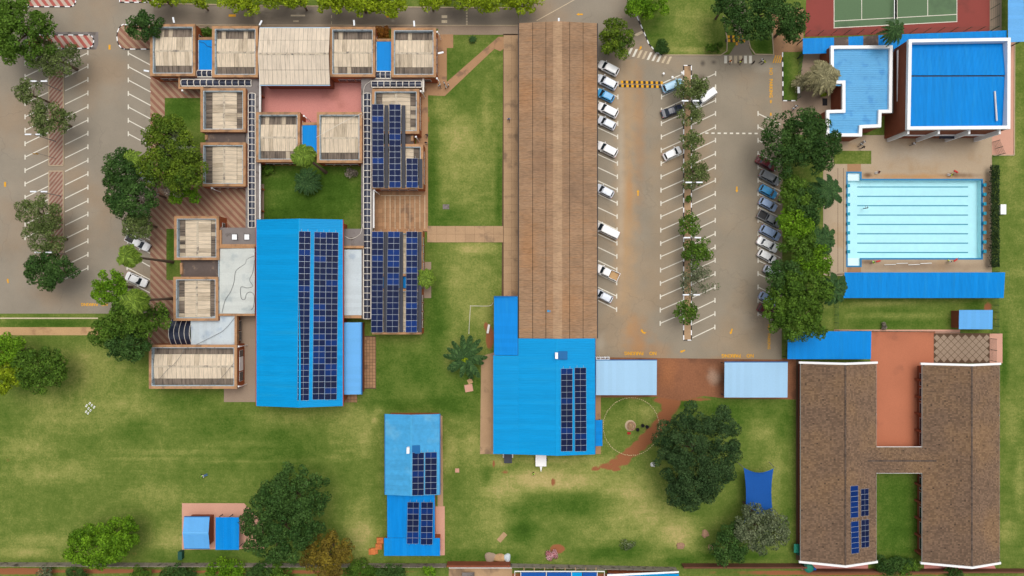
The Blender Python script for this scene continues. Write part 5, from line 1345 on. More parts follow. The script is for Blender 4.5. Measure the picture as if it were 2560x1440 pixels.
# hedge row above the top road
G5 = 'yellow green trees along the top road'
row = [(395,-14,40,'far left of the top row, above the parked area'),(488,-4,28,'second from the left in the top row'),(600,-2,46,'third from the left in the top row'),(700,-12,44,'above the white hall left half'),
 (745,-4,26,'small, above the white hall middle'),(830,0,42,'above the white hall right end'),(900,4,44,'above the joined classroom block'),(965,6,38,'overhanging the faded yellow arrow'),(1075,-2,32,'above the two pale road marks'),
 (1150,-8,38,'above the small lawn'),(1220,-4,38,'second from the right in the top row'),(1310,-8,44,'last on the right, where the road opens')]
for k, (a, b, r_, d_) in enumerate(row):
    tree(a, b, r_*1.15, r_*.75, 6.5, 'lime', 'yellow green roadside tree ' + d_, group=G5)
tree(1546,95,40,52,7,'glossy','dense round tree at the top corner of the right car park', flat=.9)
tree(1615,-4,54,52,7,'bright','feathery bright tree at the edge of the top lawn')
tree(1905,36,84,62,12,'dark','big dark tree over the driveway beside the tennis court')
tree(1815,12,34,34,8,'dark','dark tree left of the driveway at the top edge')
tree(1975,55,40,46,9,'dark','dark tree touching the corner of the red tennis court')
tree(1655,117,17,18,1.9,'balld','dark clipped ball shrub on the top lawn', name='shrub', cat='shrub', flat=.95)
tree(1776,121,12,12,1.4,'ball','small round shrub at the lower right of the top lawn', name='shrub', cat='shrub', flat=.9)
tree(1794,115,11,12,1.5,'ball','round shrub nearest the driveway kerb on the top lawn', name='shrub', cat='shrub', flat=.9)
G6 = 'young trees along the right car park median'
for (a, b, r_, k_, c_, d_) in ((1733,222,36,'olive',3.2,'over the white van'),(1728,288,28,'sparse',2.2,'beside the dark navy car'),(1728,352,27,'olive',2.6,'at the dashed white line'),(1740,424,34,'olive',2.6,'below the white hatchback'),
    (1735,455,24,'sparse',1.1,'over the twin lamp in the upper median'),(1723,565,27,'mid',3.0,'midway down the median'),(1740,632,37,'mid',2.8,'just below the second twin lamp'),(1742,700,40,'thin',1.3,'with thin greyish leaves'),(1719,780,27,'mid',3.0,'nearest the lower end of the median')):
    tree(a, b, r_, r_*.98, 5.5, k_, 'young median tree ' + d_, group=G6, cover=c_, lobes=.3)
tree(1722,498,7,9,1.2,'bush','tiny plant alone on the right car park median', name='shrub', cat='shrub')
G7 = 'trees between the right car park and pool'
tree(2004,360,92,86,12,'dark','great round dark tree left of the pool deck corner', group=G7, flat=.7, lobes=.02)
tree(1986,490,36,48,9,'mid','green tree overhanging the bright blue car', group=G7)
tree(1992,555,44,44,9,'bright','yellow green tree in the belt left of the pool', group=G7)
tree(2020,520,40,60,9,'dark','dark tree between yellow green tree and upper palm', group=G7)
tree(2008,622,52,44,9,'mid','green tree hanging over the white hatchback with red lamps', group=G7)
tree(2035,655,42,46,9,'bright','light green tree beside the pool deck corner', group=G7)
tree(1966,700,46,44,10,'dark','dark tree hiding most of two parked cars', group=G7)
tree(2004,722,72,52,11,'mid','wide layered green tree left of the long pool shelter', group=G7)
tree(1998,800,76,50,11,'mid','wide tree at the lower end of the belt above the verandah roof', group=G7)
tree(1948,772,38,48,9,'mid','green tree at the car park edge near the lower lettering', group=G7)
tree(1750,1130,100,108,13,'deep','huge dark spreading tree in the lawn beside the blue shade sail', flat=.55, lobes=.03)
tree(1722,1225,66,46,10,'deep','lower lobe of dark canopy above the pale dry grass')
tree(1905,1330,66,50,8,'grey','grey green pale flowered tree below the shade sail')
tree(1825,1365,46,52,7,'dark','dark bluish tree near the bottom wall left of pale flowered tree')
tree(1885,1280,28,22,7,'grey','small grey green tree at the lower corner of shade sail')
tree(955,79,19,15,2.2,'rust','rust coloured bush between the two upper right blocks', name='shrub', cat='shrub', flat=.8)
tree(515,78,14,9,1.6,'bush','small green bush between the two upper left blocks', name='shrub', cat='shrub', flat=.8)
tree(668,424,16,11,1.4,'bush','low green bush at the upper left corner of the courtyard lawn', name='shrub', cat='shrub', flat=.7)
tree(880,432,17,13,1.5,'twig','dry grey bush at the upper right corner of courtyard lawn', name='shrub', cat='shrub', flat=.8, cover=2.2)
tree(2058,233,9,9,1.6,'balll','lime clipped ball shrub below the dry palm', name='shrub', cat='shrub', flat=.95)
tree(2235,1412,44,24,2.6,'bushd','dark shrub clump in the gap between the tiled wings', name='shrub', cat='shrub', flat=.6)
tree(2272,1420,28,18,2.2,'bush','green shrub at the foot of the right tiled wing', name='shrub', cat='shrub', flat=.6)
tree(2385,1430,26,12,2,'bushd','dark shrub under the right tiled wing gable', name='shrub', cat='shrub', flat=.6)
tree(1378,1388,15,14,1.0,'pink','pink and white flowering shrub by the bottom wall', name='shrub', cat='shrub', flat=.6)
tree(1568,1362,22,11,.4,'thin','low silvery plant patch on the bottom lawn', name='shrub', cat='shrub', flat=.3, trunk=False)
tree(2210,814,7,9,.9,'twig','small brown dried bush against the pool fence', name='shrub', cat='shrub', flat=.8, cover=3)
tree(115,1432,22,16,2.2,'thin','pale spiky bush behind the bottom wall', name='shrub', cat='shrub', flat=.6, cover=2.5)
for k, (a, b, r_, kd) in enumerate(((190,1436,26,'bushd'),(350,1436,30,'bush'),(440,1440,44,'bushd'),(565,1426,46,'bright'),(640,1432,36,'bushd'),(690,1440,44,'mid'),(905,1432,46,'bush'),(980,1434,36,'bushd'),(1075,1426,18,'bright'))):
    dd = ('left of the overhanging bright tree','under the overhanging bright tree','dark, right of the overhanging bright tree','bright, below the picnic shelters','dark, below the flat blue shelter','under the huge dark tree','right of the golden brown tree','below the brick pallets','small and bright beside the neighbour yard')[k]
    tree(a, b, r_, r_*.55, 2.6, kd, 'garden bush behind the bottom wall ' + dd, name='shrub', cat='shrub', group='garden bushes behind the bottom wall', flat=.5)
# dark hedge between pool and field
def hedge(r, h, label, mat='hedge'):
    x0, x1, y0, y1 = X(r[0],h), X(r[2],h), Y(r[3],h), Y(r[1],h)
    t = thing('hedge', ((x0+x1)/2,(y0+y1)/2,0), label, 'hedge')
    n = int((x1-x0)*(y1-y0)*150)
    C = np.stack([rng.uniform(x0,x1,n), rng.uniform(y0,y1,n), h - rng.exponential(.25,n)], 1); C[:,2] = np.clip(C[:,2], .1, h+.1)
    C -= np.array([(x0+x1)/2,(y0+y1)/2,0])
    me = leaf_mesh('foliage', C, rng.normal(size=(n,3))*.6+np.array([0,0,.6]), .28*rng.uniform(.6,1.3,n), rng.uniform(0,1,n), fo[mat])
    place('foliage', me, t, ((x0+x1)/2,(y0+y1)/2,0))
    mb = MB()
    for k in range(8): yy = y0 + (y1-y0)*(k+.5)/8; mb.tube([((x0+x1)/2,yy,0),((x0+x1)/2+.1,yy,h*.7)], .06, 5)
    part('stem', mb, m['bark'], t)
hedge((2479,412,2500,668), 1.8, 'tall dark hedge between pool fence and field')
# palms
def palm(x, y, r, h, nf, label, base=None, mat='palm', droop=.5, leaflet=.34, rise=.5, nl=15, name='palm_tree', wide=.55, tr=.2, dens=1):
    """x,y photo pixel of the crown centre; h crown height; fronds arch out to radius r (pixels)"""
    cx, cy = X(x,h), Y(y,h); R_ = r/F*(H-h)
    bx, by = (X(base[0]), Y(base[1])) if base else (cx, cy)
    t = thing(name, (bx,by,0), label, 'palm')
    mb = MB()
    if h > 1.0:
        mb.tube([(bx,by,0),(bx*.7+cx*.3,by*.7+cy*.3,h*.35),(bx*.3+cx*.7,by*.3+cy*.7,h*.72),(cx,cy,h)], [tr*1.5, tr, tr*.9, tr], 8)
        part('trunk', mb, m['bark'], t)
    for var in range(2):
        # frond along +x
        pts = []
        for k in range(9):
            f = k/8; pts.append(Vector((R_*f*(1-.12*f*f), 0, R_*(rise*f - (rise+droop)*f*f*(.8+.25*var)))))
        V_, F_ = [], []
        tone = []
        def q4(a, b, c, d, tn): 
            i = len(V_); V_.extend([tuple(a),tuple(b),tuple(c),tuple(d)]); F_.append((i,i+1,i+2,i+3)); tone.append(tn)
        for k in range(8):
            s = .035*R_*(1-k/9)*.6+.012; o_ = Vector((0,s,0))
            q4(pts[k]-o_, pts[k]+o_, pts[k+1]+o_, pts[k+1]-o_, .35)
        for k in range(nl*2):
            f = .08 + .92*(k+.5)/(nl*2); j = min(7, int(f*8)); p = pts[j].lerp(pts[j+1], f*8-j)
            L = R_*wide*.5*(math.sin(math.pi*min(1,.15+.85*f))**.7+.15)
            for s_ in (-1,1):
                dirv = Vector((.55+.3*f, s_*.85, -.18-.3*random.random())).normalized()
                e = p + dirv*L*random.uniform(.85,1.1); wv = Vector((leaflet*R_*.055,0,0))
                q4(p-wv, p+wv, e+wv*.25, e-wv*.25, random.random())
        me = bpy.data.meshes.new('frond'); me.from_pydata(V_, [], F_)
        a = me.attributes.new('tone','FLOAT','FACE'); a.data.foreach_set('value', tone); me.materials.append(fo[mat])
        for k in range(nf//2):
            o = place('frond', me, t, (cx,cy,h))
            o.rotation_euler = (random.uniform(-.15,.15), random.uniform(-.25,.22), (k*2+var+random.uniform(-.3,.3))*2*math.pi/nf)
            sc = random.uniform(.82,1.08); o.scale = (sc,sc,sc)
    return t
pt = palm(1163,895,64,3.6,14,'dark feathery palm in the lawn left of the kitchen hall', wide=.30, leaflet=.5, nl=24, droop=.35, rise=.35)
C_, N_, S_, T_, _ = crown(.7,.6,.6,.22,4,10,.4); place('young_fronds', leaf_mesh('young_fronds', C_, N_, S_, T_, fo['lime']), pt, (X(1163,3.9),Y(900,3.9),3.5))
palm(757,388,30,14.5,26,'tall fan palm leaning over the courtyard roofs, bare trunk showing', base=(815,431), mat='palmb', wide=.8, leaflet=.9, droop=.7, tr=.26)
palm(768,455,42,1.6,30,'low fountain shaped cycad on the courtyard lawn', mat='palm', wide=.25, leaflet=.5, droop=.2, rise=.5)
palm(1064,695,28,4.2,26,'bright palm at the right wall of the lower solar block', mat='palmb', wide=.45, leaflet=.6)
palm(316,640,30,15.0,24,'tall fan palm below the white pickup, trunk crossing the plaza strip', base=(432,655), mat='palmb', wide=.8, leaflet=.9, droop=.7, tr=.24)
palm(333,752,34,15.0,24,'tall fan palm rising from the layered tree by the plaza', base=(440,746), mat='palmb', wide=.8, leaflet=.9, droop=.7, tr=.24)
palm(330,398,30,9,16,'feathery palm inside the plaza tree cluster', mat='palmb', wide=.4, leaflet=.6)
palm(2237,78,36,9,18,'slender palm at the tennis court edge', base=(2195,112), wide=.35, leaflet=.6, droop=.6)
palm(2062,190,46,6.5,30,'large dry straw coloured palm beside the pale blue roofed building', mat='palmd', wide=.5, leaflet=.7, droop=.7)
palm(2005,205,26,2.0,16,'small dry palm by the fence left of the large dry palm', mat='palmd', wide=.4, leaflet=.6)
palm(2072,476,46,8,16,'upper palm beside the pool deck', wide=.42, leaflet=.7, droop=.5, nl=18)
palm(2058,602,46,8,16,'middle palm beside the pool deck', wide=.42, leaflet=.7, droop=.5, nl=18)
palm(2080,722,46,8,16,'lower palm beside the end of the pool shelter', wide=.42, leaflet=.7, droop=.5, nl=18)
palm(1181,97,12,.8,18,'small dark spiky cycad at the top of the small lawn', wide=.3, leaflet=.6, name='cycad')

# ------------------------------------------------------------------ cars
def paint(name, c, rough=.28): return M('car_paint_'+name, c, rough, .03, .5, .0, spec=.55)
CP = {'white':paint('white',(.78,.78,.77)), 'silver':paint('silver',(.42,.46,.52)), 'pearl':paint('pearl',(.60,.64,.70)), 'blue':paint('blue',(.03,.24,.50)), 'vblue':paint('vivid_blue',(.045,.30,.58)), 'lblue':paint('light_blue',(.25,.46,.62)),
      'navy':paint('navy',(.012,.018,.040)), 'maroon':paint('maroon',(.12,.012,.018)), 'grey':paint('grey',(.20,.21,.22)), 'steelb':paint('steel_blue',(.30,.40,.58)), 'dred':paint('dark_red',(.10,.02,.025))}
CARS = {  # L, W, H, belt, hood length, windscreen run, rear run, tail length
 'hatch': (3.85,1.70,1.50,.95,.85,.75,.35,.12), 'suv': (4.45,1.82,1.70,1.08,1.00,.72,.38,.10), 'sedan': (4.55,1.78,1.45,.95,1.15,.80,.75,.65),
 'pickup': (5.1,1.80,1.75,1.10,1.15,.65,.25,0), 'van': (5.0,1.82,1.95,1.10,.55,.75,.15,.06)}
def loft(mb, secs, mi=0):
    n = len(secs[0]); i0 = len(mb.v)
    for s in secs: mb.v += s
    for k in range(len(secs)-1):
        for j in range(n):
            a, b = i0+k*n+j, i0+k*n+(j+1)%n; mb.f.append((a,b,b+n,a+n)); mb.m.append(mi)
    mb.f.append(tuple(i0+n-1-j for j in range(n))); mb.m.append(mi); mb.f.append(tuple(i0+(len(secs)-1)*n+j for j in range(n))); mb.m.append(mi)
_carm = {}
def car_meshes(typ):
    if typ in _carm: return _carm[typ]
    L, W, Hh, zb, hood, ws, rr, tail = CARS[typ]; h = W/2; f, r_ = L/2, -L/2
    sec = lambda x, w_, z0, zt_, cr=.10: [(x,-w_*.90,z0),(x,w_*.90,z0),(x,w_,z0+.25),(x,w_*.985,zt_-.12),(x,w_*(1-cr),zt_),(x,-w_*(1-cr),zt_),(x,-w_*.985,zt_-.12),(x,-w_,z0+.25)]
    body = MB()
    cabf, cabr = f-hood, r_+tail
    bed = typ == 'pickup'
    cabr2 = cabf - 2.15 if bed else cabr
    xs = [(f,h*.74,.30,.62),(f-.10,h*.86,.24,.72),(f-.35,h*.96,.22,zb-.16),(cabf,h,.22,zb),(0 if not bed else cabr2+.05,h,.22,zb)]
    if not bed: xs += [(r_+.55,h,.22,zb),(r_+.15,h*.95,.24,zb-.02 if typ != 'sedan' else zb-.05),(r_,h*.86,.32,zb-.12)]
    loft(body, [sec(*q) for q in xs])
    zr = Hh; rw = h*.78
    # cabin shell with a rounded roof
    A = (cabf+.05, zb-.04); Bp = (cabf-ws, zr-.07); Cp = (cabr2+rr, zr-.07); Dp = (cabr2+.02, zb-.04)
    def csec(x, z, w0):  # roof rib
        return [(x,-w0,z),(x,-w0*.80,z+.055),(x,0,z+.075),(x,w0*.80,z+.055),(x,w0,z)]
    n0 = len(body.v)
    base = [(A[0],-h*.93,A[1]),(A[0],h*.93,A[1]),(Dp[0],h*.93,Dp[1]),(Dp[0],-h*.93,Dp[1])]
    ribs_ = [csec(Bp[0]+.0, Bp[1], rw), csec(Bp[0]*.6+Cp[0]*.4, Bp[1]+.03, rw), csec(Cp[0], Cp[1], rw*.97)]
    for s in ribs_: body.v += s
    for k in range(2):
        for j in range(4): body.f.append((n0+k*5+j, n0+k*5+j+1, n0+(k+1)*5+j+1, n0+(k+1)*5+j)); body.m.append(0)
    nb = len(body.v); body.v += base
    body.f += [(nb,nb+1,n0+4,n0+3,n0+2,n0+1,n0), (nb+1,nb+2,n0+14,n0+9,n0+4), (nb+2,nb+3,n0+10,n0+11,n0+12,n0+13,n0+14), (nb+3,nb,n0,n0+5,n0+10)]; body.m += [0]*4
    parts = []
    if bed:
        bx0, bx1 = r_, cabr2+.03; t_ = .07
        bb = MB()
        bb.box(bx0,-h*.97,.45,bx1,-h*.97+t_,zb); bb.box(bx0,h*.97-t_,.45,bx1,h*.97,zb); bb.box(bx0,-h*.97+t_,.45,bx0+t_,h*.97-t_,zb); bb.box(bx0+t_,-h*.97+t_,.45,bx1,h*.97-t_,.62)
        parts.append(('load_bed', bb, None))
        parts.append(('bed_liner', MB().box(bx0+t_+.01,-h*.97+t_+.01,.622,bx1-.01,h*.97-t_-.01,.64), 'liner'))
    def lerp3(a, b, t): return tuple(a[i]+(b[i]-a[i])*t for i in range(3))
    def panel(q, off, i0_=.08, i1_=.08, j0=.10, j1=.08):
        a, b, c, d = q   # a,b bottom; c,d top (b above->c)
        P_ = lambda u, v: lerp3(lerp3(a,b,u), lerp3(d,c,u), v)
        pts = [P_(i0_,j0), P_(1-i1_,j0), P_(1-i1_,1-j1), P_(i0_,1-j1)]
        n = (Vector(pts[1])-Vector(pts[0])).cross(Vector(pts[3])-Vector(pts[0])).normalized()
        mb = MB(); mb.face([tuple(Vector(p)+n*off) for p in pts]); return mb
    bl, br_, rr_, rl = (A[0],h*.93,A[1]), (A[0],-h*.93,A[1]), (Dp[0],-h*.93,Dp[1]), (Dp[0],h*.93,Dp[1])
    tl_, tr_, trr, trl = (Bp[0],rw,Bp[1]), (Bp[0],-rw,Bp[1]), (Cp[0],-rw*.97,Cp[1]), (Cp[0],rw*.97,Cp[1])
    parts.append(('windscreen', panel((br_,bl,tl_,tr_), .03, .06,.06,.06,.02), 'glass'))
    parts.append(('rear_window', panel((rl,rr_,trr,trl), .03, .10,.10,.25,.05), 'glass'))
    for (a,b,c,d) in ((rr_,br_,tr_,trr),(bl,rl,trl,tl_)):
        for (u0,u1) in ((.06,.53),(.50,.06)): parts.append(('side_window', panel((a,b,c,d), .012, u0,u1,.14,.14), 'glass'))
    for s_ in (-1,1):
        parts.append(('headlight', MB().box(f-.16,s_*h*.58-.16,.60,f-.03,s_*h*.58+.16,.76), 'head'))
        parts.append(('tail_light', MB().box(r_-.015,s_*h*.74-.09,.68,r_+.10,s_*h*.74+.09,zb-.08), 'tail'))
        parts.append(('mirror', MB().box(cabf-.30,s_*(h+.10)-.09,zb-.02,cabf-.14,s_*(h+.10)+.09,zb+.14), None))
    parts.append(('bumper', MB().box(f-.02,-h*.70,.28,f+.05,h*.70,.50), 'trim'))
    wheels = []
    wr = .33 if typ != 'suv' and typ != 'pickup' else .37
    for s_ in (-1,1):
        for x_ in (f-.80, r_+.78):
            wheels.append((x_, s_*(h-.09), wr))
    def wheel(wr_):
        mb = MB(); n = 16
        prof = [(-.10,wr_*.6),(-.10,wr_*.96),(-.06,wr_),(.06,wr_),(.10,wr_*.96),(.10,wr_*.6)]
        for (y_,r2) in prof:
            for j in range(n): mb.v.append((r2*math.cos(j*2*math.pi/n), y_, r2*math.sin(j*2*math.pi/n)))
        for k in range(len(prof)-1):
            for j in range(n): mb.f.append((k*n+j,k*n+(j+1)%n,(k+1)*n+(j+1)%n,(k+1)*n+j)); mb.m.append(0)
        return mb
    def rim(wr_):
        mb = MB(); n = 16
        for y_ in (-.085,.085):
            i = len(mb.v)
            for j in range(n): mb.v.append((wr_*.6*math.cos(j*2*math.pi/n), y_, wr_*.6*math.sin(j*2*math.pi/n)))
            mb.f.append(tuple(range(i,i+n))); mb.m.append(0)
        return mb
    bm = body.mesh('body', [CP['white']]); bm.polygons.foreach_set('use_smooth', [False]*len(bm.polygons))
    _carm[typ] = (bm, [(n_, mb_.mesh(n_, [CP['white'] if k_ is None else {'glass':m['carglass'],'head':m['head'],'tail':m['tail'],'trim':m['trim'],'liner':m['trim']}[k_]]), k_) for n_, mb_, k_ in parts], wheels, wheel(wr).mesh('tyre',[m['tyre']]), rim(wr).mesh('rim',[m['rim']]))
    return _carm[typ]
def car(typ, x, y, ang, col, label, liner=None, group='parked cars'):
    bm, parts, wheels, wm, rm_ = car_meshes(typ)
    c = P(x, y, .9)
    t = thing('parked_car' if typ != 'pickup' else 'pickup_truck', (c[0],c[1],.03), label, 'car' if typ != 'pickup' else 'pickup truck', group)
    t.rotation_euler.z = R(ang)
    def child(n_, me, par=t, loc=(0,0,0), mt=None):
        o = bpy.data.objects.new(n_, me); scene.collection.objects.link(o); o.parent = par; o.location = loc
        if mt: o.material_slots[0].link = 'OBJECT'; o.material_slots[0].material = mt
        return o
    b = child('body', bm, mt=CP[col])
    bv = b.modifiers.new('bevel','BEVEL'); bv.width = .05; bv.segments = 2; bv.limit_method = 'ANGLE'; bv.angle_limit = R(22)
    for n_, me, k_ in parts: child(n_, me, mt=CP[col] if k_ is None else (liner if k_ == 'liner' and liner else None))
    for (x_, y_, wr) in wheels:
        wo_ = child('wheel', wm, loc=(x_,y_,wr)); child('rim', rm_, wo_)
    return t
# the aisle beside the long brown block: noses under the eave (up-left)
A1 = 153
car('suv',1521,170,A1,'white','white car at the top of the row along the brown block')
car('suv',1517,205,A1,'pearl','silver white car second from the top along the brown block')
car('hatch',1513,238,A1,'vblue','bright blue hatchback along the brown block')
car('suv',1519,275,A1,'white','white car below the bright blue hatchback')
car('hatch',1517,307,A1,'pearl','silver hatchback lowest of the five close together along the brown block')
car('suv',1518,373,A1,'white','white estate car alone opposite the white hatchback')
car('hatch',1512,477,A1,'pearl','pale silver hatchback alone midway along the brown block')
car('van',1519,577,A1+1,'white','long white van midway down the brown block')
car('pickup',1518,681,A1+3,'white','white pickup with sandy load bed along the brown block', liner=m['sand'])
car('hatch',1509,740,A1,'pearl','white hatchback lowest in the row along the brown block')
car('suv',1682,214,22,'lblue','pale blue car below the three white bollard tops')
car('sedan',1681,277,18,'navy','dark navy saloon by the median')
car('hatch',1681,383,27,'white','white hatchback alone on the left side of the median')
car('van',1762,244,215,'white','white van half hidden under the uppermost median tree')
A2 = -28
car('sedan',1917,408,A2,'maroon','maroon car mostly under the great dark tree')
car('suv',1925,444,A2,'grey','grey silver car under the edge of the belt, below the maroon car')
car('hatch',1921,479,A2,'vblue','bright blue hatchback half under the tree belt')
car('hatch',1921,511,A2,'steelb','pale steel blue hatchback with shadowed roof under the belt')
car('pickup',1924,547,A2,'grey','grey double cab pickup nosing under the belt')
car('suv',1926,582,A2,'steelb','steel blue car between grey pickup and white saloon')
car('sedan',1920,611,A2,'white','white saloon in the row under the belt')
car('hatch',1918,641,A2,'white','white hatchback with red tail lamps under the belt')
car('hatch',1921,747,A2,'steelb','blue car almost hidden by the belt, second from the bottom')
car('hatch',1917,778,A2,'dred','dark red car almost hidden by the belt, lowest in the row')
car('hatch',1932,680,A2,'silver','silver car almost hidden by the belt, below white hatchback')
car('pickup',344,606,-28,'white','white pickup with black load bed in the left car park')
car('sedan',340,699,-24,'white','white saloon half hidden by the bright green tree in the left car park')
car('sedan',362,440,-28,'pearl','pale car barely seen through the plaza tree cluster')

# ------------------------------------------------------------------ people
SK = {'skin':M('skin',(.16,.085,.055),.6,.05), 'hair':M('black_hair',(.012,.010,.009),.7,.05)}
CL = {'white':M('white_cloth',(.72,.73,.75),.9,.05), 'navy':M('navy_cloth',(.015,.02,.05),.9,.05), 'black':M('black_cloth',(.015,.015,.017),.9,.05), 'orange':M('orange_cloth',(.8,.22,.03),.8,.05), 'yellow':M('yellow_vest',(.70,.75,.04),.8,.05),
      'lime':M('lime_vest',(.48,.85,.08),.8,.05), 'blue':M('blue_cloth',(.08,.20,.50),.9,.05), 'maroon':M('maroon_cloth',(.20,.03,.04),.9,.05), 'grey':M('grey_cloth',(.25,.25,.27),.9,.05), 'red':M('red_cloth',(.55,.03,.04),.9,.05), 'khaki':M('khaki_cloth',(.30,.24,.15),.9,.05)}
def body_mesh(pose):
    J = {'hip':(0,0,.95),'waist':(0,0,1.10),'chest':(.01,0,1.32),'neck':(.01,0,1.50),'head':(.03,0,1.62),'top':(.03,0,1.74)}
    for s, n in ((1,'l'),(-1,'r')):
        k = s if pose != 'stand' else 0
        st = .26*k if pose == 'walk' else 0.0
        J['th'+n] = (.0,.10*s,.90); J['kn'+n] = (st*.7+.03,.11*s,.50); J['an'+n] = (st*1.3-.02,.11*s,.09); J['to'+n] = (st*1.3+.18,.13*s,.05)
        J['sh'+n] = (.01,.20*s,1.42); J['el'+n] = (-st*.6-.03,.27*s,1.15); J['wr'+n] = (-st*.9+.06,.27*s,.92); J['ha'+n] = (-st+.09,.27*s,.82)
        if pose == 'reach': J['el'+n] = (.22,.24*s,1.24); J['wr'+n] = (.42,.20*s,1.22); J['ha'+n] = (.50,.19*s,1.22)
        if pose == 'sit':
            J['kn'+n] = (.42,.14*s,.50); J['an'+n] = (.50,.14*s,.09); J['to'+n] = (.68,.14*s,.05)
    rad = {'hip':.15,'waist':.135,'chest':.16,'neck':.06,'head':.095,'top':.07,'th':.085,'kn':.06,'an':.042,'to':.035,'sh':.062,'el':.045,'wr':.033,'ha':.03}
    E = [('hip','waist'),('waist','chest'),('chest','neck'),('neck','head'),('head','top')]
    for n in 'lr': E += [('hip','th'+n),('th'+n,'kn'+n),('kn'+n,'an'+n),('an'+n,'to'+n),('chest','sh'+n),('sh'+n,'el'+n),('el'+n,'wr'+n),('wr'+n,'ha'+n)]
    names = list(J); me = bpy.data.meshes.new('tmp'); me.from_pydata([J[n] for n in names], [(names.index(a), names.index(b)) for a, b in E], [])
    o = bpy.data.objects.new('tmp', me); scene.collection.objects.link(o)
    sk = o.modifiers.new('skin','SKIN'); sk.use_smooth_shade = True
    for n, d in zip(names, me.skin_vertices[0].data):
        r_ = rad.get(n, rad.get(n[:2])); d.radius = (r_, r_); d.use_root = (n == 'hip')
    ss = o.modifiers.new('sub','SUBSURF'); ss.levels = 1; ss.render_levels = 1
    bpy.context.view_layer.update()
    out = bpy.data.meshes.new_from_object(o.evaluated_get(bpy.context.evaluated_depsgraph_get()))
    bpy.data.objects.remove(o)
    # five fingers on each hand, rooted in the palm
    bm = bmesh.new(); bm.from_mesh(out)
    for n in 'lr':
        a, b = Vector(J['wr'+n]), Vector(J['ha'+n]); d = (b-a).normalized(); sd_ = d.cross(Vector((0,1,0))).normalized()
        for k in range(5):
            L = (.075,.085,.08,.065,.055)[k]; off = sd_*(.026*(k-2)) if k < 4 else sd_*.045
            base = b + off - d*(.02 if k < 4 else .05); dd = d if k < 4 else (d+sd_*.8).normalized()
            mb = MB().tube([base, base+dd*L*.55, base+dd*L+Vector((0,-.012,0))], [.010,.009,.006], 5)
            vs = [bm.verts.new(v) for v in mb.v]
            for f_ in mb.f: bm.faces.new([vs[i] for i in f_])
    bm.to_mesh(out); bm.free()
    seg = [(('hip','waist'),1),(('waist','chest'),0),(('chest','neck'),0),(('neck','head'),2),(('head','top'),2)]
    for n in 'lr': seg += [(('hip','th'+n),1),(('th'+n,'kn'+n),1),(('kn'+n,'an'+n),1),(('an'+n,'to'+n),3),(('chest','sh'+n),0),(('sh'+n,'el'+n),0),(('el'+n,'wr'+n),2),(('wr'+n,'ha'+n),2)]
    for i in range(4): out.materials.append(SK['skin'])
    for p in out.polygons:
        best, bi = 9, 0
        for (a, b), mi in seg:
            a, b = Vector(J[a]), Vector(J[b]); ab = b-a; t_ = max(0, min(1, (p.center-a).dot(ab)/ab.dot(ab))); dd = (p.center-(a+ab*t_)).length
            if dd < best: best, bi = dd, mi
        p.material_index = bi; p.use_smooth = True
    hair = MB().lathe((.02,0,1.64), [(.10,-.02),(.105,.03),(.095,.08),(.06,.125),(.02,.14)], 10)
    return out, hair.mesh('hair', [SK['hair']])
BODIES = {p: body_mesh(p) for p in ('stand','walk','reach','sit')}
def person(x, y, ang, top, bot, pose, label, z=.03, s=1.0, hair=True, group=None):
    c = P(x, y, 1.0)
    me, hm = BODIES[pose]
    t = thing('person', (c[0],c[1],z), label, 'person', group); t.rotation_euler.z = R(ang); t.scale = (s,s,s)
    o = bpy.data.objects.new('body', me); scene.collection.objects.link(o); o.parent = t
    for i, mt in enumerate((CL[top], CL[bot], SK['skin'], CL['black'])): o.material_slots[i].link = 'OBJECT'; o.material_slots[i].material = mt
    if hair: h = bpy.data.objects.new('hair', hm); scene.collection.objects.link(h); h.parent = t
    return t
GP = 'pupils by the upper right block'
person(1098,214,-60,'white','navy','walk','pupil in white top nearest the brick corner of the upper right block', group=GP)
person(1110,207,30,'white','grey','stand','pupil in white top at the start of the diagonal path', group=GP)
person(1115,217,10,'white','navy','walk','pupil in white top lowest of the group by the path', group=GP)
person(1121,212,200,'white','black','stand','pupil in white top rightmost of the group by the path', group=GP)
person(1272,298,-90,'blue','navy','walk','person in bright blue shirt walking on the concrete path')
person(1067,338,-120,'navy','navy','walk','dark dressed person with white bag by the upper solar block')
person(1065,357,-90,'navy','white','stand','dark dressed person standing beside the lawn edge, lower of two')
person(1826,153,-80,'orange','navy','walk','person in orange vest on the zebra crossing')
person(1851,155,-70,'yellow','navy','walk','person in yellow vest in the middle of the zebra crossing')
person(1854,150,-70,'maroon','black','walk','person in maroon top beside the yellow vest on the crossing')
person(1884,156,170,'black','black','stand','dark dressed person at the right end of the zebra crossing')
person(1905,151,200,'white','navy','walk','person in white beside the yellow hatched mark')
person(1911,155,200,'yellow','navy','walk','person in yellow vest beside the person in white')
person(1984,272,60,'white','navy','walk','person in white walking in front of the great round tree', group='walkers by the great tree')
person(1990,266,60,'white','navy','walk','second person in white nearer the building, in front of great tree', group='walkers by the great tree')
person(2153,361,215,'white','navy','walk','person in white at the left of three near the building step')
person(2159,355,40,'white','navy','stand','person in white at the upper right of three near the step')
person(2158,368,190,'black','navy','walk','dark dressed person lowest of three near the step')
person(2284,359,200,'white','navy','walk','person in white walking alone below the tall blue hall')
person(695,217,-90,'red','navy','stand','person in red at the upper edge of the pink court')
person(503,1192,160,'lime','navy','sit','person in lime vest on the left field', z=-.3)
person(508,1191,20,'white','blue','sit','person in pale clothes beside the lime vest on the left field', z=-.3)
person(1333,1184,-60,'lime','black','reach','person in lime vest below the white trailer')
person(2198,430,180,'maroon','white','sit','seated person in maroon at the upper pool edge', z=-.3)
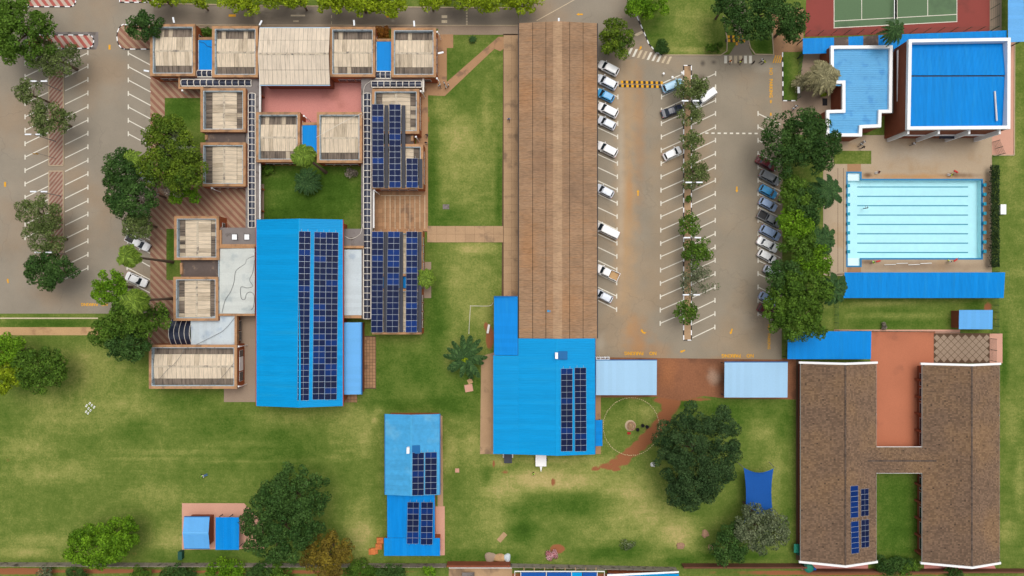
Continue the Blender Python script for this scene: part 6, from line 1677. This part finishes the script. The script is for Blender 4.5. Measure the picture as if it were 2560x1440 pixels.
person(2380,437,150,'yellow','white','sit','seated person in yellow at the upper pool edge', z=-.3)
person(2184,656,30,'lime','white','sit','seated person in lime at the lower pool edge', z=-.3)
person(2376,654,60,'white','yellow','sit','seated person in white at the lower pool edge', z=-.3)
person(2171,519,100,'grey','navy','reach','swimmer standing in the pool near the left end', z=-.9)

# ------------------------------------------------------------------ lamps and small things
def twin_lamp(x, y, label, h=6.5, sp=14, single_=False, rz=0.0):
    """x,y photo pixel between the two lamp heads"""
    c = P(x, y, h)
    t = thing('street_lamp', (c[0],c[1],0), label, 'street lamp', 'car park lamps')
    part('pole', MB().tube([(c[0],c[1],0),(c[0],c[1],h)], [.09,.06], 8), m['pole'], t)
    for s_ in ((-1,1) if not single_ else (1,)):
        dx, dy = math.cos(rz)*s_, math.sin(rz)*s_
        part('arm', MB().tube([(c[0],c[1],h-.1),(c[0]+dx*.5,c[1]+dy*.5,h)], .035, 6), m['pole'], t)
        part('lamp_head', MB().obox((c[0]+dx*1.05,c[1]+dy*1.05), (.62,.13), rz, 0, h-.05, h+.08), m['lampw'], t)
for a, b, d in ((97,203,'below the olive tree by the island'),(84,336,'beside an olive tree, second from top'),(97,479,'between airy trees, third from top'),(108,631,'just above the dense dark rounded tree')):
    twin_lamp(a, b, 'twin headed car park lamp in the left median ' + d)
for a, b, d in ((1726,252,'under the white van tree'),(1735,456,'beside airy foliage'),(1731,594,'over the pale median'),(1728,737,'below the thin greyish tree')):
    twin_lamp(a, b, 'twin headed car park lamp in the right median ' + d)
def walllamp(x, y, x2, y2, z, label):
    a, b = Vector(P(x,y,z)), Vector(P(x2,y2,z))
    t = thing('wall_lamp', tuple(b), label, 'wall lamp', 'white wall lamps')
    d = (a-b).normalized()
    part('bracket', MB().tube([b - Vector((0,0,.3)), b + d*.3], .04, 5), m['pole'], t)
    part('lamp_head', MB().obox(((a.x+b.x)/2+d.x*.15,(a.y+b.y)/2+d.y*.15), ((a-b).length/2, .16), math.atan2(d.y,d.x), 0, z-.06, z+.08), m['lampw'], t)
walllamp(433,45,436,59,3.9,'white lamp sticking up over the road from the corner block')
walllamp(654,53,648,65,3.9,'white slanted lamp at the left corner of the white hall')
walllamp(885,52,886,66,3.9,'white lamp sticking up over the road from the joined block')
walllamp(1035,54,1036,68,3.9,'white lamp sticking up over the road from the upper right block')
walllamp(1107,131,1093,134,3.9,'white lamp sticking out right towards the small lawn')
walllamp(1397,47,1397,57,4.2,'white lamp at the top end of the long brown block')
walllamp(371,178,358,176,3.6,'white lamp at the left wall of the corner block')
for (a, b, z_, dx, dy, lb) in ((1093,80,3.4,1,-1,'white dog leg downpipe at the upper right block corner'),(1092,196,3.4,1,-1,'white dog leg downpipe above the group of pupils'),(1052,228,3.3,1,-1,'white downpipe at the top right of the upper solar block'),(456,226,3.0,-1,0,'white downpipe beside the plaza steps'),(530,470,3.3,1,-1,'white downpipe on the block above the striped plaza'),(936,476,3.3,1,-1,'white downpipe at the top of the lined yard'),(597,866,3.4,1,0,'white downpipe on the red end wall upper'),(596,966,3.4,1,0,'white downpipe on the red end wall lower'),(760,290,3.3,1,-1,'white downpipe above the courtyard blue roof'),(1040,342,3.0,.5,-1,'white downpipe by the small stained flat roof')):
    p_ = Vector(P(a,b,z_)); t = thing('downpipe', (p_.x,p_.y,0), lb, 'downpipe', 'white downpipes')
    part('hopper', MB().box(p_.x-.16,p_.y-.16,z_-.1,p_.x+.16,p_.y+.16,z_+.12), m['white'], t)
    part('pipe', MB().tube([(p_.x,p_.y,z_-.1),(p_.x+dx*.35,p_.y+dy*.3,z_-.5),(p_.x+dx*.4,p_.y+dy*.35,.1)], .07, 6), m['white'], t)
# cables across roofs
def cable(pts, zs, label, mat='cable', r=.03, cat='cable'):
    n = len(pts); p_ = [Vector(P(a,b,zs if not isinstance(zs,(list,tuple)) else zs[k])) for k,(a,b) in enumerate(pts)]
    out = []
    for k in range(n-1):
        p0, p1, p2, p3 = p_[max(k-1,0)], p_[k], p_[k+1], p_[min(k+2,n-1)]
        for j in range(5):
            t_ = j/5; out.append(.5*((2*p1)+(p2-p0)*t_+(2*p0-5*p1+4*p2-p3)*t_*t_+(3*p1-p0-3*p2+p3)*t_**3))
    out.append(p_[-1])
    return single('cable', MB().tube(out, r, 4), m[mat], label, cat)
cable([(637,639),(618,648),(612,660),(590,677),(585,705),(576,730),(563,750),(555,782)], [3.75]+[3.6]*7, 'long black cable down the pale zinc roof', r=.04)
cable([(636,650),(632,680),(624,700),(632,715),(618,720),(602,718),(603,745),(612,748),(616,735),(625,730),(635,738),(634,765),(628,775)], 3.72, 'curling black cable on the right of the pale zinc roof', r=.04)
cable([(586,795),(560,825),(530,842),(482,866)], 3.35, 'cable crossing the L shaped zinc roof', r=.04)
cable([(462,872),(440,905),(418,925),(400,946)], 3.75, 'dark cable crossing the left of the long cream roof', r=.035)
cable([(590,900),(562,935),(535,962)], 3.75, 'dark cable crossing the right of the long cream roof', r=.035)
cable([(791,343),(840,315),(900,285),(904,295)], [4.1,4.2,4.2,4.1], 'pale cable slung across the courtyard block roof', 'hoop', .05)
cable([(906,560),(900,585),(878,597),(862,590)], [3.2,3.3,3.4,3.8], 'drooping white cable over the plain grey flat roof', 'hoop', .05)
cable([(908,240),(912,215),(928,202)], 3.1, 'white cable curving along the walkway roof corner', 'hoop', .05)
cable([(1172,835),(1176,770),(1180,765),(1222,765),(1233,757)], .08, 'thin pale pipe bending across the lawn to the deep blue lean to', 'hoop', .05, 'pipe')
cable([(497,104),(510,107),(518,115),(530,118)], 3.16, 'wavy dark cable on the upper left small blue roof', 'gutter', .04)
# bottom boundary walls built of precast panels
def panelwall(x0, x1, y0, y1, label, h=1.9, L=1.5):
    a, b = Vector(P(x0,y0)), Vector(P(x1,y1)); d = b-a; n = round(d.length/L); l = d.length/n; rz = math.atan2(d.y,d.x)
    t = thing('boundary_wall', tuple((a+b)/2), label, 'wall')
    pm = cmesh(('wall_panel', round(l,2)), lambda: MB().box(-l/2+.09,-.04,0,l/2-.09,.04,h), [m['wallconc']]); sm = cmesh(('wall_post',h), lambda: MB().box(-.085,-.09,0,.085,.09,h+.08), [m['wallconc']])
    for k in range(n):
        c = a + d*((k+.5)/n); o = place('wall_panel', pm, t, (c.x,c.y,0)); o.rotation_euler.z = rz
        c = a + d*(k/n); o = place('wall_post', sm, t, (c.x,c.y,0)); o.rotation_euler.z = rz
panelwall(-60, 1118, 1406, 1409, 'grey precast panel wall along the bottom left of the lawn')
panelwall(1278, 1690, 1409, 1418, 'grey precast panel wall along the bottom middle of the lawn')
single('brick_wall', MB().box(X(1119), Y(1407), 0, X(1276), Y(1403), 2.2), m['brickd'], 'red brick wall stretch beside the neighbour yard at the bottom', 'wall')
single('brick_wall', MB().box(X(1704), Y(1412), 0, X(2008), Y(1408), 1.9), m['wallbrown'], 'brown wall along the bottom below the dark trees', 'wall')
single('brick_wall', MB().box(X(2012), Y(1425), 0, X(2560), Y(1421), 1.6), m['wallbrown'], 'brown wall along the bottom below the tiled wings', 'wall')
# neighbour roofs beyond the wall
nb = thing('neighbour_yard', P(1200,1445), 'concrete patio with grey corrugated cover beyond the brick wall', 'patio')
part('patio', MB().box(X(1122), Y(1480), 0, X(1280), Y(1419), .06), m['concrete_path'], nb); part('gate_frame', MB().box(X(1122,1.8), Y(1421,1.8), .07, X(1280,1.8), Y(1419,1.8), 1.8), m['whited'], nb)
part('corrugated_cover', MB().ribs(P(1155,1480,.8),P(1186,1480,.8),P(1186,1431,.8),P(1155,1431,.8), .2,.04,.8), m['conc'], nb)
nr = thing('neighbour_verandah', P(1380,1445), 'royal blue tarpaulin verandah with white posts beyond the bottom wall', 'verandah')
for k, (a, b) in enumerate(((1303,1364),(1368,1428),(1430,1455),(1457,1492))): part('tarpaulin', MB().ribs(P(a,1490,2.2),P(b,1490,2.2),P(b,1431,2.4),P(a,1431,2.4), .5,.02,2.0), m['sail'] if k != 2 else m['blue'], nr)
part('beam', MB().box(X(1286,2.5), Y(1430,2.5), 2.35, X(1512,2.5), Y(1427.5,2.5), 2.5), m['whited'], nr)
for a in (1287,1302,1366,1429,1493,1511): part('post', MB().box(X(a,2.4)-.06, Y(1490,2.4), 2.3, X(a,2.4)+.06, Y(1430,2.4)-.01, 2.46), m['whited'], nr)
for a in np.linspace(1310,1490,8): part('rafter', MB().box(X(a,2.4)-.08, Y(1427,2.4), 2.3, X(a,2.4)+.08, Y(1419,2.4), 2.42), m['timber'], nr)
lean((1520,1434,1697,1490), 2.6, (.1,0), 'blue neighbour roof with white front edge at the bottom', 'blue', 'y', name='neighbour_roof', trim=None)
single('fascia_board', MB().prism([P(1518,1436,2.8)[:2],P(1697,1428,2.8)[:2],P(1697,1432,2.8)[:2],P(1518,1441,2.8)[:2]], 2.7, 2.85), m['white'], 'white board along the front of the blue neighbour roof', 'board')
# shade sail
mb = MB(); cs_ = [P(1859,1169,3.2),P(1934,1171,3.4),P(1934,1292,3.0),P(1860,1308,3.2)]
N_ = 12
def sp_(u, v):
    a = Vector(cs_[0]).lerp(Vector(cs_[1]), u); b = Vector(cs_[3]).lerp(Vector(cs_[2]), u); p_ = a.lerp(b, v); e = 4*u*(1-u); g = 4*v*(1-v)
    cen = (Vector(cs_[0])+Vector(cs_[2]))/2
    p_ = p_ + (cen-p_)*(.10*(e if v in (0,1) else 0)) ; p_.x += (.5-u)*2*.45*g; p_.y += -(.5-v)*2*.45*e; p_.z -= .5*e*g; return p_
for i in range(N_):
    for j in range(N_): mb.face([sp_(i/N_,j/N_), sp_(i/N_,(j+1)/N_), sp_((i+1)/N_,(j+1)/N_), sp_((i+1)/N_,j/N_)])
ss_ = thing('shade_sail', ((cs_[0][0]+cs_[2][0])/2,(cs_[0][1]+cs_[2][1])/2,0), 'blue cloth shade sail between the huge dark tree and flowered tree', 'shade sail')
part('cloth', mb, m['sail'], ss_)
for k, (ox, oy) in enumerate(((-.5,.5),(.4,.4),(.4,-.4),(-.4,-.4))):
    c = Vector(cs_[k]); part('post', MB().tube([(c.x+ox,c.y+oy,0),(c.x+ox*.4,c.y+oy*.4,c.z+.2)], .07, 6), m['pole'], ss_)
# boulders, slabs, firepit circle
def rock(x, y, r, label, mat='stone', flat=.55, name='boulder', cat='boulder'):
    c = P(x,y); bm = bmesh.new(); bmesh.ops.create_icosphere(bm, subdivisions=2, radius=1.0)
    R_ = D(r); sx, sy = random.uniform(.85,1.15), random.uniform(.85,1.15)
    for v in bm.verts:
        k = 1 + .16*math.sin(v.co.x*5+x)+.12*math.sin(v.co.y*6+y); v.co = Vector((v.co.x*sx*R_*k, v.co.y*sy*R_*k, max(-.05, v.co.z*flat*R_*k)))
    me = bpy.data.meshes.new(name); bm.to_mesh(me); bm.free(); me.materials.append(m[mat])
    return props(place(name, me, None, c), label, cat, None)
rock(1762,1335,10,'large rounded boulder nearest the flowered tree'); rock(1701,1364,9,'tan boulder in the pale dry grass'); rock(1776,1368,7,'boulder half under the dark bluish tree'); rock(1633,1161,7,'pale grey rock at the left edge of the huge dark tree','whited')
def sandpile(x, y, rx, ry, mat, label):
    bm = bmesh.new(); bmesh.ops.create_uvsphere(bm, u_segments=20, v_segments=10, radius=1.0)
    for v in bm.verts: k = 1+.1*math.sin(3*math.atan2(v.co.y,v.co.x)+x); v.co = Vector((v.co.x*D(rx)*k, v.co.y*D(ry)*k, max(-.02, v.co.z*.45)))
    me = bpy.data.meshes.new('sand_heap'); bm.to_mesh(me); bm.free(); me.materials.append(m[mat]); props(place('sand_heap', me, None, P(x,y)), label, 'sand heap', 'building sand heaps')
sandpile(1226,1393,15,13,'greypave','brown building sand heap left of the tan one by the bottom wall'); sandpile(1248,1394,18,10,'sand','tan sand heap by the bottom wall'); sandpile(1268,1394,9,11,'zincb','blue grey stone heap by the bottom wall')
single('timber_board', MB().obox(P(1255,1343)[:2], (D(13),D(6)), R(48), 0, .02, .08), m['timber'], 'pale board lying on the bottom lawn beside a dark green patch', 'board')
single('manhole_cover', MB().obox(P(1172,970)[:2], (D(10),D(9)), R(10), 0, 0, .12).obox(P(1172,970)[:2], (D(4),D(4)), R(10), 0, .12, .16), m['salmon'], 'square pink concrete manhole below the dark palm', 'manhole', 'manholes')
single('manhole_cover', MB().obox(P(1175,953)[:2], (D(6),D(6)), R(25), 0, 0, .1).obox(P(1175,953)[:2], (D(2.5),D(2.5)), R(25), 0, .1, .14), m['sand'], 'smaller tan manhole touching the pink one', 'manhole', 'manholes')
single('manhole_cover', MB().obox(P(1143,1176)[:2], (D(5),D(5)), 0, 0, 0, .1).obox(P(1143,1176)[:2], (D(2.5),D(2.5)), 0, 0, .1, .14), m['salmon'], 'small square manhole right of the dusty blue building', 'manhole', 'manholes')
single('manhole_cover', MB().obox(P(1115,517)[:2], (D(8),D(6)), 0, 0, 0, .08).obox(P(1115,517)[:2], (D(5),D(4)), 0, 0, .08, .12), m['conc'], 'grey drain cover at the left of the middle lawn', 'manhole', 'manholes')
fp = thing('fire_pit', P(1576,1065), 'stone ringed fire pit heaped with firewood', 'fire pit')
part('ash_bed', MB().lathe(P(1576,1064), [(D(14),.0),(D(13),.05),(D(8),.07)], 18), m['kerb'], fp)
for k in range(14):
    a = k*math.pi*2/14; c = (X(1578)+D(9)*math.cos(a), Y(1065)+D(9)*math.sin(a)); part('ring_stone', MB().obox(c, (.2,.14), a+1.5, 0, .03, .28), m['stone'], fp)
for k in range(10):
    a = random.uniform(0,3.14); c = (X(1578)+random.uniform(-.35,.35), Y(1065)+random.uniform(-.35,.35)); d = Vector((math.cos(a),math.sin(a)))*.5
    part('log', MB().tube([(c[0]-d.x,c[1]-d.y,.15+k*.03),(c[0]+d.x,c[1]+d.y,.2+k*.03)], .06, 6), m['timber'], fp)
for (a, b, lb) in ((1593,1073,'black cooking pot at the fire pit edge'),(1606,1063,'black bin right of the fire pit, nearer'),(1617,1066,'black bin right of the fire pit, beside timber')):
    single('bin', MB().lathe(P(a,b), [(.28,0),(.34,.55),(.36,.6),(.30,.6),(.28,.3)], 14), m['dblack'], lb, 'bin', 'black bins')
single('red_crate', MB().ring(X(1568), Y(1085), X(1576), Y(1080), .06, .02, .35).box(X(1568), Y(1085), .0, X(1576), Y(1080), .02), m['red'], 'red crate beside the fire pit', 'crate')
rc = thing('stone_circle', P(1577,1066), 'circle of small pale stones around the fire pit lawn', 'stone circle')
sm_ = cmesh(('border_stone',), lambda: MB().prism([(-.15,-.06),(.13,-.08),(.16,.05),(-.08,.08)], 0, .1), [m['rope']])
for k in range(84):
    a = 2*math.pi*k/84
    o = place('border_stone', sm_, rc, (X(1578+70*math.cos(a)+random.uniform(-.6,.6)), Y(1066+72*math.sin(a)+random.uniform(-.6,.6)), 0.01)); o.rotation_euler.z = -a+1.57+random.uniform(-.3,.3)
# trailer, parked utility, crates, tanks
tr_ = thing('box_trailer', P(1352,1152), 'white flat topped trailer at the bottom edge of the kitchen hall', 'trailer')
part('box', MB().box(X(1339,1.4), Y(1166,1.4), .5, X(1366,1.4), Y(1130,1.4), 1.4), m['white'], tr_); part('drawbar', MB().prism([P(1349,1166,.6)[:2],P(1356,1166,.6)[:2],P(1352.5,1180,.6)[:2]], .5, .6), m['white'], tr_)
for a in (1338.2,1366.8):
    part('wheel', MB().tube([(X(a)-.1,Y(1148),.33),(X(a)+.1,Y(1148),.33)], .33, 14), m['tyre'], tr_)
tg = thing('grey_trailer', P(1270,1145), 'grey covered trailer half under the kitchen hall eave', 'trailer')
part('cover', MB().box(X(1260,1.3), Y(1158,1.3), .5, X(1280,1.3), Y(1128,1.3), 1.3), m['steel'], tg)
for a in (1259,1281): part('mudguard', MB().box(X(a)-.16, Y(1142), .2, X(a)+.16, Y(1132), .75), m['whited'], tg)
for (a, b, s_, lb) in ((937,1376,5,'left stack of orange bricks at the bottom middle building'),(931,1378,4,'lowest stack of orange bricks on the grass'),(948,1365,5,'middle stack of orange bricks by the wall'),(951,1350,6,'upper stack of dark orange bricks by the wall')):
    t = thing('brick_stack', P(a,b), lb, 'brick stack', 'stacks of orange bricks')
    c = P(a,b); bme = cmesh(('brick',), lambda: MB().box(-.22,-.105,0,.22,.105,.14), [m['orangeb']])
    for l_ in range(3):
        for i in range(3):
            for j in range(5): o = place('brick', bme, t, (c[0]+(i-1)*.46, c[1]+(j-2)*.23, l_*.145)); o.rotation_euler.z = random.uniform(-.06,.06)
tk_ = thing('water_tank', P(2014,1412), 'round green plastic water tank at the foot of the left tiled wing', 'water tank')
part('shell', MB().lathe(P(2014,1412), [(.95,0),(.98,.4),(.95,.8),(.98,1.2),(.95,1.6),(.6,1.85),(.25,1.9)], 24), m['green_p'], tk_); part('lid', MB().lathe(P(2014,1412,1.9), [(.3,0),(.3,.1),(.1,.14)], 16), m['dkgreen'], tk_)
tk2 = thing('green_cabinet', P(1994,1371), 'small green ribbed cabinet roof at the left wall of the tiled wing', 'cabinet')
part('box', MB().box(X(1986), Y(1381), 0, X(2002), Y(1361), 1.5), m['dkgreen'], tk2); part('roof', MB().ribs(P(1985,1382,1.6),P(2003,1382,1.6),P(2003,1360,1.6),P(1985,1360,1.6), .3,.05,.6), m['green_p'], tk2)
tk3 = thing('waste_bin', P(456,1385), 'dark green wheeled bin below the sky blue shelter', 'bin')
part('body', MB().box(X(452), Y(1394), .1, X(461), Y(1374), 1.1), m['dkgreen'], tk3); part('lid', MB().box(X(451.4), Y(1394.5), 1.105, X(461.6), Y(1373.5), 1.18), m['dkgreen'], tk3)
single('blue_drum', MB().lathe(P(2032,1419), [(.3,0),(.32,.3),(.3,.6),(.32,.9),(.1,.92)], 14), m['sail'], 'blue drum beside the green water tank', 'drum')
for (a, b, lb) in ((1659,184,'leftmost of three round white bollard tops above the pale blue car'),(1681,193,'middle and lowest of three round white bollard tops'),(1705,182,'rightmost of three round white bollard tops by the median')):
    t = thing('bollard', P(a,b), lb, 'bollard', 'white topped bollards')
    part('base', MB().lathe(P(a,b), [(.22,0),(.18,.1),(.09,.15),(.08,.6)], 14), m['conc'], t); part('cap', MB().lathe(P(a,b,.6), [(.10,0),(.22,.05),(.22,.12),(.05,.16)], 14), m['white'], t)
# painted stones laid out on the left field
for k, (a, b, L) in enumerate(((225,1008,5),(217,1014,6),(230,1013,5),(236,1018,6),(222,1021,5),(227,1026,5),(216,1029,5),(221,1033,5))):
    d_ = ('top','upper left','upper middle','upper right','middle left','middle right','lower left','bottom')[k]
    single('marker_frame', MB().obox(P(a,b)[:2], (D(L)*.55,D(1.6)), R(58), 0, 0, .14).obox(P(a,b)[:2], (D(L)*.3,D(.6)), R(58), 1, .14, .16), [m['white'], m['grass']], f'white ringed marker on the left field, {d_} of the cluster', 'marker', 'white markers on the left field')
# pool things
for k, a in enumerate((2225,2255,2285,2315)):
    single('lane_float', MB().tube([P(a-14,662-(k%2)*3,.12),P(a+14,661-(k%2)*3,.12)], .09, 6), m['whited'], ('first','second','third','fourth')[k] + ' white lane pole from the left on the deck below the pool', 'lane pole', 'lane poles')
for (a, b, rz, lb) in ((2195,653,.2,'red rescue float at the lower left pool edge'),(2388,650,.6,'red rescue float at the lower right pool edge'),(2389,429,-.5,'red rescue float above the pool right half')):
    c = P(a,b); mb = MB().obox(c[:2], (.42,.16), rz, 0, .04, .2); mb.tube([(c[0]+.4*math.cos(rz),c[1]+.4*math.sin(rz),.12),(c[0]+.8*math.cos(rz),c[1]+.8*math.sin(rz)+.1,.06)], .025, 5)
    single('rescue_float', mb, m['red'], lb, 'float', 'red rescue floats')
bx = thing('cricket_screen', P(2504,524), 'white flat equipment box on the field beside the hedge', 'box')
part('base', MB().box(X(2498), Y(536), 0, X(2511), Y(512), .4), m['whited'], bx); part('lid', MB().box(X(2497.5), Y(536.5), .403, X(2511.5), Y(511.5), .47), m['white'], bx)
# fences
def fence(p0, p1, h, label, n, mat='dkgreen', wires=5, vert=False, cat='fence', name='fence'):
    a, b = Vector(P(*p0)), Vector(P(*p1)); d = b-a; t = thing(name, tuple((a+b)/2), label, cat)
    for k in range(n+1):
        c = a+d*(k/n); part('post', MB().box(c.x-.035,c.y-.035,0,c.x+.035,c.y+.035,h+.1), m[mat], t)
    for k in range(wires): z = .2+(h-.25)*k/(wires-1); part('rail', MB().tube([a+Vector((0,0,z)), b+Vector((0,0,z))], .014, 4), m[mat], t)
    if vert:
        for k in range(vert): c = a+d*((k+.5)/vert); part('bar', MB().box(c.x-.02,c.y-.02,.1,c.x+.02,c.y+.02,h), m[mat], t)
fence((2481,392),(2481,680), 1.9, 'dark steel fence along the hedge side of the pool', 10)
fence((2481,745),(2481,832), 1.9, 'steel fence beside the small pump house', 5, vert=30)
fence((2088,826),(2396,830), 1.7, 'dark fence along the lower edge of the pool lawn', 10)
fence((2086,748),(2087,826), 1.7, 'dark fence at the left end of the pool lawn', 4)
fence((1998,138),(1992,248), 1.8, 'dark fence along the verge by the yellow lettering', 5)
fence((2482,355),(2496,388), 2.0, 'slatted steel gate at the end of the salmon path', 2, vert=14, name='gate', cat='gate')
fence((2476,846),(2476,902), 1.8, 'slatted steel gate beside the diamond paved court', 2, vert=22, name='gate', cat='gate')
fence((2012,88),(2474,78), 2.6, 'tall dark wire fence along the lower side of the tennis court', 14)
fence((2476,78),(2478,-60), 2.6, 'tall dark wire fence at the right side of the tennis court', 5)
single('door_mat', MB().box(X(2056), Y(264), .03, X(2068), Y(246), .07), m['dblack'], 'black door mat below the lime ball shrub', 'mat')
sg = thing('notice_board', P(1998,225,0), 'white notice board on posts by the verge fence', 'notice board')
part('panel', MB().box(X(1994,2.0), Y(233,2.0), 1.9, X(2000,2.0), Y(217,2.0), 2.0), m['white'], sg)
for b in (219,231): part('post', MB().box(X(1996)-.05, Y(b)-.05, 0, X(1996)+.05, Y(b)+.05, 1.88), m['pole'], sg)
bn = thing('garden_bench', P(1225,825), 'white bench and stones by the soil strip left of lean to', 'bench')
part('seat', MB().obox(P(1221,822)[:2], (.9,.22), R(80), 0, .4, .46), m['whited'], bn)
for s_ in (-1,1): part('leg', MB().obox((X(1221)+s_*.12, Y(822)+s_*.7), (.06,.18), R(80), 0, 0, .39), m['whited'], bn)
fl = thing('flag_pole', P(139,396), 'thin flagpole with yellow flag in the left median', 'flagpole')
part('pole', MB().tube([P(139,396,0), P(139,396)[:2]+(5.4,)], [.05,.035], 6), m['pole'], fl)
mb = MB(); fx, fy = P(139,396)[:2]
for k in range(5): mb.face([(fx+.04-.22*k,fy+.06*math.sin(k*2),5.3),(fx+.04-.22*(k+1),fy+.06*math.sin(k*2+2),5.3),(fx+.04-.22*(k+1),fy+.06*math.sin(k*2+2)-.1,4.7),(fx+.04-.22*k,fy+.06*math.sin(k*2)-.1,4.7)])
part('flag', mb, m['yellow'], fl)
print('objects', len(bpy.data.objects))
